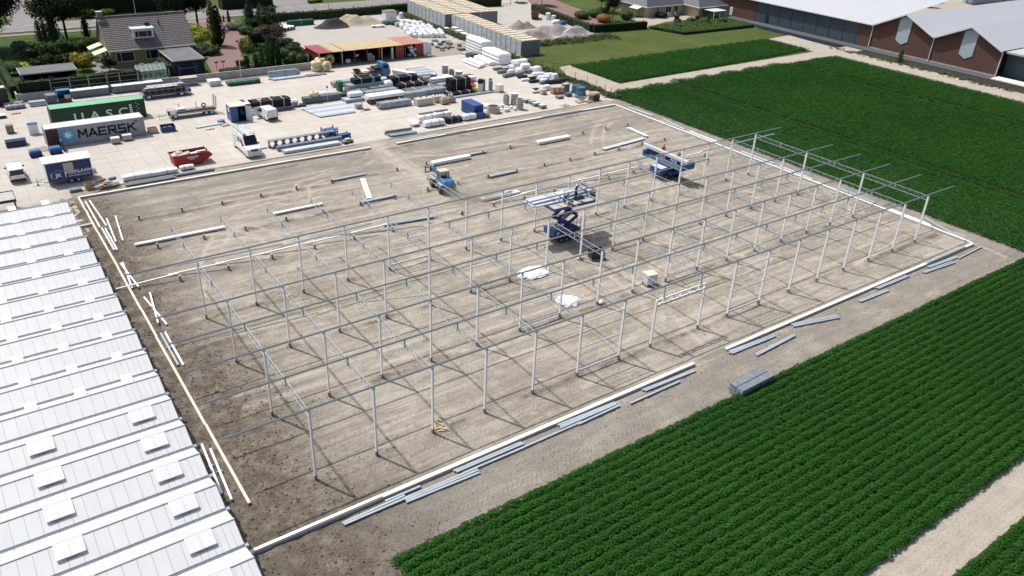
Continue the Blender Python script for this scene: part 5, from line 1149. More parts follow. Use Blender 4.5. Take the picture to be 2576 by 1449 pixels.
def cage(label, x, y, w_, d_, h_, m, fill=None):
    t = thing('wire_cage', label, 'cage', (x, y, 0), random.uniform(-.05, .05), 'wire cages'); b = MB()
    for z_ in np.arange(.12, h_+.01, h_/6):
        for s_ in (-1, 1): b.bar((-w_/2, s_*d_/2, z_), (w_/2, s_*d_/2, z_), .03); b.bar((s_*w_/2, -d_/2, z_), (s_*w_/2, d_/2, z_), .03)
    for s_ in (-1, 1):
        for u in np.arange(-w_/2, w_/2+.01, w_/4): b.bar((u, s_*d_/2, .02), (u, s_*d_/2, h_), .03)
        for u in np.arange(-d_/2, d_/2+.01, d_/3): b.bar((s_*w_/2, u, .02), (s_*w_/2, u, h_), .03)
    b.build('wire_frame', m, t); MB().box(-w_/2, -d_/2, .08, w_/2, d_/2, .115).build('floor', m, t)
    if fill: MB().box(-w_/2+.08, -d_/2+.08, .13, w_/2-.08, d_/2-.08, h_*.8).build('contents', fill, t)
mat('cage_blue', (.10, .20, .30), .5, 0, .2, 3)
cage('blue wire cage nearest the pallet stack', 75.3, 64.4, 1.2, 1.0, 1.1, 'cage_blue'); cage('tall blue wire cage behind the nearest blue cage', 76.7, 65.6, 1.5, 1.2, 1.7, 'cage_blue', 'cage_blue'); cage('blue wire cage farthest from the kerb', 77.0, 67.1, 1.5, 1.1, 1.6, 'cage_blue', 'cage_blue'); cage('small wire tray with brown contents alone on the yard', 72.0, 65.5, 1.2, .8, .5, 'galv_dark', 'cardboard'); cage('wire cage with parts left of the blue cages', 74.2, 65.9, 1.1, .9, .7, 'galv_dark', 'cage_blue')
for k, (x, y, w_, d_, h_, m, lab) in enumerate([(72.7, 68.3, .6, .8, 1.0, 'cardboard', 'tall narrow carton in the left of a carton pair'), (73.5, 68.0, .6, .8, 1.0, 'cardboard', 'tall narrow carton in the middle of the cartons'), (74.3, 67.8, .6, .8, 1.0, 'cardboard', 'tall narrow carton next to the grey machine box'), (71.0, 68.9, 1.0, .8, .7, 'timber', 'brown wooden box left of the cartons'), (75.4, 68.2, 1.1, .9, 1.3, 'galv_dark', 'grey box behind the tall cartons')]):
    cont_box('carton', lab, 'box', x, y, w_, d_, h_, m, group='boxes at the yard corner', lid='concrete' if m == 'galv_dark' else None)
bale('plastic_roll', 'white plastic roll lying behind the brown wooden box', 'roll', 72.0, 73.9, 70.3, 71.5, .02, .95, 'white_plastic', lump=.08, rnd=.5); bale('plastic_roll', 'black and white drum lying left of the brown wooden box', 'roll', 69.6, 71.2, 69.8, 70.9, .02, .6, 'white_plastic', lump=.06, rnd=.6); bale('plastic_roll', 'black sheet folded on the drum left of the wooden box', 'roll', 69.9, 71.0, 70.1, 70.8, .58, .75, 'black_plastic', lump=.1, rnd=.3)
# middle right: barrels and cabinets
cont_box('steel_cabinet', 'white square cabinet at the end of the black pipe wall', 'cabinet', 65.0, 73.6, 1.1, 1.0, 1.15, 'white_frame', pal=True, bevel=.03)
for k, (x, y, r, h_, m, lab) in enumerate([(63.6, 74.3, .33, 1.9, 'galv_dark', 'tall grey barrel column nearest the white cabinet'), (64.2, 75.3, .33, 2.0, 'galv_dark', 'tall grey barrel column behind the nearest one'), (63.0, 75.7, .33, 1.9, 'galv_dark', 'dark grey barrel column beside the white tank'), (62.2, 75.4, .52, 1.4, 'concrete_white', 'white round tank with a black drum on top')]):
    t = thing('barrel_column', lab, 'barrels', (x, y, 0), 0, 'barrels'); MB().lathe((0, 0, 0), [(0, 0), (r, 0), (r, h_*.24), (r*1.04, h_*.25), (r, h_*.26), (r, h_*.49), (r*1.05, h_*.5), (r, h_*.51), (r, h_*.74), (r*1.04, h_*.75), (r, h_*.76), (r, h_), (0, h_)], 16).build('drum', m, t, smooth=True)
t = thing('black_drum', 'black drum standing on the white round tank', 'drum', (62.2, 75.4, 1.4)); MB().lathe((0, 0, 0), [(0, 0), (.5, 0), (.52, .3), (.45, .7), (0, .75)], 14).build('drum', 'black_plastic', t, smooth=True)
for x, y, z0, h_, m, lab in ((61.1, 75.6, .02, .7, 'yellow', 'yellow sack at the foot of the pink sacks'), (61.3, 76.4, .02, 1.1, 'pink_bag', 'large pink sack beside the white round tank'), (61.5, 77.3, .02, 1.8, 'pink_bag', 'tall red and pink sacks behind the pink sack')): bale('sack', lab, 'sack', x-.45, x+.45, y-.4, y+.4, z0, z0+h_, m, lump=.12, rnd=.5, group='coloured sacks')
pipes('pipe_pack', 'tall wall of black pipes with pale straps before the barrels', 'pipes', 56.6, 60.6, 76.0, 6, 7, .155, 'black_plastic', .25, straps=2, sm='timber_pale', group=YP)
pipes('pipe_pack', 'low black pipes in front of the tall black wall', 'pipes', 54.8, 60.4, 74.4, 4, 2, .14, 'black_plastic', .08, straps=3, sm='timber_pale', group=YP)
pipes('pipe_pack', 'long single grey pipe lying before the low black pipes', 'pipes', 53.6, 63.8, 73.5, 2, 1, .14, 'galv', .02, straps=0, group=YP, bearer=False)
# tanks and cartons
for x0, x1, y0, y1, h_, lab in ((47.9, 50.9, 72.1, 73.4, 1.15, 'long tan tank with two black caps'), (51.4, 53.0, 72.6, 73.9, 1.05, 'tan tank half hidden behind the cartons')):
    t = thing('tan_tank', lab, 'tank', ((x0+x1)/2, (y0+y1)/2, 0), 0, 'tan tanks'); w_, d_ = x1-x0, y1-y0; MB().box(-w_/2, -d_/2, .08, w_/2, d_/2, h_).build('body', 'tan_paint', t, bevel=.03); MB().box(-w_/2+.1, -d_/2+.1, 0, w_/2-.1, d_/2-.1, .078).build('base', 'concrete_dark', t)
    for x in (-w_*.16, w_*.2): MB().tube((x, .1, h_), (x, .1, h_+.14), .13, 10).build('cap', 'black_plastic', t)
    for i in range(5): x = -w_/2+w_*(i+.5)/5; MB().box(x-.015, -d_/2-.015, .12, x+.015, -d_/2-.001, h_-.05).build('rib', 'tan_paint', t)
for x, y, lab, m, top in ((52.6, 71.6, 'brown carton with white bottles on top', 'cardboard', 'white_plastic'), (54.1, 71.9, 'orange brown carton with blue bottles on top', 'cardboard', 'sky_sign')):
    cont_box('carton', lab, 'box', x, y, 1.25, 1.0, .75, m, group='cartons by the tan tanks')
    t = thing('bottle_pack', lab.split('with ')[1].replace(' on top', '')+' wrapped together on the carton', 'bottles', (x, y+.1, .90), 0, 'bottle packs')
    for i in range(3):
        for j in range(2): MB().lathe((-.3+.3*i, -.15+.3*j, 0), [(0, 0), (.12, 0), (.12, .38), (.05, .48), (.05, .56), (0, .56)], 8).build('bottle', 'white_plastic' if (i+j) % 2 or top == 'white_plastic' else top, t)
# the block of packs in the middle of the yard
bp = pipes('pipe_pack', 'bowed pack of grey pipes in front of the white mattress pack', 'pipes', 41.8, 47.4, 73.2, 5, 4, .115, 'galv', .12, straps=2, sm='galv_light', group=YP, wob=.22)
bale('wrapped_pack', 'wide white mattress like pack in the middle of the yard', 'wrapped pack', 41.4, 48.0, 76.3, 78.3, .75, 1.45, 'white_plastic', lump=.03, rnd=.12, group=YW, foot='timber_old')
planks('sheet_stack', 'brown and black sheets under the white mattress pack', 'sheets', 41.8, 47.0, 76.5, 78.2, .0, 5, .09, 'timber_old', m2='black_plastic', jit=.1)
bale('wrapped_pack', 'small white pack on grey sheets left of the mattress pack', 'wrapped pack', 39.6, 42.0, 79.6, 80.9, .55, 1.35, 'white_plastic', lump=.03, rnd=.15, group=YW, foot='timber_old')
planks('sheet_stack', 'grey sheets under the small white pack', 'sheets', 38.5, 41.8, 78.9, 80.7, 0, 5, .07, 'galv', jit=.1); planks('sheet_stack', 'black mats on grey pipes left of the small white pack', 'sheets', 38.6, 40.4, 81.4, 82.6, .02, 7, .07, 'black_plastic', jit=.1)
cage('wire crate on a pallet left of the bowed pipes', 39.2, 75.6, 1.0, .9, .95, 'concrete', 'galv_light'); t = thing('black_tray', 'black ribbed tray lying in front of the wire crate', 'tray', (39.9, 74.2, 0), .1); MB().box(-.55, -.4, .02, .55, .4, .1).build('tray', 'black_plastic', t)
for i in range(4): MB().box(-.5+.27*i, -.38, .1, -.38+.27*i, .38, .16).build('rib', 'grey_plastic', t)
tag(MB().torus((0, 0, .04), .22, .03, 16, 6).build('hose_loop', 'concrete', None, loc=(38.8, 73.6, 0)), 'small pale hose loop lying beside the black tray', 'hose')
pipes('pipe_pack', 'big stack of long grey pipes under black pipes', 'pipes', 41.2, 47.6, 83.6, 7, 5, .13, 'galv', .12, straps=2, sm='galv_dark', group=YP, wob=.2); pipes('pipe_pack', 'black pipe bundle lying on the big grey stack', 'pipes', 42.4, 47.5, 83.9, 6, 3, .13, 'black_plastic', 1.46, straps=2, sm='galv_light', group=YP, bearer=False)
pipes('pipe_pack', 'shorter dark grey pipes in front of the big grey stack', 'pipes', 41.0, 44.2, 82.2, 4, 3, .13, 'galv_dark', .1, straps=1, group=YP); pipes('pipe_pack', 'dark blue grey pipes right of the shorter dark pipes', 'pipes', 44.6, 48.6, 81.9, 4, 4, .12, 'galv_dark', .1, straps=1, group=YP)
for j in range(2):
    t = thing('green_crate', 'green crate in the %s of the green column left of the grey pipes' % ('bottom', 'top')[j], 'crate', (40.75, 86.2, .85*j), 0, 'green crates'); MB().box(-.4, -.55, .02, .4, .55, .82).build('body', 'green_box', t, bevel=.03)
    for y in (-.35, 0, .35): MB().box(-.43, y-.03, .06, -.402, y+.03, .78).build('rib', 'green_box', t)
pipes('pipe_pack', 'black pipe bundle with white ends in the yard centre', 'pipes', 49.6, 54.8, 84.2, 7, 5, .14, 'black_plastic', .2, straps=2, sm='galv_light', group=YP); pipes('pipe_pack', 'lower black pipe bundle with pale straps in front of the centre bundle', 'pipes', 50.0, 55.4, 81.8, 6, 3, .14, 'black_plastic', .12, straps=3, sm='timber_pale', group=YP)
bale('wrapped_pack', 'white curved plastic coil end left of the centre black bundle', 'wrapped pack', 47.9, 49.3, 83.0, 84.6, .05, 1.5, 'white_plastic', lump=.1, rnd=.6, group=YW)
pipes('pipe_pack', 'grey pipes behind the tan tanks, left pack', 'pipes', 47.6, 52.0, 76.4, 6, 4, .12, 'galv', .12, straps=1, sm='galv_dark', group=YP); pipes('pipe_pack', 'grey pipes behind the tan tanks, right pack', 'pipes', 52.3, 56.4, 77.2, 6, 3, .13, 'galv', .12, straps=1, sm='galv_dark', group=YP)
pipes('pipe_pack', 'dark pipes lying between the centre and the tan tanks', 'pipes', 49.8, 56.6, 79.6, 5, 2, .13, 'grey_plastic', .1, straps=2, group=YP)
bale('wrapped_pack', 'long narrow white pack on grey sheets right of the centre', 'wrapped pack', 56.2, 60.6, 81.6, 82.8, 1.0, 1.35, 'white_plastic', lump=.04, rnd=.2, group=YW, foot='timber_old'); planks('sheet_stack', 'grey sheets under the long narrow white pack', 'sheets', 56.2, 60.8, 81.3, 82.9, 0, 9, .075, 'galv', jit=.08)
for x, y, lab in ((56.6, 84.9, 'white grey tank nearest the yard centre'), (58.5, 85.8, 'grey lidded box between drums and centre'), (60.3, 84.0, 'pale box behind the long narrow pack')): cont_box('lidded_box', lab, 'box', x, y, 1.3, 1.0, .8, 'concrete', lid='concrete_white', group='lidded boxes')
for x0, x1, y, n, l, m, lab in ((42.6, 48.4, 79.7, 5, 4, 'galv', 'grey pipe pack between the mattress pack and the big grey stack'), (55.9, 58.6, 84.6, 5, 4, 'grey_plastic', 'short dark pipe pack right of the centre black bundle'), (48.6, 55.4, 87.0, 6, 3, 'galv_light', 'pale pipe pack behind the centre black bundle'), (40.6, 46.8, 88.4, 5, 3, 'galv', 'grey pipe pack between the green crates and the truck'), (56.2, 61.4, 79.2, 5, 3, 'galv', 'grey pipe pack before the black plastic parts')): pipes('pipe_pack', lab, 'pipes', x0, x1, y, n, l, .13, m, .1, straps=2, sm='galv_dark', group=YP)
bale('wrapped_pack', 'white pack lying behind the wire crate', 'wrapped pack', 35.6, 38.2, 83.6, 84.8, .05, .8, 'white_plastic', straps=1, lump=.05, rnd=.25, group=YW)
# far right centre: drums
for x, y, r, h_, lab, m in ((61.6, 86.4, .58, 2.1, 'tall grey cable drum column with lid', 'concrete'), (63.1, 86.6, .55, 1.1, 'open pale ring behind the tall drum', 'concrete'), (64.1, 85.6, .65, .9, 'low grey drum with lid right of the tall one', 'concrete')):
    t = cring(lab, x, y, r, h_, .07, m, 'grey_drum'); 
    if 'lid' in lab: MB().lathe((0, 0, h_+.02), [(.12, .0), (.12, .08), (r+.04, .08), (r+.04, 0), (.12, 0)], 24).build('lid', 'concrete_white', t)
bale('black_heap', 'black tyre and hose heap before the tall drum', 'heap', 60.0, 61.6, 84.3, 85.4, .0, .7, 'black_plastic', lump=.2, rnd=.6); pipes('pipe_pack', 'dark and white pipes right of the drums', 'pipes', 61.8, 65.4, 82.9, 4, 3, .12, 'grey_plastic', .1, straps=1, group=YP); bale('wrapped_pack', 'white box pack lying on pipes right of the drums', 'wrapped pack', 62.4, 65.2, 81.2, 82.4, .0, .95, 'white_plastic', lump=.03, rnd=.15, group=YW); bale('black_heap', 'black plastic parts before the white box pack', 'heap', 60.2, 62.6, 80.2, 81.2, .0, .75, 'black_plastic', lump=.18, rnd=.4)
for k in range(6): pipes('pipe_pack', 'pale grey pipe row of the far stepped pack, %s from the near side' % ORD[k], 'pipes', 56.6+.12*k, 60.9+.05*k+(-.3 if k > 3 else 0), 87.9+.85*k, 4, 2, .11, 'galv_light' if k % 2 == 0 else 'galv', .08, straps=0, group=YP)
planks('beam_stack', 'white beams stacked slantwise left of the far grey pipes', 'beams', 52.9, 57.4, 89.2, 90.5, 0, 5, .16, 'concrete_white', split=4, jit=.05, rz=-1.05)
# hose coils
def coil(label, x, y, z_, r, tt, m, ax='Z', sz=1.15):
    return tag(MB().torus((0, 0, tt*sz if ax == 'Z' else r+tt), r, tt, 20, 10, ax, sz if ax == 'Z' else 1.2).build('hose_coil', m, None, smooth=True, loc=(x, y, z_)), label, 'hose coil', 'yellow hose coils')
coil('lower pale yellow hose coil of the double stack by the red shed', 42.6, 100.3, 0, .62, .40, 'pale_hose'); coil('upper pale yellow hose coil of the double stack', 42.6, 100.3, .88, .62, .40, 'pale_hose'); coil('pale yellow hose coil on edge leaning by the stack', 44.2, 99.3, 0, .55, .36, 'pale_hose', 'Y'); coil('highest pale yellow hose coil nearest the shed', 44.1, 102.0, .9, .62, .42, 'pale_hose'); coil('pale yellow hose coil under the highest one', 44.1, 102.0, 0, .62, .42, 'pale_hose'); coil('darker yellow hose coil inside the first shed bay', 46.6, 103.6, 0, .62, .40, 'yellow_hose', 'Y'); coil('darker yellow hose coil lying deeper in the first shed bay', 46.2, 105.3, 0, .7, .45, 'yellow_hose')
coil('pale yellow hose coil lying on the long grey stack', 34.5, 82.0, .98, .52, .30, 'pale_hose')
bale('tarpaulin', 'crumpled purple grey tarpaulin on the yard before the hose coils', 'tarpaulin', 39.4, 43.2, 97.0, 98.2, .0, .18, 'tarp_purple', lump=.25, rnd=.2)
# long grey stack and flat sheets
pipes('pipe_pack', 'long grey stack carrying a yellow hose coil', 'pipes', 32.5, 38.8, 81.3, 5, 4, .115, 'galv_dark', .1, straps=0, group=YP)
for k in range(8): rods('gutter_piece', 'pale gutter in the flat spread of gutters, %s from the near side' % ORD[k], 'gutter', (31.8-.12*k, 73.95+.72*k), (37.8+.1*k, 73.95+.72*k), 3, .2, .12, 'galv_light' if k % 3 else 'galv', 'flat spread of gutters', z=.06, skew=.02)
t = thing('black_tray', 'black tray with a pale pole left of the long grey stack', 'tray', (31.4, 80.9, 0), -.1); MB().box(-1.0, -.6, .02, 1.0, .6, .28).build('tray', 'black_plastic', t, bevel=.03); MB().bar((-.2, -.5, .32), (.1, .6, .34), .1, .05).build('pole', 'timber_pale', t)
bale('plastic_bag', 'clear plastic wrapped parts behind the black tray', 'bag', 30.5, 31.8, 82.0, 83.2, .0, .7, 'white_plastic', lump=.18, rnd=.5)
# black pack behind the small van
pipes('pipe_pack', 'grey pipes under the big black pack behind the small open van', 'pipes', 24.8, 30.0, 79.7, 8, 2, .12, 'galv_dark', .1, straps=0, group=YP); pipes('pipe_pack', 'big black pipe pack with pale straps behind the small open van', 'pipes', 23.9, 29.8, 80.0, 7, 4, .145, 'black_plastic', .6, straps=3, sm='timber_pale', group=YP, wob=.16, bearer=False)
t = thing('yellow_disc', 'flat yellow round lid on top of the big black pack', 'lid', (25.3, 81.0, 1.82)); MB().lathe((0, 0, 0), [(0, .06), (.28, .04), (.30, 0), (0, 0)], 14).build('disc', 'yellow', t)
cont_box('pallet_box', 'brown carton box on a pallet behind the blue store box', 'box', 22.9, 80.5, 1.1, 1.0, 1.5, 'cardboard', lid='concrete_white'); cont_box('grey_tank', 'grey square tank with chimney behind the pallet box', 'tank', 22.6, 82.6, 1.8, 1.3, 1.1, 'galv', lid='galv_dark'); cont_box('square_pot', 'small square white pot on the grey tank', 'pot', 23.0, 82.9, .55, .55, .4, 'concrete_white', 1.34, pal=False)
# poles with small signs
for x, y, h_, lab in ((26.6, 79.3, 2.4, 'thin pole with small sign in front of the big black pack'), (36.3, 80.9, 2.4, 'thin pole with blue sign before the long grey stack'), (45.5, 83.2, 2.4, 'thin pole with teal sign before the big grey stack'), (42.3, 103.2, 2.2, 'thin pole with teal sign at the corner of the concrete wall')):
    t = thing('sign_pole', lab, 'sign', (x, y, 0), 0, 'sign poles'); MB().tube((0, 0, 0), (0, 0, h_), .035, 8).build('pole', 'galv_light', t); MB().box(-.17, -.06, h_-.1, .17, -.03, h_+.24).build('plate', 'teal_sign', t)
# --- things left of and around the containers
cont_box('concrete_box', 'grey box in front of the grey container, left of two', 'box', 3.25, 75.6, 1.05, .75, .62, 'concrete', lid='white_plastic', group='boxes before the grey container'); cont_box('concrete_box', 'grey box with white lid before the grey container, right of two', 'box', 4.85, 76.2, 1.15, .75, .62, 'concrete', lid='concrete_white', group='boxes before the grey container')
wb = thing('wooden_box', 'open wooden box right of the grey container', 'box', (8.6, 77.9, 0)); 
for a, b, c_, d_ in ((-.6, -.45, .6, -.41), (-.6, .41, .6, .45), (-.6, -.41, -.56, .41), (.56, -.41, .6, .41)): MB().box(a, b, .1, c_, d_, .75).build('side', 'timber', wb)
MB().box(-.6, -.45, 0, .6, .45, .098).build('base', 'timber_old', wb)
sc_ = thing('blue_bucket', 'dark blue machine bucket with chains standing open on the yard', 'machine part', (10.6, 77.6, 0), -.03); MB().box(-.95, -.5, .08, .95, -.44, .75).box(-.95, .44, .08, .95, .5, .95).box(-.95, -.44, .08, -.9, .44, .85).box(.9, -.44, .08, .95, .44, .85).box(-.95, -.5, .04, .95, .5, .078).build('tub', 'blue_dark', sc_)
MB().torus((-.4, 0, .62), .18, .05, 12, 6).torus((.3, .1, .62), .2, .05, 12, 6).bar((-.1, .3, .6), (-.1, .3, 1.25), .06).build('chain', 'galv', sc_); MB().box(-.7, -.62, 0, .6, -.52, .07).build('board', 'timber_pale', sc_)
rods('steel_profile', 'pale long tubes lying beside pallets in front of the blue store box', 'steel profile', (14.3, 77.1), (18.3, 77.5), 3, .13, .12, 'galv_light', z=.05); 
for x, y, rz, m, lab in ((15.9, 75.9, .1, 'timber_pale', 'empty open pallet frame lying before the long tubes'), (18.3, 76.5, .3, 'timber', 'brown pallet at the right end of the long tubes')):
    t = thing('pallet', lab, 'pallet', (x, y, .02), rz, 'loose pallets'); link('boards', pallet_mb().mesh('boards', m), t)
bale('tool_bundle', 'blue tools heaped at the end of the long tubes', 'tools', 17.8, 18.7, 77.7, 78.4, .0, .45, 'blue_bright', lump=.25, rnd=.4)
db = thing('tipping_bin', 'dark blue tipping bin with grey lid left of the grey container', 'bin', (-8.0, 80.7, 0), -.02); MB().poly([(-.75, .05), (.75, .05), (.75, 1.0), (-.45, 1.0), (-.75, .8)], -1.2, 1.2, 'X').build('body', 'blue_dark', db, bevel=.03); MB().box(-1.22, -.45, 1.005, 1.22, .78, 1.06).build('lid', 'galv', db); MB().box(-1.0, -.775, .3, 1.0, -.755, .75).build('front_panel', 'black_plastic', db)
cont_box('slatted_crate', 'brown slatted crate left of the containers', 'crate', -8.0, 86.6, .9, .9, 1.0, 'timber_old', ribs=3); cont_box('cupboard', 'white cupboard with blue edge at the end of the grey container', 'cupboard', -5.35, 84.6, 1.2, .8, 1.45, 'white_frame', pal=False, lid='blue_paint')
for x, y, w_, d_, lab in ((-6.45, 75.0, 1.4, 1.0, 'bright blue machine block left of the trailer roof'), (-4.15, 75.1, 1.4, 1.1, 'blue machine parts at the foot of the grey container')):
    t = thing('blue_machine', lab, 'machine', (x, y, 0), .05, 'blue machines'); MB().box(-w_/2, -d_/2, .12, w_/2, d_/2, .62).build('base', 'blue_dark', t, bevel=.03); MB().box(-w_/2+.08, -d_/2+.06, .62, w_/2-.08, d_/2-.06, .9).build('hood', 'blue_bright', t, bevel=.04)
    for s_ in (-.5, .5): MB().tube((s_, -d_/2-.05, .18), (s_, d_/2+.05, .18), .18, 10).build('roller', 'black_rubber', t)
t = thing('steel_sheet', 'pale sheet leaning between the blue machines', 'sheet', (-5.5, 76.9, .0), .2); MB().cbox((0, 0, .25), (1.5, .9, .03), 0, .45).build('plate', 'concrete', t)
t = thing('blue_machine', 'dark blue upright machine panel at the corner of the grey container', 'machine', (-3.1, 76.0, 0), -.1, 'blue machines'); MB().cbox((0, 0, .7), (.25, 1.3, 1.4), 0, 0, -.12).build('panel', 'blue_paint', t, bevel=.03)
# --- along the far wall
bale('pipe_bundle', 'dark strapped pipe bundle at the far left of the yard', 'pipes', -7.3, -4.7, 97.9, 99.0, .05, .65, 'grey_plastic', straps=3, sm='galv_light', lump=.05); pipes('pipe_pack', 'dark pipes behind the far left strapped bundle', 'pipes', -7.4, -4.8, 99.6, 4, 2, .12, 'galv_dark', .08, straps=1, group=YP); pipes('pipe_pack', 'stacked grey pipe rack left of the blue cabinet', 'pipes', -4.1, -1.9, 98.1, 6, 3, .12, 'galv', .08, straps=0, hexp=True, group=YP)
t = thing('pallet', 'pale pallet lying alone left of the green container', 'pallet', (-6.3, 95.8, .02), .1, 'loose pallets'); link('boards', pm2, t)
t = thing('low_box', 'low white and blue box at the left picture edge', 'box', (-8.9, 94.6, 0)); MB().box(-1.2, -.6, .02, 1.2, .6, .4).build('body', 'blue_dark', t, bevel=.03); MB().box(-1.22, -.62, .402, 1.22, .62, .46).build('lid', 'white_frame', t)
pipes('pipe_pack', 'short pipe ends stacked left of the blue cabinet', 'pipes', -1.7, -.3, 98.6, 6, 5, .13, 'galv_dark', .08, straps=0, group=YP)
bcab = thing('blue_cabinet', 'open blue cabinet with red and white contents behind the green container', 'cabinet', (.75, 98.5, 0)); MB().box(-.9, .5, .05, .9, .55, 2.0).box(-.9, -.5, .05, -.85, .5, 2.0).box(.85, -.5, .05, .9, .5, 2.0).build('wall', 'blue_paint', bcab); MB().box(-.95, -.55, 2.002, .95, .6, 2.07).build('roof', 'blue_bright', bcab); MB().box(.0, -.45, .1, .82, .45, .7).build('red_contents', 'red_old', bcab); MB().box(.0, -.45, .72, .82, .45, 1.3).build('pale_contents', 'tan_paint', bcab); MB().box(-.82, -.45, .1, -.02, .45, .9).build('dark_contents', 'black_plastic', bcab)
for x0, x1, y, lab in ((1.9, 7.5, 100.4, 'white topped stack of long sections by the concrete wall, left'), (8.0, 15.8, 100.5, 'white topped stack of long sections by the concrete wall, right')):
    t = planks('section_stack', lab, 'sections', x0, x1, y-.2, y+1.1, .05, 6, .14, 'galv_dark', jit=.05, split=2, group='section stacks by the wall')
    MB().cbox((0, 0, 1.12), (x1-x0, 1.25, .08)).build('top_sheet', 'white_steel', t)
planks('slab_stack', 'stack of square white slabs by the concrete wall', 'slabs', 22.6, 24.6, 97.9, 99.6, 0, 5, .13, 'concrete_white', gap=.05, jit=.05)
planks('sheet_stack', 'tall stack of corrugated sheets by the blue rack', 'sheets', 18.4, 21.3, 99.8, 101.3, .02, 8, .11, 'concrete', gap=.06, m2='galv_dark', jit=.15)
bale('pipe_bundle', 'dark green netted pipe bundle before the lamp post', 'pipes', 25.3, 30.9, 96.7, 98.3, .08, .75, 'tarp_green', straps=3, sm='galv', lump=.10, rnd=.2); pipes('pipe_pack', 'black pipes under the green netting', 'pipes', 25.6, 30.8, 96.5, 5, 1, .13, 'black_plastic', .02, straps=0, group=YP)
pipes('pipe_pack', 'grey pipe heap by the concrete wall, upper layers', 'pipes', 33.2, 38.4, 98.0, 6, 5, .13, 'galv', .1, straps=1, sm='galv_dark', hexp=True, wob=.5, group=YP); pipes('pipe_pack', 'loose grey pipes in front of the heap by the wall', 'pipes', 33.0, 38.9, 97.0, 4, 1, .13, 'galv_light', .04, straps=0, wob=.4, group=YP)
t = thing('blue_rack', 'dark blue cantilever rack before the black garage', 'rack', (20.85, 104.0, 0))
for x in (-1.4, 1.4):
    MB().box(x-.06, -.06, 0, x+.06, .06, 2.6).build('upright', 'blue_dark', t)
    for z_ in (.7, 1.2, 1.7, 2.2): MB().bar((x, 0, z_), (x+.35, -.6, z_+.1), .06).build('arm', 'blue_paint', t)
MB().box(-1.34, -.04, 1.9, 1.34, .04, 2.0).build('beam', 'blue_dark', t)
# --- white insulation and wrapped rolls along the fence
def bigpack(label, x0, x1, y0, y1, lay, h, m='white_plastic', z0=.05):
    t = thing('insulation_stack', label, 'insulation', ((x0+x1)/2, (y0+y1)/2, z0), -.04, 'white insulation stacks')
    for k in range(lay):
        b = MB(); W_, L_ = x1-x0, y1-y0; secs = []; r = random.Random(k+int(x0))
        for i in range(7):
            u = i/6-.5; e = .95+.05*math.sqrt(max(0, 1-(2*u)**8)); ring = []
            for a in range(14):
                th = 2*math.pi*(a+.5)/14; p_ = 6; q = (abs(math.cos(th))**p_+abs(math.sin(th))**p_)**(-1/p_); ring.append((q*math.cos(th)*W_/2*e*(1+r.uniform(-.015, .015)), u*L_, h*k+h/2+q*math.sin(th)*h/2*.96))
            secs.append(ring)
        b.loft(secs).build('layer', m, t, smooth=True)
bigpack('tall layered white insulation stack by the fence', 76.1, 78.9, 96.6, 102.6, 5, .58); bigpack('white insulation logs stacked in front of the tall stack', 75.6, 78.6, 89.3, 95.8, 3, .68); bigpack('low white insulation step left of the stacked logs', 73.6, 75.4, 89.6, 95.6, 1, .7)
for k in range(4): bale('plastic_roll', 'long white roll beside the insulation logs, %s from the yard side' % ORD[k], 'roll', 70.4+.62*k, 71.0+.62*k, 88.7+.3*k, 94.6+.2*k, .02+.15*(k % 2), .55+.15*(k % 2), 'white_plastic', 'Y', lump=.05, rnd=.5, group='long white rolls')
t = thing('dark_strip', 'dark strip lying on the first long white roll', 'strip', (70.75, 91.6, .58)); MB().box(-.09, -2.4, 0, .09, 2.4, .05).build('strip', 'grey_plastic', t)
k = 0
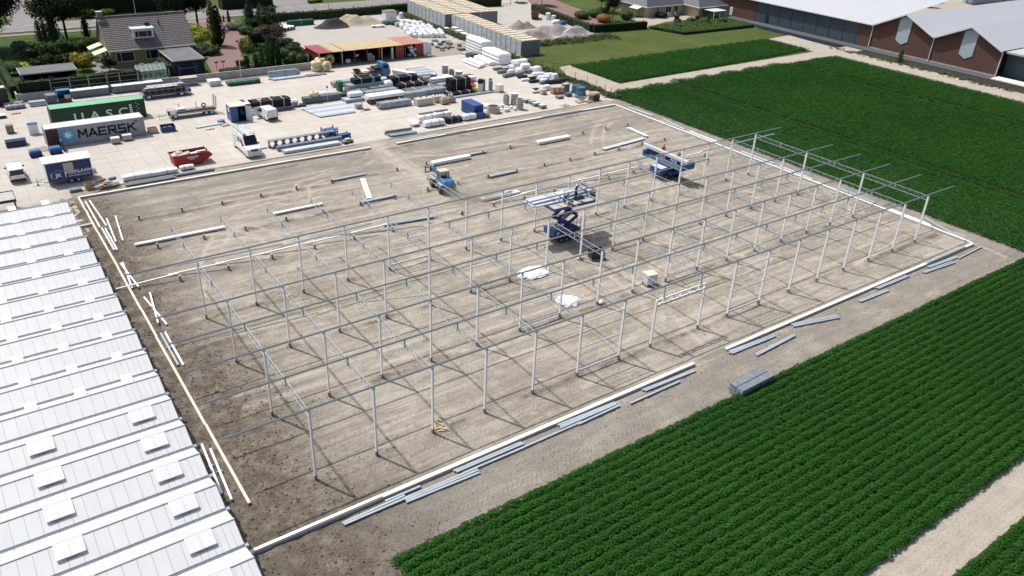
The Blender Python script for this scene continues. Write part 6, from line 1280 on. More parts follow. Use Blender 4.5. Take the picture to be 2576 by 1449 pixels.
for (x, y, z_, w_, d_, h_, m) in [(76.0, 85.5, 0, 1.7, 1.5, .95, 'white_plastic'), (77.6, 85.8, 0, 1.7, 1.6, 1.0, 'white_plastic'), (79.0, 86.2, 0, 1.5, 1.6, 1.0, 'white_plastic'), (76.9, 85.4, .95, 1.8, 1.5, .85, 'white_plastic'), (78.5, 85.6, .98, 1.7, 1.5, .8, 'white_plastic'), (76.3, 83.2, 0, 1.8, 1.7, .9, 'white_plastic'), (78.2, 83.0, 0, 1.7, 1.7, .9, 'white_plastic'), (77.0, 82.6, .9, 1.7, 1.5, .8, 'white_plastic'), (78.9, 81.4, 0, 1.7, 1.4, 1.3, 'white_plastic'), (77.5, 79.2, 0, 2.4, 1.0, .8, 'white_plastic'), (79.0, 77.8, 0, 1.8, 1.2, .8, 'white_plastic'), (77.0, 76.8, 0, 2.2, 1.1, .75, 'white_plastic'), (78.8, 75.8, 0, 1.2, 1.0, 1.2, 'white_plastic'), (75.9, 75.3, 0, 1.4, 1.0, .7, 'white_plastic'),
        (73.4, 86.6, 0, 2.0, .9, .5, 'grey_plastic'), (74.0, 85.2, 0, 1.6, .8, .55, 'black_plastic'), (72.8, 84.2, 0, 2.2, .8, .6, 'grey_plastic'), (74.2, 83.2, .0, 1.5, .8, .7, 'white_plastic'), (72.3, 81.4, 0, 2.6, .9, .7, 'grey_plastic'), (74.6, 81.3, 0, 2.0, .9, .7, 'grey_plastic'), (74.2, 79.6, 0, 2.0, .8, .5, 'black_plastic'), (75.0, 77.9, 0, 2.0, .8, .5, 'black_plastic'), (73.4, 77.6, 0, 1.6, .8, .45, 'white_plastic'), (74.2, 76.0, 0, 2.0, .9, .5, 'black_plastic'), (76.4, 73.9, 0, 2.0, 1.0, .7, 'black_plastic'), (78.4, 73.6, 0, 2.0, 1.2, .8, 'black_plastic'), (75.0, 74.4, 0, 1.2, .8, .6, 'grey_plastic')]:
    nm = {'white_plastic': 'white wrapped bundle', 'grey_plastic': 'grey pipe bundle', 'black_plastic': 'black pipe bundle'}[m]
    bale('fence_bundle', '%s in the long heap by the fence, %s counted from the far end' % (nm, ORD[k]), 'bundle', x-w_/2, x+w_/2, y-d_/2, y+d_/2, z_, z_+h_, m, lump=.12, rnd=.38, group='bundles heaped by the fence', rz=random.uniform(-.25, .2), seed=k); k += 1
# wire bed before the insulation
cage('wire trolley with dark contents before the tall insulation', 74.4, 97.4, 2.0, 1.6, .9, 'galv_dark', 'black_plastic')
planks('board_stack', 'pale boards on a dark base at the tall insulation stack', 'boards', 74.0, 76.0, 98.6, 101.2, 0, 2, .08, 'galv', jit=.02)
# dark rubble field
k = 0; rnd = random.Random(21)
for i in range(30):
    x = rnd.uniform(71.2, 79.8); y = 104.6+rnd.random()*8.5
    if x > 79-(113-y)*.1: continue
    w_ = rnd.uniform(.6, 1.5); m = rnd.choice(['black_plastic', 'concrete_dark', 'timber_old', 'grey_plastic', 'concrete'])
    bale('scrap_part', 'scrap piece in the dark field behind the shed, %s from the start' % ORD[k], 'scrap', x-w_/2, x+w_/2, y-w_*.35, y+w_*.35, 0, rnd.uniform(.2, .55), m, lump=.2, rnd=.4, group='scrap behind the shed', rz=rnd.uniform(-1, 1), seed=i); k += 1
planks('mat_stack', 'low dark stack of mats at the near end of the scrap', 'mats', 75.2, 78.6, 103.2, 104.4, 0, 3, .1, 'timber_old')
# big bags
bm_ = []
for s_ in range(3):
    r = random.Random(70+s_); secs = []
    for i, (zz, kk) in enumerate(((0, .82), (.12, .98), (.5, 1.06), (.85, 1.0), (1.0, .8), (1.08, .35))):
        secs.append([((q := (abs(math.cos(t_))**4+abs(math.sin(t_))**4)**-.25)*math.cos(t_)*.5*kk*(1+r.uniform(-.06, .06)), q*math.sin(t_)*.5*kk*(1+r.uniform(-.06, .06)), zz*(1+r.uniform(-.03, .03))) for t_ in [2*math.pi*(a+.5)/12 for a in range(12)]])
    bm_.append(MB().loft(secs).mesh('sack', 'white_plastic'))
lp = MB()
for sx in (-1, 1):
    for sy in (-1, 1): lp.bar((sx*.38, sy*.38, .95), (sx*.2, sy*.2, 1.28), .05, .02)
lp = lp.mesh('lifting_loop', 'white_plastic'); k = 0; rnd = random.Random(9)
for j in range(9):
    for i in range(7):
        x = 72.0+i*1.12+j*.42+rnd.uniform(-.15, .15); y = 118.6+j*1.25-.45*i+rnd.uniform(-.2, .2)
        if x > 79.9+.1*(y-118) or (j == 8 and i > 4) or (i == 0 and j in (3, 6)): continue
        t = thing('bulk_bag', 'white bulk bag in the %s row from the shed, %s from the left' % (ORD[j], ORD[i]), 'bulk bag', (x, y, 0), rnd.uniform(0, 1.5), 'white bulk bags'); o = link('sack', bm_[k % 3], t, smooth=True); o.scale = (1, 1, rnd.uniform(.75, 1.05)); link('lifting_loop', lp, t).scale = o.scale; k += 1
for k, (x, y) in enumerate(((78.6, 133.0), (79.4, 131.6), (80.2, 130.2))): bale('wrapped_pack', 'pale sacks on pallets behind the bulk bags, %s from the hut' % ORD[k], 'wrapped pack', x-1.3, x+1.3, y-.6, y+.6, .0, .8, 'concrete_white', lump=.12, rnd=.3, group=YW)
for k, (x, y, m) in enumerate(((73.8, 133.2, 'galv_dark'), (75.4, 132.2, 'tarp_green'), (75.6, 130.2, 'concrete'))): bale('black_heap', ('dark grey', 'green black', 'pale grey')[k]+' covered machine beside the small hut', 'machine', x-1.1, x+1.1, y-.6, y+.6, 0, 1.0, m, lump=.15, rnd=.4)
# ------------------------------------------------------------------ machines on the site and people
def person(label, loc, rz, pose, shirt, trousers, hat, z_=0):
    """one continuous skinned body; pose maps joints to points (metres)"""
    J = dict(pelvis=(0, 0, .95), belly=(0, .01, 1.12), chest=(0, .0, 1.34), neck=(0, -.01, 1.50), head=(0, -.03, 1.62), crown=(0, -.02, 1.76),
             shl=(.19, 0, 1.42), ell=(.27, .02, 1.14), wrl=(.27, -.10, .90), hal=(.27, -.15, .80), shr=(-.19, 0, 1.42), elr=(-.27, .02, 1.14), wrr=(-.27, -.10, .90), har=(-.27, -.15, .80),
             hil=(.10, 0, .90), knl=(.11, -.03, .50), anl=(.11, .02, .09), tol=(.12, -.16, .03), hir=(-.10, 0, .90), knr=(-.11, -.03, .50), anr=(-.11, .02, .09), tor=(-.12, -.16, .03))
    J.update(pose); nm = list(J); ix = {n: i for i, n in enumerate(nm)}
    E_ = [('pelvis', 'belly'), ('belly', 'chest'), ('chest', 'neck'), ('neck', 'head'), ('head', 'crown'), ('chest', 'shl'), ('shl', 'ell'), ('ell', 'wrl'), ('wrl', 'hal'), ('chest', 'shr'), ('shr', 'elr'), ('elr', 'wrr'), ('wrr', 'har'), ('pelvis', 'hil'), ('hil', 'knl'), ('knl', 'anl'), ('anl', 'tol'), ('pelvis', 'hir'), ('hir', 'knr'), ('knr', 'anr'), ('anr', 'tor')]
    rad = dict(pelvis=(.16, .12), belly=(.14, .11), chest=(.17, .12), neck=(.06, .06), head=(.09, .10), crown=(.07, .08), shl=.075, ell=.05, wrl=.035, hal=.035, hil=.10, knl=.065, anl=.045, tol=.035)
    for s_ in ('sh', 'el', 'wr', 'ha', 'hi', 'kn', 'an', 'to'): rad[s_+'r'] = rad[s_+'l']
    me = bpy.data.meshes.new('body'); me.from_pydata([J[n] for n in nm], [(ix[a], ix[b]) for a, b in E_], [])
    tmp = bpy.data.objects.new('tmp', me); C.objects.link(tmp); md = tmp.modifiers.new('skin', 'SKIN'); sb = tmp.modifiers.new('sub', 'SUBSURF'); sb.levels = 1; sb.render_levels = 1
    if not me.skin_vertices: 
        bm = bmesh.new(); bm.from_mesh(me); bm.verts.layers.skin.verify(); bm.to_mesh(me); bm.free()
    for n in nm:
        r = rad[n]; me.skin_vertices[0].data[ix[n]].radius = r if isinstance(r, tuple) else (r, r); me.skin_vertices[0].data[ix[n]].use_root = (n == 'pelvis')
    nmsh = bpy.data.meshes.new_from_object(tmp.evaluated_get(bpy.context.evaluated_depsgraph_get())); bpy.data.objects.remove(tmp)
    nmsh.materials.clear()
    for m in (shirt, trousers, 'skin', 'black_rubber', 'hair'): nmsh.materials.append(MAT[m])
    seg = [(Vector(J[a]), Vector(J[b]), a, b) for a, b in E_]
    for p in nmsh.polygons:
        c = p.center; best = None
        for a, b, na, nb in seg:
            d = b-a; u = max(0, min(1, (c-a).dot(d)/max(d.length_squared, 1e-6))); q = (c-(a+d*u)).length
            if best is None or q < best[0]: best = (q, na, nb, u)
        _, na, nb, u = best; k = 0
        if na in ('hil', 'hir', 'knl', 'knr') or (na == 'pelvis' and nb in ('hil', 'hir')) or (na == 'pelvis' and u < .3): k = 1
        if na in ('anl', 'anr'): k = 3
        if na in ('neck', 'wrl', 'wrr') or nb == 'crown' : k = 2
        if na in ('ell', 'elr') and u > .1: k = 2
        p.material_index = k; p.use_smooth = True
    t = thing('person', label, 'person', (loc[0], loc[1], z_ if len(loc) < 3 else loc[2]), rz, 'workers')
    bpy.data.objects.new  # body
    o = bpy.data.objects.new('body', nmsh); C.objects.link(o); o.parent = t
    h = Vector(J['head']); c = Vector(J['crown']); d = (c-h).normalized(); b = MB().lathe((0, 0, 0), [(.125, -.02), (.14, -.015), (.118, .03), (.10, .09), (.05, .125), (0, .13)], 12); hm_ = b.build('headwear', hat, t, smooth=True)
    hm_.location = h+d*.05; hm_.rotation_euler = d.to_track_quat('Z', 'Y').to_euler()
    # fingers
    for s_ in ('l', 'r'):
        w_, hnd = Vector(J['wr'+s_]), Vector(J['ha'+s_]); dd = (hnd-w_).normalized(); side_ = dd.cross(Vector((0, 0, 1))); side_ = side_.normalized() if side_.length > .1 else Vector((1, 0, 0)); f = MB()
        for q in range(4): st_ = hnd+side_*(-.03+.02*q); f.path([st_, st_+dd*(.045+.01*(q in (1, 2))), st_+dd*.07+Vector((0, -.02, -.015))], .009, 5)
        f.path([hnd-dd*.03+side_*.03, hnd+side_*.055+dd*.01, hnd+side_*.05+dd*.04], .010, 5); f.build('fingers', 'skin', t)
    return t
# ---- scissor lift platform used for glazing steel
def crawler(t, L_, W_, m='black_rubber'):
    for s_ in (-1, 1):
        pts = []
        for i in range(16):
            a = 2*math.pi*i/16; pts.append(((L_/2-.28)*(1 if math.cos(a) > 0 else -1)+.28*math.cos(a), .29+.28*math.sin(a)))
        tr_ = MB().poly(pts, s_*W_/2-.19, s_*W_/2+.19, 'Y').build('track', m, t)
        for x in np.linspace(-L_/2+.35, L_/2-.35, 4): MB().tube((x, s_*(W_/2+.2), .26), (x, s_*(W_/2+.21), .26), .17, 10).build('track_wheel', 'galv_dark', tr_)
LA = thing('scissor_lift', 'dark blue scissor lift raised high with a platform of steel profiles', 'scissor lift', (37.9, 21.3, .06), -.02)
crawler(LA, 2.8, 1.7)
MB().box(-1.75, -.75, .55, 1.75, .75, 1.05).build('chassis', 'blue_dark', LA, bevel=.04); MB().box(-2.1, -.95, .75, -.9, .95, 1.55).build('engine_cover', 'blue_paint', LA, bevel=.06); MB().box(-2.0, -.85, 1.552, -1.0, .85, 1.60).build('cover_top', 'galv_dark', LA)
text('emblem', 'JK', .42, (-1.5, -.958, 1.15), FACE, 'print_white', LA, .004, 1.1, .012)
def scissor(t, x0, x1, z0, z1, y, m):
    for (a, b) in (((x0, z0), (x1, z1)), ((x1, z0), (x0, z1))): MB().bar((a[0], y, a[1]), (b[0], y, b[1]), .12, .36, (0, 0, 1)).build('scissor_arm', m, t)
for y in (-.55, .55):
    scissor(LA, -1.3, 1.3, 1.15, 2.55, y, 'blue_dark'); scissor(LA, -1.3, 1.3, 2.65, 4.15, y*.82, 'blue_dark')
for x, z_ in ((0, 1.85), (0, 3.4), (1.3, 2.6), (-1.3, 2.6), (1.3, 1.15), (1.3, 4.15)): MB().tube((x, -.6, z_), (x, .6, z_), .06, 8).build('cross_tube', 'blue_dark', LA)
MB().bar((-.9, 0, 1.3), (.5, 0, 2.9), .16, .16).build('lift_cylinder', 'galv_dark', LA)
plt = MB().box(-2.75, -1.55, 4.30, 2.75, 1.55, 4.42).build('platform', 'concrete', LA)
e = MB().box(-2.8, -1.6, 4.2, 2.8, -1.54, 4.5).box(-2.8, 1.54, 4.2, 2.8, 1.6, 4.5).box(-2.8, -1.54, 4.2, -2.74, 1.54, 4.5).box(2.74, -1.54, 4.2, 2.8, 1.54, 4.5).build('platform_edge', 'blue_paint', LA)
for (a, b) in (((2.74, -1.5), (2.74, 1.5)), ((-.9, -1.5), (2.74, -1.5)), ((-.2, .2), (2.74, .2))):
    for z_ in (4.95, 5.45): MB().bar((a[0], a[1], z_), (b[0], b[1], z_), .045).build('guard_rail', 'blue_dark', plt)
    for u in (0, .5, 1): x, y = a[0]+(b[0]-a[0])*u, a[1]+(b[1]-a[1])*u; MB().bar((x, y, 4.45), (x, y, 5.47), .045).build('guard_post', 'blue_dark', plt)
MB().box(2.70, -1.5, 4.75, 2.80, -.6, 5.25).build('control_box', 'black_plastic', LA); MB().box(-.8, -1.56, 4.6, -.3, -1.48, 5.0).build('control_box', 'black_plastic', LA)
lad = MB().bar((1.9, -.5, .4), (1.9, -.5, 2.2), .05).bar((1.9, .2, .4), (1.9, .2, 2.2), .05)
for z_ in (.6, 1.0, 1.4, 1.8, 2.2): lad.bar((1.9, -.5, z_), (1.9, .2, z_), .04)
lad.bar((1.9, -.5, 2.2), (2.5, -.5, 2.2), .04).bar((2.5, -.5, 2.2), (2.5, -.5, 1.0), .04).build('ladder', 'galv', LA)
for k, (y, z_, n, lab) in enumerate(((21.85, 4.52, 6, 'broad galvanised gutters in the lower layer on the raised lift'), (21.95, 4.70, 5, 'broad galvanised gutters in the upper layer on the raised lift'), (21.05, 4.52, 2, 'pair of gutters beside the crouching worker on the raised lift'))):
    rods('gutter_piece', lab, 'gutter', (33.4+.2*k, y+.3), (41.9-.4*k, y+.3), n, .26, .16, 'galv_light', 'gutters carried on the lift', z=z_, skew=.01)
rods('steel_tube', 'long thin pipe held high by the standing worker', 'pipe', (33.9, 21.0), (42.3, 20.5), 1, .07, .07, 'galv', kind='tube', z=6.45, skew=0)
person('person in blue top and dark trousers standing upright on the raised lift', (38.75, 20.75, 4.50), .4, dict(ell=(.26, -.05, 1.62), wrl=(.18, -.14, 1.80), hal=(.14, -.18, 1.86), elr=(-.26, -.05, 1.60), wrr=(-.2, -.16, 1.78), har=(-.16, -.2, 1.84), knl=(.16, -.05, .5), anl=(.22, .0, .09), tol=(.24, -.17, .03)), 'cloth_blue', 'cloth_dark', 'helmet')
cr = dict(pelvis=(0, .18, .46), belly=(0, .12, .60), chest=(0, -.06, .78), neck=(0, -.20, .90), head=(0, -.30, .98), crown=(0, -.38, 1.09), shl=(.19, -.10, .84), ell=(.27, -.25, .62), wrl=(.2, -.42, .48), hal=(.18, -.48, .44), shr=(-.19, -.10, .84), elr=(-.27, -.25, .62), wrr=(-.2, -.42, .46), har=(-.18, -.48, .42), hil=(.11, .16, .42), knl=(.18, -.24, .46), anl=(.16, .04, .09), tol=(.17, -.14, .03), hir=(-.11, .16, .42), knr=(-.18, -.24, .46), anr=(-.16, .04, .09), tor=(-.17, -.14, .03))
person('person in blue top crouching over a tool on the raised lift', (37.2, 20.75, 4.50), .9, cr, 'cloth_blue', 'cloth_dark', 'hair')
t = thing('power_tool', 'orange tool lying on the raised lift beside the crouching worker', 'tool', (37.35, 20.2, 4.43)); MB().box(-.3, -.15, 0, .3, .15, .25).build('body', 'orange', t, bevel=.04); MB().tube((.2, 0, .2), (.65, .1, .25), .08, 8).build('handle', 'orange', t)
t = thing('power_tool', 'dark machine on the raised lift beside the standing worker', 'tool', (39.3, 20.9, 4.43)); MB().box(-.6, -.25, 0, .6, .25, .3).build('body', 'black_plastic', t, bevel=.04); MB().torus((.3, 0, .35), .2, .05, 12, 6, 'Y').build('wheel', 'black_plastic', t)
# ---- second lift, lowered
LB = thing('scissor_lift', 'lowered blue scissor lift with a long pale beam across it near the east side', 'scissor lift', (61.9, 29.6, .06), math.pi/2+.02)
crawler(LB, 2.9, 1.8)
MB().box(-1.6, -.85, .55, 1.6, .85, 1.05).build('chassis', 'blue_dark', LB, bevel=.04); MB().box(-1.0, .55, .7, 1.0, 2.2, 1.5).build('engine_cover', 'blue_paint', LB, bevel=.06); MB().box(-.95, .6, 1.502, .95, 2.1, 1.56).build('cover_top', 'galv_light', LB)
for y in (-.55, .55): scissor(LB, -1.4, 1.4, 1.1, 1.75, y, 'blue_dark')
pb = MB().box(-3.6, -1.0, 1.92, 3.6, 1.0, 2.02).build('platform', 'galv_dark', LB)
MB().box(-3.65, -1.05, 1.85, 3.65, -.99, 2.2).box(-3.65, .99, 1.85, 3.65, 1.05, 2.2).build('platform_edge', 'blue_bright', LB)
MB().box(-3.7, -1.1, 1.9, -3.2, 1.1, 2.75).build('end_box', 'blue_paint', LB, bevel=.04); MB().box(3.2, -1.1, 1.9, 3.7, 1.1, 2.65).build('end_box', 'blue_paint', LB, bevel=.04)
for x in np.linspace(-3.0, 3.0, 7):
    MB().bar((x, .98, 2.05), (x, .98, 2.9), .05).build('guard_post', 'blue_dark', LB)
MB().bar((-3.1, .98, 2.9), (3.1, .98, 2.9), .05).bar((-3.1, .98, 2.5), (3.1, .98, 2.5), .05).build('guard_rail', 'blue_dark', LB)
for x in (-2.0, .1, 2.2): MB().box(x-.2, -.3, 2.03, x+.2, .3, 2.85).build('beam_support', 'blue_dark', LB)
rods('truss_beam', 'long pale beam lying across the lowered lift', 'beam', (61.5, 33.9), (61.45, 25.7), 1, .42, .38, 'galv_light', kind='box', z=2.90, skew=0)
t = thing('access_ramp', 'pale ramp plate leaning on the rear of the lowered lift', 'ramp', (60.6, 33.3, 0), .35); MB().cbox((0, 0, .75), (.8, 2.2, .06), 0, .75).build('plate', 'galv_light', t)
person('person in red top working behind the beam of the lowered lift', (62.3, 31.0, 2.03), 2.2, dict(neck=(0, -.06, 1.50), head=(0, -.12, 1.60), crown=(0, -.16, 1.73)), 'cloth_red', 'cloth_dark', 'cloth_red')
person('person with bare brown shoulders working at the near end of the lowered lift', (62.3, 28.2, 2.03), 1.9, {}, 'skin', 'cloth_khaki', 'helmet')
t = thing('orange_tool', 'orange brown tool on the near end of the lowered lift', 'tool', (62.5, 26.7, 2.03)); MB().box(-.4, -.3, 0, .4, .3, .5).build('body', 'yellow', t, bevel=.04); MB().box(-.2, -.2, .5, .2, .2, .8).build('hood', 'orange', t, bevel=.04)
person('person in blue top standing in the doorway of the blue store box', (21.3, 77.75, .08), 2.6, {}, 'cloth_blue', 'cloth_dark', 'hair')
# ---- telehandler
TH = thing('telehandler', 'blue telescopic loader driving away over the dusty soil with empty forks', 'loader', (33.55, 39.9, .04), math.pi-.10)
# built facing -y
for s_ in (-1, 1):
    for y in (-1.25, 1.15):
        a = MB().lathe((0, 0, 0), [(.22, -.2), (.5, -.2), (.56, -.12), (.56, .12), (.5, .2), (.22, .2)], 18).build('wheel', 'black_rubber', TH, smooth=True); a.rotation_euler = (0, math.pi/2, 0); a.location = (s_*.85, y, .56); MB().tube((0, 0, -.21), (0, 0, .21), .27, 12).build('rim', 'blue_bright', a)
    MB().box(s_*.85-.24, -1.85, 1.14, s_*.85+.24, -.65, 1.22).build('mudguard', 'galv', TH, bevel=.03); MB().box(s_*.85-.24, .55, 1.14, s_*.85+.24, 1.75, 1.22).build('mudguard', 'galv', TH, bevel=.03)
MB().box(-.55, -1.7, .45, .55, 1.5, .95).build('chassis', 'galv_dark', TH)
MB().poly([(.55, .75), (1.95, .75), (2.0, 1.3), (1.75, 1.62), (.55, 1.75)], -.72, .72, 'X').build('engine_hood', 'blue_bright', TH, bevel=.10)
MB().poly([(-.72, 2.02-1.02+.0), (.0, 0), (0, 0)][:0] or [(-.14, 0), (.14, 0), (0, .26)], -.01, .01, 'Y').build('warning_triangle', 'red_tri', TH, loc=(-.1, 2.01, 1.0))
MB().box(-.35, 1.985, 1.28, .35, 2.0, 1.42).build('rear_plate', 'sky_sign', TH).rotation_euler[0] = 0
cb = MB()
for x in (-.62, .62):
    for y in (-.55, .52): cb.bar((x, y, .95), (x*.94, y*(.80 if y < 0 else 1.0), 2.42), .07)
cb.box(-.65, -.6, .9, .65, .56, 1.0).build('cab_frame', 'galv', TH); MB().box(-.66, -.52, 2.42, .66, .60, 2.52).build('cab_roof', 'tan_paint', TH, bevel=.05)
t = NT('cab_glass'); t.P(Base_Color=(.10, .13, .12), Roughness=.05, Alpha=.55)
for q in ([(-.60, .53, 1.05), (.60, .53, 1.05), (.57, .53, 2.38), (-.57, .53, 2.38)], [(-.60, -.56, 1.05), (.60, -.56, 1.05), (.57, -.44, 2.38), (-.57, -.44, 2.38)], [(-.625, -.54, 1.05), (-.625, .5, 1.05), (-.59, .5, 2.38), (-.59, -.43, 2.38)], [(.625, -.54, 1.05), (.625, .5, 1.05), (.59, .5, 2.38), (.59, -.43, 2.38)]): MB().quad(*q).build('cab_window', 'cab_glass', TH)
MB().box(-.25, -.05, 1.0, .25, .45, 1.45).box(-.25, .38, 1.45, .25, .46, 1.95).build('seat', 'black_plastic', TH)
MB().bar((0, -.45, 1.35), (0, -2.6, 1.75), .34, .38).build('boom', 'blue_paint', TH, bevel=.03); MB().bar((0, -2.3, 1.69), (0, -3.35, 1.75), .24, .28).build('boom_inner', 'blue_bright', TH)
MB().bar((0, -3.3, 1.75), (0, -3.6, 1.25), .3, .3).build('fork_head', 'black_plastic', TH)
MB().box(-.75, -3.75, .95, .75, -3.66, 1.05).box(-.75, -3.75, 1.55, .75, -3.66, 1.65).box(-.75, -3.75, .85, -.67, -3.66, 1.85).box(.67, -3.75, .85, .75, -3.66, 1.85).build('fork_carriage', 'black_plastic', TH)
for x in (-.5, .5): MB().box(x-.06, -4.75, .86, x+.06, -3.7, .91).build('fork_tine', 'galv_dark', TH)
MB().bar((.68, -.6, 1.5), (.9, -.75, 1.6), .03).cbox((.92, -.76, 1.62), (.1, .05, .22)).build('mirror', 'black_plastic', TH)
# ---- boxes and rubbish on the soil
bb = thing('black_bin', 'open black box standing under the frame near the raised lift', 'box', (37.8, 15.6, .05), -.25)
for a, b, c_, d_ in ((-.75, -.5, .75, -.45), (-.75, .45, .75, .5), (-.75, -.45, -.70, .45), (.70, -.45, .75, .45)): MB().box(a, b, .1, c_, d_, .95).build('side', 'black_plastic', bb)
MB().box(-.8, -.55, .0, .8, .55, .098).build('base', 'timber_old', bb); MB().box(-.68, -.43, .1, .68, .43, .5).build('contents', 'timber_old', bb)
cont_box('white_crate', 'pale box with wooden lid and plastic wrap standing alone under the frame', 'box', 38.7, 8.5, 1.15, 1.0, 1.0, 'galv_light', .03, -.2, 'timber_pale')
def crumple(name, label, cat, x, y, w_, d_, h_, m, seed):
    """heap of crumpled sheet"""
    n = 22; rnd = np.random.default_rng(seed); X_, Y_ = np.meshgrid(np.linspace(-1, 1, n), np.linspace(-1, 1, n)); rr_ = np.sqrt(X_**2+Y_**2); nz = fbm(X_*3+seed, Y_*3, seed, 4)
    Z_ = h_*np.clip(1-rr_**2*(.7+nz*.6), 0, 1)*(.35+1.2*fbm(X_*2.2+seed, Y_*2.2, seed+3, 4))+.01; k = .75+.5*fbm(X_*1.2, Y_*1.2, seed+9)
    Vv = np.stack([X_*w_/2*k, Y_*d_/2*k, Z_], -1).reshape(-1, 3); idx = np.arange(n*n).reshape(n, n); keep = []
    for i in range(n-1):
        for j in range(n-1):
            if rr_[i, j] < .95+.25*(nz[i, j]-.5): keep.append((int(idx[i, j]), int(idx[i, j+1]), int(idx[i+1, j+1]), int(idx[i+1, j])))
    me = bpy.data.meshes.new(name); me.from_pydata(Vv.tolist(), [], keep); me.materials.append(MAT[m]); o = bpy.data.objects.new(name, me); C.objects.link(o); o.location = (x, y, soilz(x, y) if y < 59 else .01)
    return tag(o, label, cat)
crumple('plastic_heap', 'larger crumpled heap of white plastic film under the frame', 'plastic film', 30.1, 16.2, 4.2, 2.6, .55, 'white_plastic', 5); crumple('plastic_heap', 'rounder crumpled heap of clear white film nearer the camera', 'plastic film', 29.6, 9.9, 2.8, 2.4, .6, 'white_plastic', 8); crumple('plastic_heap', 'white film draped over beams behind the raised lift', 'plastic film', 39.6, 34.4, 3.6, 1.2, .7, 'white_plastic', 11)
for k, (x, y, w_, m, lab) in enumerate(((36.2, 16.2, 1.1, 'timber_pale', 'torn cardboard scraps left of the open black box'), (31.7, 32.5, .8, 'timber_pale', 'pale scrap heap at the end of the posts behind the frame'), (50.4, 33.0, .8, 'timber_pale', 'pale scrap on the posts right of the raised lift'), (32.0, 8.0, .9, 'white_plastic', 'twisted white strip at the foot of a frame post'))): crumple('scrap_heap', lab, 'scrap', x, y, w_, .6, .35, m, 20+k)
rnd = random.Random(3)
for k in range(8):
    t = thing('wood_offcut', 'short pale wood offcut at the foot of the third near post, %s in the heap' % ORD[k], 'wood offcut', (9.45+rnd.uniform(-.1, .65), .35+rnd.uniform(-.55, .95), .06+.035*(k % 3)), rnd.uniform(0, 3.1), 'wood offcuts'); MB().box(-rnd.uniform(.25, .42), -.045, 0, .3, .045, .035).build('plank', 'timber', t)
# dust cloud behind the loader
t = NT('dust'); nt_ = t.t; nt_.nodes.remove(t.p); pv = nt_.nodes.new('ShaderNodeVolumePrincipled'); pv.inputs['Color'].default_value = (.82, .76, .66, 1)
tc = t.n('TexCoord').outputs['Object']; ln = t.n('VectorMath', {0: tc}, operation='LENGTH').outputs['Value']; fall = t.math('SUBTRACT', 1.0, ln, True); nz = t.ramp(t.noise(tc, 2.4, 3), .35, .7)
nt_.links.new(t.math('MULTIPLY', t.math('MULTIPLY', t.math('POWER', fall, 1.4), nz), 1.7), pv.inputs['Density']); nt_.links.new(pv.outputs[0], nt_.nodes['Material Output'].inputs['Volume'])
for k, (x, y, sx, sy, sz) in enumerate(((34.1, 36.4, 2.6, 3.0, 1.3), (36.6, 34.3, 3.4, 3.0, 1.2))):
    bm = bmesh.new(); bmesh.ops.create_icosphere(bm, subdivisions=3, radius=1); me = bpy.data.meshes.new('dust_cloud'); bm.to_mesh(me); bm.free(); me.materials.append(MAT['dust']); o = bpy.data.objects.new('dust_cloud', me); C.objects.link(o); o.location = (x, y, sz*.55); o.scale = (sx, sy, sz); tag(o, ('thin beige dust cloud right behind the loader wheels', 'drifting dust farther behind the loader')[k], 'dust'); o['kind'] = 'stuff'
# ------------------------------------------------------------------ foliage
def leafmat(name, a, b, rough=.6):
    t = NT(name); v = t.obj(); f = t.noise(v, 1.1, 4, .7); g = t.mix(t.ramp(f, .3, .7), a, b)
    t.P(Base_Color=g, Roughness=rough, Specular_IOR_Level=.2)
    tr = t.n('BsdfTranslucent', {'Color': (*[min(1, x*1.6) for x in b], 1)}); ms = t.n('MixShader', {0: .18}); t.t.links.new(t.p.outputs[0], ms.inputs[1]); t.t.links.new(tr.outputs[0], ms.inputs[2]); t.t.links.new(ms.outputs[0], t.t.nodes['Material Output'].inputs[0])
leafmat('leaf_dark', (.009, .020, .008), (.024, .044, .014)); leafmat('leaf_mid', (.028, .062, .016), (.060, .105, .026)); leafmat('leaf_light', (.065, .125, .022), (.12, .185, .035)); leafmat('leaf_lime', (.20, .28, .03), (.36, .40, .05)); leafmat('leaf_yellow', (.20, .18, .03), (.42, .34, .05)); leafmat('leaf_blue', (.030, .060, .055), (.065, .105, .10)); leafmat('leaf_red', (.05, .03, .025), (.10, .06, .035)); leafmat('leaf_orange', (.22, .12, .03), (.34, .20, .04)); leafmat('leaf_olive', (.07, .085, .025), (.13, .14, .045)); leafmat('leaf_grey', (.10, .13, .11), (.18, .21, .18))
mat('bark', (.075, .058, .044), .9, 0, .3, 6)
def crown_mesh(name, pts_nrm, size, m, rnd, core=None):
    vv = []; ff = []
    for c, n in pts_nrm:
        n = (n+Vector((rnd.gauss(0, .45), rnd.gauss(0, .45), rnd.gauss(0, .45)))).normalized(); a = n.orthogonal().normalized(); b = n.cross(a); th = rnd.uniform(0, 6.28); a, b = a*math.cos(th)+b*math.sin(th), b*math.cos(th)-a*math.sin(th); s_ = size*rnd.uniform(.6, 1.3); k = len(vv)
        vv += [c-a*s_*.55, c+b*s_*.34+n*s_*.08, c+a*s_*.6, c-b*s_*.34+n*s_*.08]; ff.append((k, k+1, k+2, k+3))
    if core:
        k = len(vv); vv += core[0]; ff += [tuple(i+k for i in f) for f in core[1]]
    me = bpy.data.meshes.new(name); me.from_pydata([tuple(p) for p in vv], [], ff); me.materials.append(MAT[m]); return me
def sph(rnd):
    z_ = rnd.uniform(-1, 1); a = rnd.uniform(0, 6.283); r = math.sqrt(1-z_*z_); return Vector((r*math.cos(a), r*math.sin(a), z_))
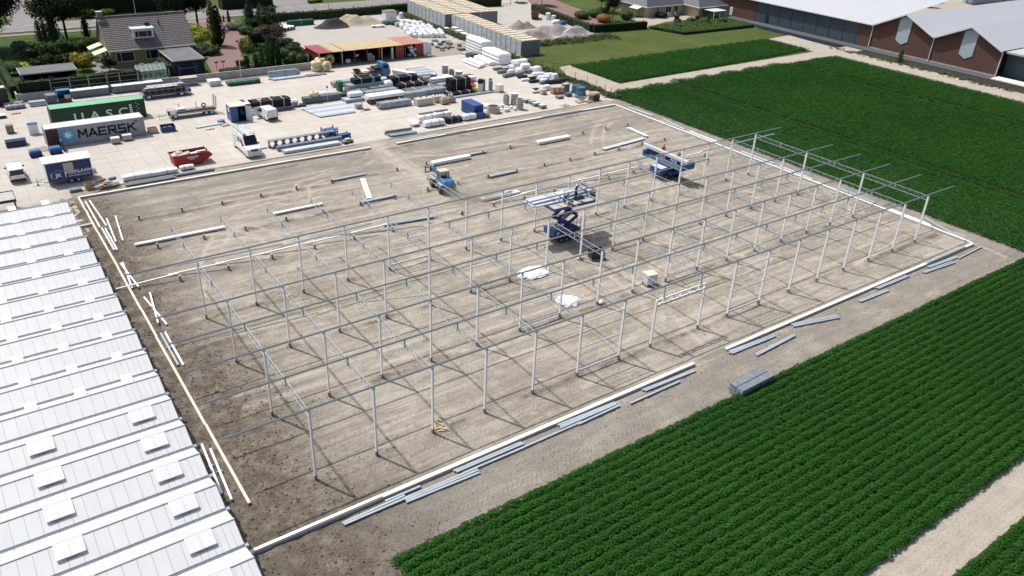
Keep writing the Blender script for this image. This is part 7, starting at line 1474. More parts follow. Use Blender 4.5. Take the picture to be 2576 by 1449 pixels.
def ico(c, r, sub=1):
    bm = bmesh.new(); bmesh.ops.create_icosphere(bm, subdivisions=sub, radius=1); out = ([Vector((c[0]+v.co.x*r[0], c[1]+v.co.y*r[1], c[2]+v.co.z*r[2])) for v in bm.verts], [tuple(v.index for v in f.verts) for f in bm.faces]); bm.free(); return out
CR = {}
def crown(kind, h, r, m, seed, size=.3, dens=1.0):
    """crown mesh standing on z=0 with height h and radius r"""
    rnd = random.Random(seed); P = []; core = ([], [])
    def addcore(c):
        k = len(core[0]); core[0].extend(c[0]); core[1].extend([tuple(i+k for i in f) for f in c[1]])
    if kind == 'broad':
        lobes = [(Vector((0, 0, h*.55)), r*.72)]+[(Vector((math.cos(a)*r*.55*rnd.uniform(.7, 1.15), math.sin(a)*r*.55*rnd.uniform(.7, 1.15), h*rnd.uniform(.28, .82))), r*rnd.uniform(.34, .55)) for a in [k*2*math.pi/9+rnd.uniform(-.3, .3) for k in range(9)]]
        for c, q in lobes:
            n = int(dens*26*q*q/(size*size)*.55)
            for _ in range(max(20, n)):
                d = sph(rnd); P.append((c+Vector((d.x*q, d.y*q, d.z*q*h/(2*r)*.95))*rnd.uniform(.80, 1.10), d))
            addcore(ico(c, (q*.72, q*.72, q*.72*h/(2*r)*.9)))
    elif kind in ('cone', 'column', 'spruce'):
        n = int(dens*9*r*h/(size*size))
        for _ in range(n):
            u = rnd.random()**(.75 if kind != 'column' else 1.0); a = rnd.uniform(0, 6.283)
            rr_ = {'cone': (1-u)**.8*1.0, 'spruce': (1-u)*(.62+.38*abs(math.sin(u*h*2.6))), 'column': min(1, (1-u)**.45*1.15)*(.45+.55*min(1, u*5))}[kind]*r*rnd.uniform(.85, 1.1)*(1+.12*math.sin(3*a+u*9))
            P.append((Vector((rr_*math.cos(a), rr_*math.sin(a), u*h)), Vector((math.cos(a), math.sin(a), .25 if kind != 'spruce' else -.15))))
        for k in range(5): u = (k+.5)/6; rr_ = max(.05, r*.7*((1-u)**.8 if kind != 'column' else (1-u)**.4)); addcore(ico((0, 0, u*h), (rr_, rr_, h/7)))
    elif kind == 'ball':
        for _ in range(int(dens*14*r*r/(size*size))):
            d = sph(rnd); P.append((Vector((d.x*r, d.y*r, h/2+d.z*h/2))*1.0, d))
        addcore(ico((0, 0, h/2), (r*.93, r*.93, h/2*.93), 2))
    elif kind == 'weep':
        for _ in range(int(dens*900)):
            d = sph(rnd); d.z = abs(d.z); a = math.atan2(d.y, d.x); drop = rnd.random()**1.5; P.append((Vector((d.x*r, d.y*r, h*.72+d.z*h*.26-drop*h*.6)), Vector((d.x, d.y, .1))))
        addcore(ico((0, 0, h*.72), (r*.7, r*.7, h*.2)))
    return crown_mesh('crown', P, size, m, rnd, core)
def tree(name, label, x, y, h, r, kind, m, trunk=.0, tr=.12, cat='tree', group=None, size=.3, dens=1.0, seed=None, z0=0):
    t = thing(name, label, cat, (x, y, z0), random.uniform(0, 6), group); s_ = seed if seed is not None else int(x*31+y*17)
    o = link('crown', crown(kind, h-trunk, r, m, s_, size, dens), t); o.location = (0, 0, trunk)
    b = MB().tube((0, 0, -.1), (.03, .02, trunk+(h-trunk)*.5), tr, 8, tr*.45)
    if kind == 'broad':
        for k in range(5): a = k*1.3; b.tube((.02, .01, trunk+(h-trunk)*.15), (math.cos(a)*r*.5, math.sin(a)*r*.5, trunk+(h-trunk)*.5), tr*.5, 6, tr*.2)
    b.build('trunk', 'bark', t); return t
def hedge(name, label, pts, w_, h_, m, size=.22, dens=1.0, cat='hedge', group=None, z0=0, mt=None):
    """clipped hedge following a polyline"""
    rnd = random.Random(int(pts[0][0]*7+pts[0][1])); o0 = Vector((pts[0][0], pts[0][1], z0)); t = thing(name, label, cat, o0, 0, group); P = []; core = MB()
    for a, b in zip(pts[:-1], pts[1:]):
        a = Vector((a[0], a[1], 0))-Vector((o0.x, o0.y, 0)); b = Vector((b[0], b[1], 0))-Vector((o0.x, o0.y, 0)); d = b-a; L_ = d.length; d.normalize(); s_ = Vector((-d.y, d.x, 0))
        core.bar(a+Vector((0, 0, h_*.48)), b+Vector((0, 0, h_*.48)), w_*.9, h_*.94)
        for _ in range(int(dens*L_*(2*h_+w_)/(size*size)*.9)):
            u = rnd.uniform(0, L_); q = rnd.uniform(0, 2*h_+w_)
            if q < h_: c, n = s_*(w_/2)+Vector((0, 0, q)), s_
            elif q < h_+w_: c, n = s_*(w_/2-(q-h_))+Vector((0, 0, h_)), Vector((0, 0, 1))
            else: c, n = -s_*(w_/2)+Vector((0, 0, q-h_-w_)), -s_
            wv = .06*math.sin(u*1.7)+.05*math.sin(u*4.1+1); P.append((a+d*u+c*(1+wv*.5)+n*rnd.gauss(0, .04)+Vector((0, 0, wv*(c.z/h_))), n))
    link('foliage', crown_mesh('foliage', P, size, m, rnd), t); core.build('inner_branches', 'leaf_dark', t); return t

# ------------------------------------------------------------------ wall, hedges and left garden
cw = thing('concrete_wall', 'low pale concrete wall at the back of the yard below the gardens', 'wall', (0, 102, 0))
for i in range(16): MB().box(-5.2+2.965*i+.01, 0, -.1, -5.2+2.965*(i+1)-.01, .18, 1.12).build('wall_panel', 'concrete', cw)
MB().box(-5.2, -.02, 1.121, 42.24, .2, 1.17).build('coping', 'concrete', cw)
cw2 = thing('concrete_wall', 'short return of the concrete wall at the far left', 'wall', (-5.2, 102.2, 0)); MB().box(-.1, 0, -.1, .1, 6, 1.1).build('wall_panel', 'concrete', cw2)
sheet('garden_lawn', [(-5.1, 102.2), (43, 102.2), (43, 110), (48, 146), (-20, 150), (-20, 112)], -.035, 'lawn')
hedge('clipped_hedge', 'dark clipped hedge standing above the concrete wall', [(-4.7, 103.0), (13.0, 103.0)], 1.0, 2.75, 'leaf_dark', .2, 1.1)
hedge('garden_hedge', 'bright green hedge along the left garden boundary', [(-5.3, 104.5), (-5.4, 139)], 1.0, 1.9, 'leaf_mid', .25)
fr = thing('wire_fence', 'grey fence posts with wires in front of the clipped hedge', 'fence', (0, 101.75, 0))
for x in (-.4, 2.3, 5.0, 7.7, 9.6, 12.4, 15.0, 17.3): MB().box(x-.07, -.06, 0, x+.07, .06, 2.75).build('post', 'galv_dark', fr)
for z_ in (1.6, 2.4): MB().bar((-.4, 0, z_), (17.3, 0, z_), .02).build('wire', 'galv', fr)
t = planks('black_stack', 'tall black stack of tubs at the far left yard corner', 'tubs', -8.4, -6.4, 100.6, 102.2, 0, 6, .38, 'black_plastic', jit=.06); MB().box(-.8, -.6, 2.6, .8, .6, 2.72).build('top_sheet', 'galv_light', t)
t = thing('garden_wall', 'cream low wall edge at the left picture border', 'wall', (-6.4, 112, 0)); MB().box(-2.5, 0, 0, -.05, .15, .9).box(-.15, .15, 0, 0, 12, .9).build('wall_panel', 'cream', t)
def shed(label, x0, x1, y0, y1, h_, wm, rm, name='garden_shed', open_front=False):
    t = thing(name, label, 'shed', ((x0+x1)/2, (y0+y1)/2, 0)); w_, d_ = (x1-x0)/2, (y1-y0)/2
    n = int((x1-x0)/.45)
    if open_front:
        MB().box(-w_, d_-.08, 0, w_, d_, h_-.12).box(-w_, -d_, 0, -w_+.08, d_-.08, h_-.12).box(w_-.08, -d_, 0, w_, d_-.08, h_-.12).build('wall', wm, t)
        for i in range(4): x = -w_+.1+(2*w_-.2)*i/3; MB().box(x-.06, -d_, 0, x+.06, -d_+.12, h_-.12).build('post', 'white_frame' if i == 0 else wm, t)
    else:
        MB().box(-w_, -d_, 0, w_, d_, h_-.12).build('wall', wm, t)
        for i in range(n): x = -w_+2*w_*(i+.5)/n; MB().box(x-.2, -d_-.02, .05, x+.2, -d_-.001, h_-.16).build('cladding_board', wm, t)
    MB().box(-w_-.12, -d_-.12, h_-.12, w_+.12, d_+.12, h_).build('roof', rm, t); e = MB().box(-w_-.16, -d_-.16, h_-.16, w_+.16, -d_-.121, h_+.05).box(-w_-.16, d_+.121, h_-.16, w_+.16, d_+.16, h_+.05).box(-w_-.16, -d_-.12, h_-.16, -w_-.121, d_+.12, h_+.05).box(w_+.121, -d_-.12, h_-.16, w_+.16, d_+.12, h_+.05)
    e.build('roof_edge', 'concrete_white', t); return t
mat('felt', (.135, .135, .14), .9, 0, .15, 1.0, (.22, .22, .21), .6, .5); mat('black_wood', (.018, .020, .026), .7, 0, .2, 3)
shed('low open garden shed with grey felt roof at the left', -3.4, 4.6, 110.0, 114.4, 2.2, 'black_wood', 'felt', open_front=True)
shed('black wooden garage with grey flat roof beside the house', 19.45, 24.6, 107.2, 116.2, 2.65, 'black_wood', 'felt', 'garage')
# small glasshouse
sg = thing('glasshouse', 'small glass greenhouse in the garden above the wall', 'greenhouse', (15.75, 108.3, 0)); t = NT('clear_glass'); t.P(Base_Color=(.55, .66, .60), Roughness=.08, Alpha=.38)
fr_ = MB(); L_, W_, e, rg_ = 2.3, 1.25, 1.45, 2.25
for i in range(7):
    x = -L_+2*L_*i/6; fr_.bar((x, -W_, 0), (x, -W_, e), .05).bar((x, W_, 0), (x, W_, e), .05).bar((x, -W_, e), (x, 0, rg_), .05).bar((x, W_, e), (x, 0, rg_), .05)
for z_, y in ((e, -W_), (e, W_), (rg_, 0), (.05, -W_), (.05, W_)): fr_.bar((-L_, y, z_), (L_, y, z_), .06)
fr_.build('frame', 'white_frame', sg)
for i in range(6):
    x0, x1 = -L_+2*L_*i/6+.03, -L_+2*L_*(i+1)/6-.03
    for s_ in (-1, 1): MB().quad((x0, s_*W_, .05), (x1, s_*W_, .05), (x1, s_*W_, e), (x0, s_*W_, e)).build('pane', 'clear_glass', sg); MB().quad((x0, s_*W_, e+.02), (x1, s_*W_, e+.02), (x1, 0, rg_+.02), (x0, 0, rg_+.02)).build('pane', 'clear_glass', sg)
for s_ in (-1, 1): MB().add([(s_*L_, -W_, .05), (s_*L_, W_, .05), (s_*L_, W_, e), (s_*L_, 0, rg_), (s_*L_, -W_, e)], [(0, 1, 2, 3, 4)]).build('pane', 'clear_glass', sg)
for x in (-1.1, 1.2): MB().cbox((x, .35, rg_+.12), (.7, .65, .03), 0, -.1).build('roof_vent', 'clear_glass', sg)
for k in range(5): tree('tomato_plant', 'green plant inside the small glasshouse, %s from the left' % ORD[k], 14.0+.85*k, 108.1, 1.3, .42, 'ball', 'leaf_mid', cat='plant', group='plants in the glasshouse', size=.2)
hedge('garden_hedge', 'bright green hedge between glasshouse and garage', [(18.75, 107.2), (18.6, 114.5)], .8, 1.9, 'leaf_light', .22)

# ------------------------------------------------------------------ brick house
t = NT('yellow_brick'); v = t.n('TexCoord').outputs['Object']; br = t.n('TexBrick', {'Vector': t.map(v, (1, 1, 1), (math.pi/2, 0, 0)), 'Color1': (.40, .28, .135, 1), 'Color2': (.32, .215, .10, 1), 'Mortar': (.30, .25, .18, 1), 'Scale': 4.6, 'Mortar Size': .012}); t.P(Base_Color=br.outputs[0], Roughness=.9, Specular_IOR_Level=.15)
t = NT('red_brick'); v = t.pos(); vx = t.n('CombineXYZ', {0: t.n('SeparateXYZ', {0: v}).outputs[1], 1: t.n('SeparateXYZ', {0: v}).outputs[2]}).outputs[0]; br = t.n('TexBrick', {'Vector': vx, 'Color1': (.150, .085, .068, 1), 'Color2': (.120, .066, .054, 1), 'Mortar': (.16, .11, .09, 1), 'Scale': 4.6, 'Mortar Size': .010}); f = t.noise(v, .25, 4); t.P(Base_Color=t.mix(t.math('MULTIPLY', f, .5), br.outputs[0], (.10, .052, .045)), Roughness=.9, Specular_IOR_Level=.15)
t = NT('roof_tile'); v = t.obj(); f = t.noise(v, 2.5, 4, .7); f2 = t.noise(v, .35, 3); c = t.mix(t.ramp(f, .3, .7), (.125, .106, .106), (.21, .182, .178)); c = t.mix(t.math('MULTIPLY', t.ramp(f2, .45, .7), .5), c, (.20, .185, .17)); t.P(Base_Color=c, Roughness=.6, Specular_IOR_Level=.4)
def window(parent, c, w_, h_, ax='Y', split=(.36,), m='white_frame', lintel=False, face=-1):
    """window with frame and panes on a wall facing -y (ax Y) or -x (ax X)"""
    F_ = lambda a, d, z_: (c[0]+a, c[1]+d, c[2]+z_) if ax == 'Y' else (c[0]+d, c[1]+a, c[2]+z_)
    def bx(b, a0, a1, d0, d1, z0, z1): p, q = F_(a0, d0, z0), F_(a1, d1, z1); b.box(min(p[0], q[0]), min(p[1], q[1]), p[2], max(p[0], q[0]), max(p[1], q[1]), q[2]); return b
    b = MB(); f = .07; bx(b, -w_/2, w_/2, -.06, .02, 0, f); bx(b, -w_/2, w_/2, -.06, .02, h_-f, h_); bx(b, -w_/2, -w_/2+f, -.06, .02, f, h_-f); bx(b, w_/2-f, w_/2, -.06, .02, f, h_-f)
    xs_ = [-w_/2]+[-w_/2+w_*s_ for s_ in split]+[w_/2]
    for s_ in xs_[1:-1]: bx(b, s_-f/2, s_+f/2, -.06, .02, f, h_-f)
    o = b.build('window', m, parent)
    for a0, a1 in zip(xs_[:-1], xs_[1:]): bx(MB(), a0+f/2, a1-f/2, -.03, -.01, f, h_-f).build('pane', 'window_glass', o)
    bx(MB(), -w_/2-.06, w_/2+.06, -.12, .0, -.07, -.005).build('sill', 'concrete', o); return o
HX0, HX1, HY0, HY1, HE, HR = 11.35, 25.7, 117.3, 126.1, 3.35, 7.95; HM = (HY0+HY1)/2
hs = thing('brick_house', 'yellow brick house with dark tiled roof and white dormer', 'house', (HX0, HY0, 0)); w_, d_ = HX1-HX0, HY1-HY0; hm = d_/2
MB().box(0, 0, -.1, w_, .25, HE).build('wall', 'yellow_brick', hs); MB().box(0, d_-.25, -.1, w_, d_, HE).build('wall', 'yellow_brick', hs)
for x in (0, w_-.25): MB().poly([(.25, -.1), (d_-.25, -.1), (d_-.25, HE), (hm, HR-.25), (.25, HE)], x, x+.25, 'X').build('wall', 'yellow_brick', hs)
# tiled roof slopes: every tile row stepped and every column rounded
def tile_slope(parent, x0, x1, ye, ze, yr, zr, cw=.30, rl=.36):
    nx = int((x1-x0)/cw)*4; L_ = math.hypot(yr-ye, zr-ze); nr = int(L_/rl); vv = []; ff = []; ny = -(zr-ze)/L_*(1 if yr > ye else -1); nz = abs(yr-ye)/L_
    for r in range(nr):
        for e, up in ((0, .055), (1, .0)):
            u = (r+e)/nr; by, bz = ye+(yr-ye)*u, ze+(zr-ze)*u
            for i in range(nx+1):
                hgt = up+.035*abs(math.sin(math.pi*i/4)); vv.append((x0+(x1-x0)*i/nx, by+ny*hgt, bz+nz*hgt))
        b = r*2*(nx+1); ff += [(b+i, b+i+1, b+nx+2+i, b+nx+1+i) for i in range(nx)]
        if r: ff += [(b-(nx+1)+i, b-(nx+1)+i+1, b+i+1, b+i) for i in range(nx)]
    me = bpy.data.meshes.new('roof_tiles'); me.from_pydata(vv, [], ff); me.materials.append(MAT['roof_tile']); o = link('roof_tiles', me, parent); o['kind'] = 'stuff'; return o
tile_slope(hs, -.35, w_+.35, -.45, HE-.35, hm, HR); tile_slope(hs, -.35, w_+.35, d_+.45, HE-.35, hm, HR)
MB().bar((-.4, hm, HR+.05), (w_+.4, hm, HR+.05), .3, .16).build('ridge_tiles', 'roof_tile', hs)
MB().box(-.35, -.62, HE-.47, w_+.35, -.46, HE-.33).build('gutter', 'white_frame', hs)
for x in (.12, w_-1.6, w_-.3): MB().tube((x, -.08, 0), (x, -.08, HE-.4), .05, 8).build('downpipe', 'concrete_white', hs)
ch = MB().box(-.15, hm-.1, HR-.8, .75, hm+.8, HR+.85).build('chimney', 'timber_old', hs); MB().box(-.22, hm-.17, HR+.851, .82, hm+.87, HR+.95).build('chimney_cap', 'concrete', ch); MB().box(-.3, hm-1.0, HR-.9, .95, hm-.05, HR-.45).build('flashing', 'galv_dark', ch)
dm_ = MB().box(4.5, .7, 4.55, 8.0, 3.2, 6.1).build('dormer', 'white_frame', hs); MB().box(4.3, .45, 6.101, 8.2, 3.4, 6.30).build('dormer_roof', 'galv_light', dm_)
window(hs, (6.25, .69, 4.78), 2.9, 1.1, split=(.22, .72)); 
window(hs, (2.45, -.01, .95), 3.0, 1.65, split=(.27,)); window(hs, (7.0, -.01, 1.0), 2.15, 1.6, split=(.33,))
MB().box(7.1, 2.3, 6.35, 7.9, 2.9, 6.85).build('roof_window', 'window_glass', hs).rotation_euler = (0, 0, 0)
MB().tube((9.6, 2.8, 5.9), (9.6, 2.8, 7.2), .10, 8).build('vent_pipe', 'black_plastic', hs)
for y, lab in ((1.5, 0), (6.2, 1)):
    MB().cbox((-1.15, y+1.1, 2.5), (2.4, 2.7, .05), 0, 0, -.30).build('awning', 'cream', hs); MB().box(-.02, y-.1, .5, .0, y+2.3, 2.5).build('gable_window', 'window_glass', hs)
sheet('terrace', [(8.2, 115.2), (26, 115.0), (26, 117.3), (11.3, 117.3), (11.3, 126), (8.2, 126)], -.022, 'asphalt')
sheet('garden_path', [(-3, 125.6), (8, 125.2), (8, 126.3), (-3, 126.8)], -.02, 'concrete')
# driveway, road, verges
sheet('driveway', [(24.9, 102.3), (33.5, 102.3), (34.2, 117), (41.2, 135), (44, 151.5), (41, 155.3), (34.5, 155.3), (35.5, 146.5), (34.5, 135), (27.5, 117.5)], -.018, 'brick_paving')
sheet('cycle_path', rect(-120, 151.4, 40, 153.3), -.016, 'asphalt'); sheet('road', rect(-200, 155.2, 300, 163.6), -.020, 'asphalt')
sheet('side_road', [(38, 163.6), (45.2, 163.6), (43, 215), (31, 215)], -.024, 'asphalt'); sheet('side_road', [(59, 163.6), (71, 163.6), (66, 215), (58, 215)], -.024, 'asphalt'); sheet('house_drive', [(.5, 163.6), (9.8, 163.6), (9.0, 200), (1.5, 200)], -.024, 'asphalt')
for k in range(24):
    for y, off in ((156.05, 0), (161.4, 2.2)): sheet('road_marking', rect(-8+4.4*k*1.0+off, y-.07, -8+4.4*k+1.6+off, y+.07), -.014, 'road_paint')
sheet('road_edge_line', rect(-100, 158.7, 200, 158.78), -.0145, 'dark_asphalt')
hedge('roadside_hedge', 'long dark hedge between the gravel yard and the road', [(49.5, 146.6), (64, 145.2), (90, 147.0)], 1.6, 1.75, 'leaf_mid', .3, .9)
hedge('tall_hedge', 'tall black green clipped hedge across the road', [(45.8, 166.2), (58.2, 165.8)], 4.2, 3.1, 'leaf_dark', .35, .9)
hedge('verge_shrubs', 'low lime shrubs at the far road side', [(67.8, 164.9), (71.5, 165.2)], 1.2, .7, 'leaf_lime', .3, cat='shrubs')
hedge('far_hedge', 'dark hedge with yellow tops across the road at upper left', [(11, 170), (35, 170)], 2.2, 3.4, 'leaf_dark', .35, .8); hedge('far_hedge', 'light topped hedge behind the dark one at upper left', [(13.5, 172.9), (33, 172.9)], 1.2, 3.7, 'leaf_olive', .35, .8)
def lamp(label, x, y, h_):
    t = thing('street_lamp', label, 'street lamp', (x, y, 0), 0, 'street lamps'); MB().tube((0, 0, 0), (0, 0, h_), .075, 8, .05).build('pole', 'concrete_white', t); MB().lathe((0, 0, h_), [(.06, 0), (.2, .1), (.22, .32), (.05, .4), (0, .4)], 10).build('lantern', 'black_plastic', t)
lamp('tall white lamp post in front of the concrete wall', 29.05, 101.4, 6.1); lamp('lamp post on the verge by the road', 68.7, 154.4, 7.0); lamp('lamp post behind the house roof', 24.0, 154.4, 7.0)
# road-side bits by the drive
for k, (x, y) in enumerate(((40.6, 150.2), (41.4, 150.0))): t = thing('gate_post', 'dark gate post at the drive mouth, %s of two' % ORD[k], 'post', (x, y, 0)); MB().box(-.15, -.15, 0, .15, .15, 1.3).build('post', 'black_plastic', t); MB().box(-.18, -.18, 1.3, .18, .18, 1.36).build('cap', 'concrete_dark', t)
for k, x in enumerate((27.0, 28.2)): t = thing('letter_box', 'dark letter box on a post beside the low clipped hedge, %s of two' % ORD[k], 'letter box', (x, 108.3, 0)); MB().tube((0, 0, 0), (0, 0, 1.3), .05, 8).build('post', 'black_plastic', t); MB().box(-.35, -.18, 1.3, .35, .18, 1.6).build('box', 'tarp_purple', t)
hedge('low_hedge', 'low clipped hedge wedge behind the wall by the lamp post', [(26.6, 104.6), (31.0, 105.4)], 1.6, .9, 'leaf_mid', .2)
gf = thing('garden_fence', 'thin wire fence beside the black garage', 'fence', (25.0, 103.2, 0))
for i in range(4): MB().tube((i*.9, 0, 0), (i*.9, 0, 1.3), .03, 6).build('post', 'galv_dark', gf)
for z_ in (.3, .7, 1.1): MB().bar((0, 0, z_), (2.7, 0, z_), .015).build('wire', 'galv_dark', gf)

# ------------------------------------------------------------------ trees and shrubs of the left garden
G5 = 'garden trees and shrubs'
TL = [('yellow_tree', 'round golden tree right of the house', 29.4, 125.4, 4.3, 2.0, 'broad', 'leaf_lime', .8), ('cypress', 'tall dark cypress with yellow tip by the drive', 32.5, 127.5, 8.2, .95, 'column', 'leaf_olive', .3), ('cypress', 'dark cypress close right of the tallest one', 33.4, 127.2, 7.2, 1.1, 'column', 'leaf_dark', .3),
      ('blue_spruce', 'blue spruce at the corner of the drive and road', 44.6, 141.6, 6.4, 1.9, 'spruce', 'leaf_blue', .3), ('yellow_cypress', 'small tree with yellow top right of the blue spruce', 47.3, 142.4, 4.6, 1.5, 'cone', 'leaf_olive', .3), ('dark_tree', 'large dark tree right behind the house roof', 30.6, 146.0, 11, 3.6, 'broad', 'leaf_dark', 2.2), ('dark_tree', 'second large dark tree behind the house beside the drive', 34.2, 144.6, 10, 3.0, 'broad', 'leaf_dark', 2.0),
      ('red_maple', 'reddish leaved tree in the shrub garden', 43.0, 122.9, 4.2, 2.2, 'broad', 'leaf_red', .8), ('round_tree', 'dark round tree in the middle of the shrub garden', 38.8, 121.1, 3.6, 1.5, 'broad', 'leaf_dark', .9), ('lime_shrub', 'bright lime green shrub in the shrub garden', 37.4, 121.8, 2.6, 1.1, 'broad', 'leaf_lime', .2), ('small_tree', 'airy pale tree beside the lamp post', 33.0, 108.9, 4.9, 1.45, 'broad', 'leaf_olive', 1.6),
      ('clipped_cone', 'clipped cone behind the wall right of the lamp', 31.8, 106.3, 2.3, .75, 'column', 'leaf_dark', 0), ('clipped_cone', 'clipped cone behind the wall, second from the lamp', 33.5, 106.0, 2.6, .7, 'column', 'leaf_dark', 0), ('column_shrub', 'tall clipped column behind the wall, third from the lamp', 34.7, 106.4, 3.9, .75, 'column', 'leaf_mid', 0), ('column_shrub', 'tall clipped column behind the wall, fourth from the lamp', 36.0, 106.7, 4.4, .8, 'column', 'leaf_mid', 0), ('column_shrub', 'tall clipped column behind the wall, fifth from the lamp', 37.0, 107.4, 4.0, .7, 'column', 'leaf_dark', 0), ('column_shrub', 'tall clipped column behind the wall, sixth from the lamp', 37.9, 106.4, 4.3, .8, 'column', 'leaf_dark', 0),
      ('clipped_ball', 'clipped ball nearest the concrete wall', 39.4, 105.6, 1.7, .85, 'ball', 'leaf_dark', 0), ('clipped_ball', 'clipped ball left of three by the red shed', 41.2, 107.8, 2.0, .95, 'ball', 'leaf_mid', 0), ('clipped_ball', 'clipped ball in the middle of three by the red shed', 42.2, 106.6, 1.8, .95, 'ball', 'leaf_mid', 0), ('clipped_ball', 'dark clipped ball against the red shed', 43.3, 106.2, 1.8, .9, 'ball', 'leaf_dark', 0),
      ('shrub', 'dense shrub behind the clipped balls', 43.8, 114.2, 2.4, 1.6, 'broad', 'leaf_mid', .2), ('shrub', 'dark shrub behind the dense shrub', 43.5, 118.2, 2.2, 1.6, 'broad', 'leaf_dark', .2), ('shrub', 'low green shrub left of the dense shrub', 41.2, 112.9, 1.5, 1.4, 'ball', 'leaf_mid', 0), ('shrub', 'flat green shrub beside the drive', 41.8, 135.9, 1.6, 1.6, 'ball', 'leaf_mid', 0), ('shrub', 'grey green shrub at the drive corner', 40.9, 141.3, 1.3, 1.5, 'ball', 'leaf_grey', 0), ('shrub', 'dark tiered shrub under the blue spruce', 43.9, 137.0, 2.8, 1.7, 'broad', 'leaf_dark', .3), ('shrub', 'round shrub below the tiered one', 43.6, 132.2, 1.8, 1.5, 'ball', 'leaf_mid', 0), ('shrub', 'round dark shrub farther down the drive', 42.6, 128.3, 1.9, 1.5, 'ball', 'leaf_dark', 0), ('shrub', 'grey shrub at the edge of the drive below the tiered one', 40.6, 128.0, 1.2, 1.1, 'ball', 'leaf_grey', 0), ('topiary_tree', 'flat topped dark tree in front of the gravel yard', 46.2, 133.6, 4.6, 2.2, 'broad', 'leaf_dark', 1.2), ('topiary_tree', 'tall dark tree by the white pipes', 47.0, 137.6, 5.0, 2.0, 'broad', 'leaf_dark', 1.0), ('shrub', 'dark shrub left of the round tree', 39.6, 124.6, 2.4, 1.6, 'broad', 'leaf_mid', .2), ('shrub', 'dark round shrub at the rear of the shrub garden', 41.0, 119.6, 2.6, 1.5, 'broad', 'leaf_dark', .3), ('shrub', 'purple grey shrub by the low hedge', 30.9, 107.0, 1.7, .9, 'broad', 'leaf_red', .2), ('shrub', 'dark shrub group under the golden tree', 28.2, 122.0, 1.8, 1.7, 'ball', 'leaf_mid', 0), ('shrub', 'white flowering shrub beside the garage', 26.6, 119.2, 1.7, 1.5, 'broad', 'leaf_grey', .1), ('shrub', 'green shrub at the bend of the drive', 29.8, 120.6, 1.6, 1.6, 'broad', 'leaf_mid', .1), ('shrub', 'small yellow shrub at the bend of the drive', 31.0, 121.9, .9, .7, 'ball', 'leaf_lime', 0), ('cone_tree', 'small dark cone beside the road', 42.4, 149.6, 2.4, .5, 'cone', 'leaf_dark', 0),
      ('large_tree', 'huge dark tree with bare trunk left of the house', 8.4, 144.1, 12.0, 5.0, 'broad', 'leaf_dark', 1.9), ('large_tree', 'huge dark tree at the left picture edge', -4.4, 140, 13.0, 5.2, 'broad', 'leaf_dark', .6), ('conifer', 'broad green conifer below the huge tree', 6.0, 142.6, 5.0, 1.7, 'cone', 'leaf_mid', .2), ('conifer', 'slim pale cypress left of the broad conifer', 3.7, 143.6, 4.0, .75, 'column', 'leaf_olive', .2), ('conifer', 'second slim cypress left of the broad conifer', 4.6, 143.2, 4.1, .7, 'column', 'leaf_olive', .2), ('conifer', 'slim dark column beside the house gable', 12.0, 143.5, 3.9, .8, 'column', 'leaf_dark', .3), ('weeping_tree', 'small weeping tree on the left lawn', -1.0, 131.6, 2.9, 1.25, 'weep', 'leaf_blue', 0), ('shrub', 'blue grey conifer in front of the house gable', 7.3, 130.2, 2.6, 1.3, 'cone', 'leaf_blue', .1), ('shrub', 'golden feathery shrub above the wall left of the house', 6.6, 117.6, 3.0, 1.5, 'broad', 'leaf_yellow', .2), ('shrub', 'dark shrub at the corner of the house', 10.6, 115.6, 2.6, 1.2, 'broad', 'leaf_dark', .1), ('shrub', 'yellow green bush behind the open shed', -1.8, 121.6, 1.3, 1.4, 'ball', 'leaf_lime', 0), ('shrub', 'big leaved bush left of the open shed', -3.6, 119.6, 1.9, 1.4, 'broad', 'leaf_mid', .1), ('tree', 'dark tree far across the road behind the house', 20.0, 174.0, 9, 4.6, 'broad', 'leaf_dark', 1.2), ('tree', 'second dark tree far across the road behind the house', 27.5, 174.0, 10, 4.8, 'broad', 'leaf_dark', 1.2), ('tree', 'dark tree above the far drive', 13.0, 175.0, 10, 4.0, 'broad', 'leaf_dark', 1.2), ('shrub', 'light shrub behind the house ridge', 16.0, 165.8, 1.8, 1.8, 'broad', 'leaf_light', .1), ('shrub', 'second light shrub behind the house ridge', 20.0, 165.9, 1.6, 1.8, 'broad', 'leaf_light', .1), ('shrub', 'yellow planter bush at the far drive', 7.6, 180.0, 1.6, 1.8, 'ball', 'leaf_yellow', 0)]
for k in range(9): TL.append(('shrub', 'dark mixed shrub in the left garden bed, %s from the left' % ORD[k], .6+1.05*k, 129.0+1.6*math.sin(k*2.1), 2.2+.6*(k % 3), 1.5, 'broad', ('leaf_dark', 'leaf_mid', 'leaf_mid')[k % 3], .1))
for k in range(6): TL.append(('shrub', 'shrub behind the open garden shed, %s from the left' % ORD[k], .2+1.5*k, 122.0+1.2*math.sin(k*3.3), 1.8+.5*(k % 2), 1.4, 'broad', ('leaf_dark', 'leaf_dark', 'leaf_olive')[k % 3], .1))
for (n, lab, x, y, h_, r, kd, m, tk_) in TL: tree(n, lab, x, y, h_*1.06, r*1.15, kd, m, tk_, .10 if h_ < 7 else .28, 'tree' if h_ > 3.6 else 'shrub', G5, .30 if h_ < 7 else .42, .95 if h_ < 7 else 1.4)
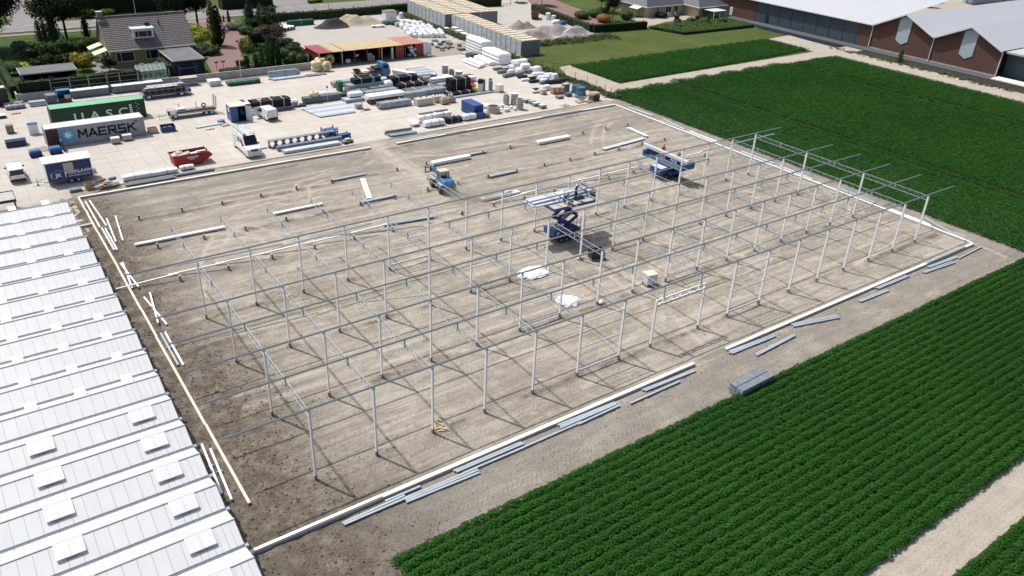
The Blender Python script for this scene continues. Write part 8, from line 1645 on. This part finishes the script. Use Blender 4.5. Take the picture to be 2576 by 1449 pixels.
# ------------------------------------------------------------------ open store shed made of containers
os_ = thing('store_shed', 'long open fronted store shed with yellow sheet roof and red ends', 'shed', (44.1, 102.4, 0))
mat('roof_yellow', (.47, .37, .225), .7, 0, .12, 1.2, (.34, .23, .13), .7, .6); mat('roof_pink', (.42, .19, .13), .7, 0, .15, 1.2, (.45, .28, .16), .7, .6); mat('roof_red', (.30, .06, .07), .6, 0, .12, 1.2)
MB().box(0, 6.4, 0, 22.2, 6.5, 2.5).build('wall', 'cont_brown', os_); MB().box(0, .1, 0, .08, 6.4, 2.5).build('wall', 'red_old', os_); MB().box(22.1, .1, 0, 22.2, 6.4, 2.5).build('wall', 'red_old', os_)
MB().box(.08, .08, -.02, 22.1, 6.4, .02).build('floor', 'concrete_dark', os_)
for i in range(28): MB().box(-.02, .25+i*.22, .05, -.001, .35+i*.22, 2.45).build('rib', 'red_old', os_)
for x, m in ((.1, 'concrete'), (4.6, 'concrete'), (7.1, 'rust'), (9.8, 'red_old'), (12.3, 'red_old'), (12.9, 'yellow_hose'), (18.0, 'rust'), (22.0, 'concrete_dark')): MB().box(x-.09, 0, 0, x+.09, .22, 2.5).build('post', m, os_)
for x in (4.6, 9.8, 12.6, 18.0): MB().box(x-.04, .25, 0, x+.04, 6.38, 2.5).build('partition', 'cont_brown', os_)
xs_ = [-.2, 2.4, 4.9, 7.4, 9.9, 12.4, 14.9, 17.4, 19.9, 22.5]
for i in range(9):
    MB().cbox(((xs_[i]+xs_[i+1])/2, 3.2, 2.57+.012*(i % 2)), (xs_[i+1]-xs_[i]-.01, 6.9, .06)).build('roof_sheet', 'roof_red' if i == 0 else 'roof_pink' if i > 6 else 'roof_yellow', os_)
for x in (2.5, 5.0): MB().box(x, -.2, 2.62, x+.15, 6.6, 2.68).build('roof_strip', 'timber_old', os_)
MB().box(1.2, -.95, .1, 1.25, .05, 1.9).build('door', 'concrete', os_).rotation_euler = (0, 0, .3); MB().box(22.25, -.05, .1, 23.9, .0, 2.4).build('door', 'galv_light', os_); MB().box(14.9, -.6, .1, 15.0, .2, 2.3).build('door', 'white_plastic', os_); MB().box(15.9, .05, .05, 17.7, .12, 2.45).build('door', 'red_old', os_); MB().box(20.2, .05, .05, 21.9, .12, 2.45).build('door', 'red_old', os_)
rnd = random.Random(2)
for i in range(12): bale('plastic_roll', 'grey white roll piled in the right shed bay, %s from below' % ORD[i], 'roll', 62.5+rnd.uniform(0, 1.4), 63.2+rnd.uniform(0, 1.4), 102.1, 103.2, .1+.17*i, .55+.17*i, 'white_plastic' if i % 3 == 0 else 'galv', 'Y', lump=.12, rnd=.6, group='rolls in the right shed bay', seed=i)
for i in range(8): tag(MB().tube((0, 0, .25), (0, 1.2, .25), .24, 12).build('plastic_roll', 'concrete', None, loc=(54.4+.52*(i % 3), 102.9, .5*(i//3))), 'grey roll end stacked in the fourth shed bay, %s counted' % ORD[i], 'roll', 'rolls in the fourth shed bay')
bale('sack', 'white sack standing in the second shed bay', 'sack', 49.7, 50.6, 102.8, 103.4, 0, .8, 'white_plastic', lump=.15, rnd=.5); bale('sack', 'white sack lying in the third shed bay', 'sack', 52.0, 52.6, 103.4, 104.2, .9, 1.4, 'white_plastic', lump=.15, rnd=.5)
# ------------------------------------------------------------------ crate wall of stacked boxes
t = NT('crate_side'); v = t.obj(); wv = t.n('TexWave', {'Vector': v, 'Scale': 3.2, 'Distortion': .0}, wave_type='BANDS', bands_direction='Z').outputs['Fac']; f = t.noise(v, 2, 4); c = t.mix(t.ramp(f, .3, .7), (.36, .40, .43), (.45, .49, .52)); t.P(Base_Color=c, Roughness=.55, Metallic=.1, Normal=t.bump(wv, .8, .06))
cm_side = MB()
for k in range(7): cm_side.box(-2.32, -.86, .06+.42*k, 2.32, .86, .06+.42*k+.385)
cm_side = cm_side.mesh('boxes', 'crate_side'); cm_gap = MB().box(-2.26, -.87, 0, 2.26, .87, 2.98).mesh('core', 'concrete_dark')
cm_corner = MB()
for sx in (-1, 1):
    for sy in (-1, 1): cm_corner.box(sx*2.30-.05, sy*.91-.05, 0, sx*2.30+.05, sy*.91+.05, 3.0)
cm_corner = cm_corner.mesh('corner_posts', 'galv')
cm_top = []; mat('crate_wood', (.78, .66, .48), .7, 0, .12, 2)
for s_ in range(3):
    r = random.Random(s_); b = MB()
    for j in range(2):
        y = -.42+.72*j; b.cbox((r.uniform(-.12, .12), y+r.uniform(-.04, .04), 3.04), (4.5*r.uniform(.85, 1), .5, .06))
    for x in (-1.8, -.6, .6, 1.8): b.box(x-.05, -.88, 2.985, x+.05, .88, 3.012)
    cm_top.append(b.mesh('wooden_top', 'crate_wood'))
CS = bpy.data.meshes
def crate_stack(label, x, y, rz):
    t = thing('crate_stack', label, 'crate stack', (x, y, 0), rz, 'grey crate stacks with wooden tops'); link('boxes', cm_side, t); link('core', cm_gap, t); link('corner_posts', cm_corner, t); link('wooden_top', cm_top[int(x*7+y*3) % 3], t)
for k in range(15): crate_stack('grey crate stack in the near long wall, %s from the lawn end' % ORD[k], 86.25+.055*k*2.0, 94.45+2.0*k, -.055)
for k in range(10):
    for j in range(3): crate_stack('grey crate stack in the far block, %s deep in the %s column from the weeds' % (ORD[k], ORD[j]), 86.5+4.75*j+.11*k, 125.0+2.0*k-.25*j, -.055)
sheet('crate_plinth', [(83.3, 93.2), (84.6, 93.2), (86.6, 124), (83.4, 124)], -.01, 'beige_paving')
# fence and weeds at the yard's east side
wf = thing('mesh_fence', 'wire fence with thin posts between the yard and the field track', 'fence', (0, 0, 0)); pts = [(80.5, 60.4), (81.4, 64.5), (81.8, 70), (82.0, 77), (82.2, 84), (82.3, 90), (82.6, 97), (82.8, 105)]
n = 0
for a, b in zip(pts[:-1], pts[1:]):
    for u in (0, .5):
        x, y = a[0]+(b[0]-a[0])*u, a[1]+(b[1]-a[1])*u; MB().tube((x, y, 0), (x, y, 1.55), .045, 6).build('post', 'black_wood', wf)
    for z_ in (.4, .9, 1.4): MB().bar((a[0], a[1], z_), (b[0], b[1], z_), .012).build('wire', 'galv_dark', wf)
leafy = [proto('weed_%d' % i, plantmesh('weed_mesh', 90+i, 30, .42, .62, .26, 'leaf_olive' if i == 0 else 'leaf_mid')) for i in range(3)]
P = []
for _ in range(2600):
    y = rg.uniform(60.8, 145); x = 80.9+.022*(y-60)+rg.normal(0, .55)
    if y > 92 and x < 79.8: continue
    P.append((x, y, -.02))
for _ in range(150): P.append((rg.uniform(154, 156.2), rg.uniform(20, 70), -.1))

for _ in range(50): P.append((rg.uniform(82, 92), rg.uniform(-9.2, -6.5), -.1))
for _ in range(700): P.append((rg.uniform(86, 116), 101.2+rg.normal(0, 1.2), -.02))
scatter('weeds', P, rg.uniform(.35, 1.1, len(P)), rg.uniform(0, 6.28, len(P)), leafy, 'rough weeds along the fence and field edges', 'weeds')
# ------------------------------------------------------------------ heaps
def heap(name, label, x, y, w_, d_, h_, m, seed, peaks=3):
    n = 34; rnd = random.Random(seed); X_, Y_ = np.meshgrid(np.linspace(-1, 1, n), np.linspace(-1, 1, n)); Z_ = np.zeros_like(X_)
    for k in range(peaks):
        cx, cy = rnd.uniform(-.45, .45), rnd.uniform(-.3, .3); Z_ = np.maximum(Z_, np.clip(rnd.uniform(.7, 1)*np.exp(-((X_-cx)**2+(Y_-cy)**2)*3.4)*1.12-.10, 0, 1))
    Z_ = np.where(np.maximum(abs(X_), abs(Y_)) > .97, 0, Z_)
    Z_ = Z_*h_*(.70+.6*fbm(X_*3+seed, Y_*3, seed))+.12*h_*(fbm(X_*9, Y_*9, seed+1)-.5)*(Z_ > .02)-.03
    Vv = np.stack([X_*w_/2, Y_*d_/2, Z_], -1).reshape(-1, 3); idx = np.arange(n*n).reshape(n, n); F = np.stack([idx[:-1, :-1], idx[:-1, 1:], idx[1:, 1:], idx[1:, :-1]], -1).reshape(-1, 4)
    me = bpy.data.meshes.new(name); me.from_pydata(Vv.tolist(), [], F.tolist()); me.materials.append(MAT[m]); me.polygons.foreach_set('use_smooth', [True]*len(me.polygons)); o = bpy.data.objects.new(name, me); C.objects.link(o); o.location = (x, y, -.02); return tag(o, label, 'heap', 'heaps of loose material')
def heapmat(name, a, b, sc):
    t = NT(name); v = t.obj(); f = t.noise(v, sc, 5, .75); t.P(Base_Color=t.mix(t.ramp(f, .3, .7), a, b), Roughness=.95, Specular_IOR_Level=.1, Normal=t.bump(f, .9, .2))
heapmat('sand', (.36, .30, .22), (.47, .41, .31), 2); heapmat('black_soil', (.05, .045, .045), (.085, .075, .075), 2.5); heapmat('rubble', (.22, .20, .19), (.40, .37, .35), 3.5); heapmat('grey_stone', (.25, .25, .25), (.50, .50, .50), 3); heapmat('brown_heap', (.24, .20, .175), (.34, .29, .26), 2)
heap('sand_heap', 'pale sand heap beside the roadside hedge', 69.2, 136.6, 13, 9.0, 2.4, 'sand', 3); heap('soil_heap', 'black soil heap left of the sand', 60.2, 135.0, 9.5, 6.5, 1.9, 'black_soil', 5, 2)
heap('rubble_heap', 'brownish rubble heap nearest the crate wall', 98.5, 107.5, 11, 8, 1.9, 'brown_heap', 7); heap('rubble_heap', 'grey rubble heap in the middle behind the lawn', 103.5, 111.0, 13, 9, 2.4, 'rubble', 9); heap('stone_heap', 'pale grey stone heap against the hedge', 109.8, 107.2, 11, 5, 1.8, 'grey_stone', 11); heap('rubble_heap', 'low rubble heap farther back beside the crates', 101.5, 117.8, 7, 5, 1.8, 'brown_heap', 13); heap('rubble_heap', 'small rubble tongue on the lawn edge', 105.0, 103.8, 8, 3, .9, 'brown_heap', 15); heap('soil_heap', 'reddish scrap heap at the gravel yard left edge', 46.6, 124.6, 2.6, 2.0, 1.0, 'rust', 17, 2)
# things on the gravel yard
for k in range(4): 
    t = thing('white_duct', 'big pale grey duct pipe by the shrub garden, %s from the left' % ORD[k], 'duct', (48.6+.85*k, 136.6+.35*k, 0), -.9, 'big duct pipes'); MB().tube((-2.2, 0, .42), (2.2, 0, .42), .42, 14, caps=False).build('shell', 'galv_light', t, smooth=True); MB().tube((-2.19, 0, .42), (2.19, 0, .42), .36, 14).build('inside', 'black_plastic', t)
pipes('pipe_pack', 'green and dark pipes lying before the roadside hedge', 'pipes', 52.6, 58.6, 139.4, 5, 4, .13, 'tarp_green', .1, straps=1, sm='galv', group=YP)
ht = thing('small_hut', 'small pale hut with flat roof near the roadside hedge', 'hut', (76.6, 137.2, 0)); MB().box(-1.4, -.95, 0, 1.4, .95, 2.1).build('wall', 'concrete_white', ht); MB().box(-1.5, -1.05, 2.101, 1.5, 1.05, 2.25).build('roof', 'timber_old', ht); MB().box(-1.2, -.97, .1, -.1, -.951, 2.0).build('door', 'white_frame', ht)
t = thing('grey_tank', 'small grey tank in the weeds beside the hut', 'tank', (80.4, 138.4, 0)); MB().lathe((0, 0, 0), [(0, 0), (.55, 0), (.55, 1.2), (.4, 1.35), (0, 1.35)], 14).build('drum', 'galv_light', t)
t = thing('flat_trailer', 'small flat cart lying behind the black soil heap', 'cart', (70.6, 131.2, 0), -.2); MB().box(-1.6, -.5, .3, 1.6, .5, .42).build('deck', 'concrete_white', t); 
for x in (-1, 1): MB().tube((x, -.5, .16), (x, .5, .16), .16, 10).build('axle', 'black_rubber', t)
t = thing('site_shovel', 'pale tilted metal bucket behind the store shed', 'machine part', (61.0, 111.5, 0), .2); MB().poly([(-.8, 0), (.8, 0), (1.1, .9), (-.2, 1.1)], -1.2, 1.2, 'X').build('shell', 'galv_light', t)
cont_box('rusty_box', 'rusty brown steel box left of the store shed roof', 'box', 44.9, 113.6, 1.9, 1.4, 1.0, 'rust', pal=False)
for k, (x, y, w_, d_, h_, m) in enumerate(((84.2, 119.8, 1.2, 1.6, .9, 'concrete'), (83.6, 117.0, 1.4, 1.6, .8, 'galv_light'), (83.4, 114.6, 1.2, 1.8, .7, 'sky_sign'), (83.4, 112.2, 1.3, 1.8, .7, 'concrete'), (83.2, 121.9, 1.0, 1.2, .5, 'concrete_white'))): cont_box('weed_box', 'box standing in the weeds by the crate wall, %s from the near end' % ORD[[3, 2, 1, 0, 4][k]], 'box', x, y, w_, d_, h_, m, pal=False, lid='concrete_white', group='boxes in the weeds')
sk2 = thing('rusty_skip', 'rusty brown skip in the far gravel yard', 'skip', (111.2, 125.6, 0), .9); MB().loft([[(-1.2, -.8, .05), (1.2, -.8, .05), (1.2, .8, .05), (-1.2, .8, .05)], [(-2.0, -1, 1.5), (2.0, -1, 1.5), (2.0, 1, 1.5), (-2.0, 1, 1.5)]], False).build('tub', 'rust', sk2); MB().box(-1.1, -.7, .06, 1.1, .7, .8).build('filling', 'rust', sk2)
for k, (x, y, r, h_, m, lab) in enumerate(((113.6, 123.4, .6, 1.5, 'concrete_white', 'white round tank beside the rusty skip'), (114.3, 122.0, .6, 1.1, 'galv_light', 'grey tub right of the white round tank'), (113.0, 116.6, .7, .8, 'blue_paint', 'blue tub in front of the clipped hedge'))):
    t = thing('round_tank', lab, 'tank', (x, y, 0)); MB().lathe((0, 0, 0), [(0, 0), (r, 0), (r, h_), (r*.85, h_+.05), (0, h_+.05)], 14).build('drum', m, t)
bale('plastic_bag', 'white plastic bag heap by the clipped hedge', 'bag', 111.4, 113.4, 118.0, 119.4, 0, .8, 'white_plastic', lump=.2, rnd=.5)
# ------------------------------------------------------------------ bungalow and its garden
sheet('bungalow_lawn', [(82.6, 92.4), (88.9, 83.6), (147, 83.2), (158, 94), (158, 150), (88, 152)], -.052, 'grass')
hedge('clipped_hedge', 'clipped hedge between the rubble heaps and the bungalow drive', [(117.6, 135), (113.9, 106.8)], 1.5, 1.6, 'leaf_olive', .3, .9); hedge('clipped_hedge', 'clipped dark hedge along the lawn before the bungalow', [(113.9, 106.4), (129.4, 104.9)], 1.5, 1.7, 'leaf_dark', .3, .9)
sheet('bungalow_drive', [(119, 134), (116, 108.5), (124, 108.2), (130, 128), (134, 150), (126, 150)], -.028, 'brick_paving'); sheet('bungalow_terrace', [(124, 107.6), (131, 105.6), (140, 109), (158, 109), (158, 114), (139, 116), (130, 114.6)], -.026, 'beige_paving')
def hip_house(name, label, x0, x1, y0, y1, e, rz_, wm, rm, inset):
    t = thing(name, label, 'house', (x0, y0, 0)); w_, d_ = x1-x0, y1-y0
    MB().box(.4, .4, 0, w_-.4, d_-.4, e).build('wall', wm, t); a = MB().add([(-.2, -.2, e), (w_+.2, -.2, e), (w_+.2, d_+.2, e), (-.2, d_+.2, e), (inset, d_/2, rz_), (w_-inset, d_/2, rz_)], [(0, 1, 5, 4), (1, 2, 5), (2, 3, 4, 5), (3, 0, 4)]).build('roof', rm, t); MB().box(-.3, -.3, e-.2, w_+.3, d_+.3, e-.005).build('eaves', 'white_frame', t); MB().bar((inset, d_/2, rz_+.03), (w_-inset, d_/2, rz_+.03), .25, .12).build('ridge_tiles', rm, a); return t
mat('slate', (.075, .078, .088), .6, 0, .2, 3, (.12, .12, .13), 1, .4); mat('cream_brick', (.47, .40, .28), .85, 0, .1, 4)
bh = hip_house('bungalow', 'cream bungalow with dark hipped roof at the top of the picture', 139.0, 153.5, 114.8, 126, 2.7, 6.2, 'cream_brick', 'slate', 4.5)
for x, w_ in ((4.2, .6), (8.2, 2.0), (11.0, 1.6)): window(bh, (x, .39, .8 if w_ > 1 else 1.0), w_, 1.5, split=(.5,) if w_ > 1 else ())
MB().cbox((-.9, 3.2, 2.3), (2.0, 3.2, .06), 0, 0, -.3).build('awning', 'cream', bh)
bg2 = hip_house('bungalow_wing', 'garage wing with dark hipped roof beside the cream bungalow', 152.4, 163.0, 109.2, 121, 2.7, 6.0, 'cream_brick', 'slate', 4.8); MB().box(1.6, .33, .0, 4.2, .40, 2.2).build('garage_door', 'timber_old', bg2); MB().box(4.4, .35, 0, 4.8, .42, 2.4).build('pillar', 'cream_brick', bg2)
cp = thing('carport', 'white carport with glass roof before the garage wing', 'carport', (156.2, 107.0, 0)); MB().box(-2.4, -1.8, 2.1, 2.4, 1.8, 2.2).build('roof', 'galv_light', cp)
for x in (-2.2, 0, 2.2): MB().box(x-.07, -1.75, 0, x+.07, -1.6, 2.1).build('post', 'white_frame', cp)
MB().box(2.25, -1.55, 0, 2.35, 1.7, 2.05).build('side_panel', 'galv_light', cp)
for k, (x, y) in enumerate(((146.0, 113.6), (147.2, 113.9), (148.4, 113.4))): t = thing('garden_chair', 'white garden chair on the bungalow terrace, %s from the left' % ORD[k], 'chair', (x, y, 0), .5*k, 'garden chairs'); MB().box(-.28, -.28, .4, .28, .28, .46).build('seat', 'white_plastic', t); MB().box(-.28, .24, .46, .28, .3, 1.05).build('backrest', 'white_plastic', t); [MB().box(sx*.24-.03, sy*.24-.03, 0, sx*.24+.03, sy*.24+.03, .4).build('leg', 'white_plastic', t) for sx in (-1, 1) for sy in (-1, 1)]
P = []
for _ in range(3200):
    u, v_ = rg.random(), rg.random(); a = np.array([130.4+u*27.0, 95.6+v_*11.5])
    if a[1] < 95.2 or (a[0] < 133.5 and a[1] < 104-2.9*(a[0]-130.2)) or a[1] > 104.6+.11*(a[0]-130): continue
    P.append((a[0], a[1], -.05))
bed = scatter('ground_cover', P, rg.uniform(.8, 1.3, len(P)), rg.uniform(0, 6.28, len(P)), [proto('cover_plant', plantmesh('cover_mesh', 99, 30, .42, .62, .26, 'leaf_light')), leafy[2]], 'bright green ground cover bed before the bungalow', 'ground cover')
hedge('bed_edging', 'dark clipped edging of the ground cover bed', [(130.3, 104.0), (133.0, 95.4), (157, 94.6)], .5, .55, 'leaf_mid', .25)
for (n, lab, x, y, h_, r, kd, m, tk_) in [('dark_tree', 'large dark tree left of the bungalow', 128.2, 115.6, 7.5, 2.4, 'broad', 'leaf_dark', 1.0), ('orange_bush', 'orange bush beside the bungalow drive', 124.8, 115.2, 1.9, 1.9, 'ball', 'leaf_orange', 0), ('shrub', 'green shrub in front of the bungalow awning', 132.4, 115.0, 2.2, 1.7, 'ball', 'leaf_mid', 0), ('shrub', 'green shrub behind the orange bush', 127.2, 121.0, 2.0, 2.0, 'ball', 'leaf_mid', 0), ('shrub', 'dark shrub by the bungalow wall', 143.4, 113.8, 1.3, 1.6, 'ball', 'leaf_dark', 0), ('shrub', 'round shrub far behind the orange bush', 131.6, 123.6, 1.7, 1.4, 'ball', 'leaf_dark', 0), ('shrub', 'green shrub beside the far drive', 122.6, 121.0, 1.8, 2.0, 'ball', 'leaf_mid', 0), ('dark_tree', 'dark trees at the top beside the far drive', 124.5, 140.5, 5.5, 2.8, 'broad', 'leaf_dark', .6), ('dark_tree', 'round dark tree at the far gravel yard gate', 120.5, 146.5, 4.0, 2.2, 'broad', 'leaf_dark', .4), ('dark_tree', 'dark tree behind the left bungalow corner', 134.2, 127.0, 8.0, 3.0, 'broad', 'leaf_dark', 1.0), ('young_tree', 'thin young tree in the ground cover bed, left', 137.4, 102.6, 3.2, .8, 'broad', 'leaf_olive', 1.6), ('young_tree', 'thin young tree in the ground cover bed, middle', 142.6, 100.6, 2.8, .6, 'broad', 'leaf_red', 1.7), ('young_tree', 'thin young tree in the ground cover bed, right', 147.4, 100.8, 2.4, .6, 'broad', 'leaf_red', 1.5), ('shrub', 'round grass shrub in the ground cover bed, left', 141.6, 106.2, 1.5, 1.0, 'ball', 'leaf_grey', 0), ('shrub', 'round grass shrub in the ground cover bed, middle', 145.6, 105.2, 1.4, 1.2, 'ball', 'leaf_mid', 0), ('shrub', 'round grass shrub in the ground cover bed, right', 153.2, 101.6, 1.5, 1.3, 'ball', 'leaf_mid', 0), ('shrub', 'low shrub in the ground cover bed, centre', 148.6, 103.0, 1.2, 1.2, 'ball', 'leaf_mid', 0), ('cone_tree', 'small green conifer beside the warehouse canal', 157.6, 54.6, 2.6, .9, 'cone', 'leaf_mid', 0)]: tree(n, lab, x, y, h_, r, kd, m, tk_, .1, 'tree' if h_ > 3.4 else 'shrub', 'bungalow garden plants', .34, .8)
hedge('clipped_hedge', 'dark clipped hedge block behind the crate stacks', [(103.5, 145.5), (113, 144.0)], 2.0, 1.9, 'leaf_dark', .35, .8)
gt = thing('rusty_gate', 'rusty steel gate frames beside the far hedge', 'gate', (115.2, 144.2, 0)); MB().box(-1.6, -.05, .2, 1.6, .05, .3).box(-1.6, -.05, 1.6, 1.6, .05, 1.7).box(-1.6, -.05, 0, -1.5, .05, 2.0).box(1.5, -.05, 0, 1.6, .05, 2.0).build('frame', 'rust', gt)
# ------------------------------------------------------------------ warehouse
WX = 164.3
t = NT('metal_roof'); v = t.pos(); wv = t.n('TexWave', {'Vector': v, 'Scale': 1.1, 'Distortion': 0.0}, wave_type='BANDS', bands_direction='Y').outputs['Fac']; f = t.noise(v, .15, 4); t.P(Base_Color=t.mix(f, (.46, .475, .50), (.53, .54, .56)), Roughness=.5, Metallic=.05, Normal=t.bump(wv, .25, .05))
mat('slate_panel', (.055, .075, .095), .5, 0, .1, .5, (.08, .10, .12), .4, .4, world=True); mat('pale_panel', (.42, .50, .53), .5, 0, .05, 1)
wh = thing('warehouse', 'long brick warehouse with grey saw tooth roofs and pale pointed gable panels', 'warehouse', (WX, 0, 0))
MB().box(0, 66.6, 0, .3, 70.4, 5.0).build('wall', 'red_brick', wh); MB().box(0, 100.4, 0, .3, 118, 5.0).build('wall', 'red_brick', wh)
for i in range(8):
    y0 = 70.45+3.74*i; MB().box(.05, y0, 0, .28, y0+3.70, 5.0).build('wall_panel', 'slate_panel', wh); MB().box(-.03, y0-.06, 0, .04, y0+.02, 5.0).build('panel_rib', 'slate_panel', wh)
MB().box(-.02, 96.0, 0, .04, 97.0, 2.2).build('door', 'black_plastic', wh); MB().box(-.06, 70.40, 0, .06, 70.56, 5.0).build('edge_strip', 'blue_paint', wh); MB().box(-.05, 108.0, .1, .02, 109.0, 2.2).build('door', 'white_frame', wh)
MB().add([(-.6, 66.5, 5.15), (-.6, 130, 5.15), (30, 130, 8.6), (30, 66.5, 8.6)], [(0, 1, 2, 3)]).build('roof', 'metal_roof', wh); MB().box(-.7, 66.5, 4.95, -.45, 130, 5.2).build('eaves_trim', 'concrete_white', wh)
for k, yv in enumerate((66.5, 51.75)):
    y0, y1 = yv-14.75, yv; ym = (y0+y1)/2
    MB().poly([(y0, 0), (y1, 0), (y1, 5.0), (ym, 8.45), (y0, 5.0)], .0, .3, 'X').build('wall', 'red_brick', wh)
    for a, b, za, zb in ((y0, ym, 5.2, 8.75), (ym, y1, 8.75, 5.2)): MB().add([(-.7, a, za), (-.7, b, zb), (90, b, zb), (90, a, za)], [(0, 1, 2, 3)]).build('roof', 'metal_roof', wh); MB().bar((-.72, a, za-.12), (-.72, b, zb-.12), .12, .3).build('barge_board', 'concrete_white', wh)
    MB().poly([(ym, 2.1), (ym+1.45, 2.9), (ym+1.45, 7.5), (ym, 8.25), (ym-1.45, 7.5), (ym-1.45, 2.9)], -.10, -.005, 'X').build('gable_panel', 'pale_panel', wh)
    MB().tube((-.15, y0+.1, 0), (-.15, y0+.1, 5.0), .11, 8).build('downpipe', 'concrete_white', wh)
MB().tube((-.15, 66.6, 0), (-.15, 66.6, 5.0), .11, 8).build('downpipe', 'concrete_white', wh)
for y in (66.55, 51.7): MB().box(-.12, y-14.7, 0, -.005, y, .22).build('plinth', 'concrete', wh)
wl = thing('warehouse_annex', 'dark recessed annex right of the brick gables', 'building', (WX+2.2, 18, 0)); MB().box(0, 0, 0, 14, 18.9, 4.7).build('wall', 'slate_panel', wl); MB().box(-1.4, -.5, 4.701, 14.5, 18.85, 5.05).build('roof', 'metal_roof', wl); MB().box(-.05, 10.5, .1, -.005, 14.5, 3.4).build('door', 'black_plastic', wl); d = MB().bar((-.4, 11.2, 0), (-.4, 11.2, 2.2), .08).bar((-.4, 12.8, 0), (-.4, 12.8, 2.2), .08).bar((-.4, 11.2, 2.2), (-.4, 12.8, 2.2), .08).build('hoop', 'white_steel', wl); MB().box(.5, 18.9, 3.0, 8, 19.0, 4.6).build('side_panel', 'tan_paint', wl)
t = thing('loading_deck', 'white concrete deck before the dark annex', 'deck', (162.5, 30.0, 0)); MB().box(-1.6, -8, -.1, 1.6, 6.4, .25).build('slab', 'concrete_white', t)
sheet('verge', rect(155.3, -10, 157.0, 110), -.04, 'grass'); sheet('service_path', rect(160.6, 10, 164.35, 130), -.03, 'dark_asphalt'); sheet('ditch_water', rect(156.2, 10, 160.3, 108), -.06, 'water')
t = thing('ditch_wall', 'low dark edge wall along the ditch beside the warehouse', 'wall', (160.45, 60, 0)); MB().box(-.12, -50, -.2, .12, 48, .12).build('wall_panel', 'dark_asphalt', t)
# far car park behind the warehouse
sheet('car_park', [(205, 60), (290, 50), (290, 125), (215, 125)], -.03, 'beige_paving')
def car(label, x, y, rz, m):
    t = thing('parked_car', label, 'car', (x, y, 0), rz, 'cars behind the warehouse'); MB().poly([(-2.1, .3), (2.1, .3), (2.15, .75), (1.9, .9), (1.15, .98), (.55, 1.42), (-1.1, 1.45), (-1.9, .98), (-2.12, .8)], -.85, .85, 'Y').build('body', m, t, bevel=.08)
    MB().poly([(.98, .99), (.5, 1.36), (-1.05, 1.38), (-1.7, 1.0)], -.86, .86, 'Y').build('windows', 'dark_glass', t)
    for sx in (-1.3, 1.3):
        for sy in (-.75, .75): a = wheel(t, 0, 0, .31, .2); a.rotation_euler = (math.pi/2, 0, 0); a.location = (sx, sy, .31)
for k, (x, y, m, c_) in enumerate(((246, 77.5, 'white_paint', 'white'), (251, 74.5, 'galv_dark', 'grey'), (255, 71, 'blue_dark', 'dark blue'), (236, 104.5, 'white_paint', 'white'), (241, 101.5, 'blue_dark', 'dark blue'), (231, 108, 'galv_dark', 'grey'), (259, 68, 'red_paint', 'red'))): car('%s car parked behind the warehouse, %s counted' % (c_, ORD[k]), x, y, .4, m)
for k, (x, y, h_, r) in enumerate(((236, 94, 4.5, 2.2), (262, 84, 8, 4.5), (270, 76, 9, 5), (279, 70, 9, 5), (258, 93, 7, 4), (247, 101, 6, 3.5))): tree('far_tree', 'dark tree behind the warehouse roofs, %s from the left' % ORD[[0, 3, 4, 5, 2, 1][k]], x, y, h_, r, 'broad', 'leaf_dark' if k else 'leaf_mid', .8, .25, 'tree', 'trees behind the warehouse', .55, .7)
for k, (x, y) in enumerate(((240, 96), (262, 74), (226, 101))): lamp('thin lamp post behind the warehouse, %s of three' % ORD[k], x, y, 6)
fb = thing('far_building', 'grey building behind the trees at the top right', 'building', (268, 92, 0), -.3); MB().box(-10, -4, 0, 10, 4, 5).build('wall', 'galv_light', fb); MB().box(-10.3, -4.3, 5.001, 10.3, 4.3, 5.3).build('roof', 'metal_roof', fb)
# dark canopy beside the old greenhouse
cn = thing('tool_canopy', 'dark framed canopy with goods beside the old greenhouse end', 'canopy', (-12.0, 57.6, 0)); MB().box(-1.9, -1.5, 1.7, 1.4, 1.3, 1.78).build('roof', 'concrete', cn); MB().box(-1.95, -1.56, 1.55, 1.46, -1.5, 1.86).box(-1.95, 1.3, 1.55, 1.46, 1.36, 1.86).box(1.4, -1.5, 1.55, 1.46, 1.3, 1.86).build('roof_edge', 'black_plastic', cn)
for x in (-1.8, 1.3):
    for y in (-1.4, 1.2): MB().box(x-.05, y-.05, 0, x+.05, y+.05, 1.7).build('post', 'black_plastic', cn)
for k, (x, m) in enumerate(((-12.9, 'sky_sign'), (-12.2, 'white_plastic'), (-11.5, 'red_old'))): cont_box('small_box', ('pale blue', 'white', 'brown red')[k]+' box under the dark canopy', 'box', x, 56.6, .6, .5, .45, m, pal=False)
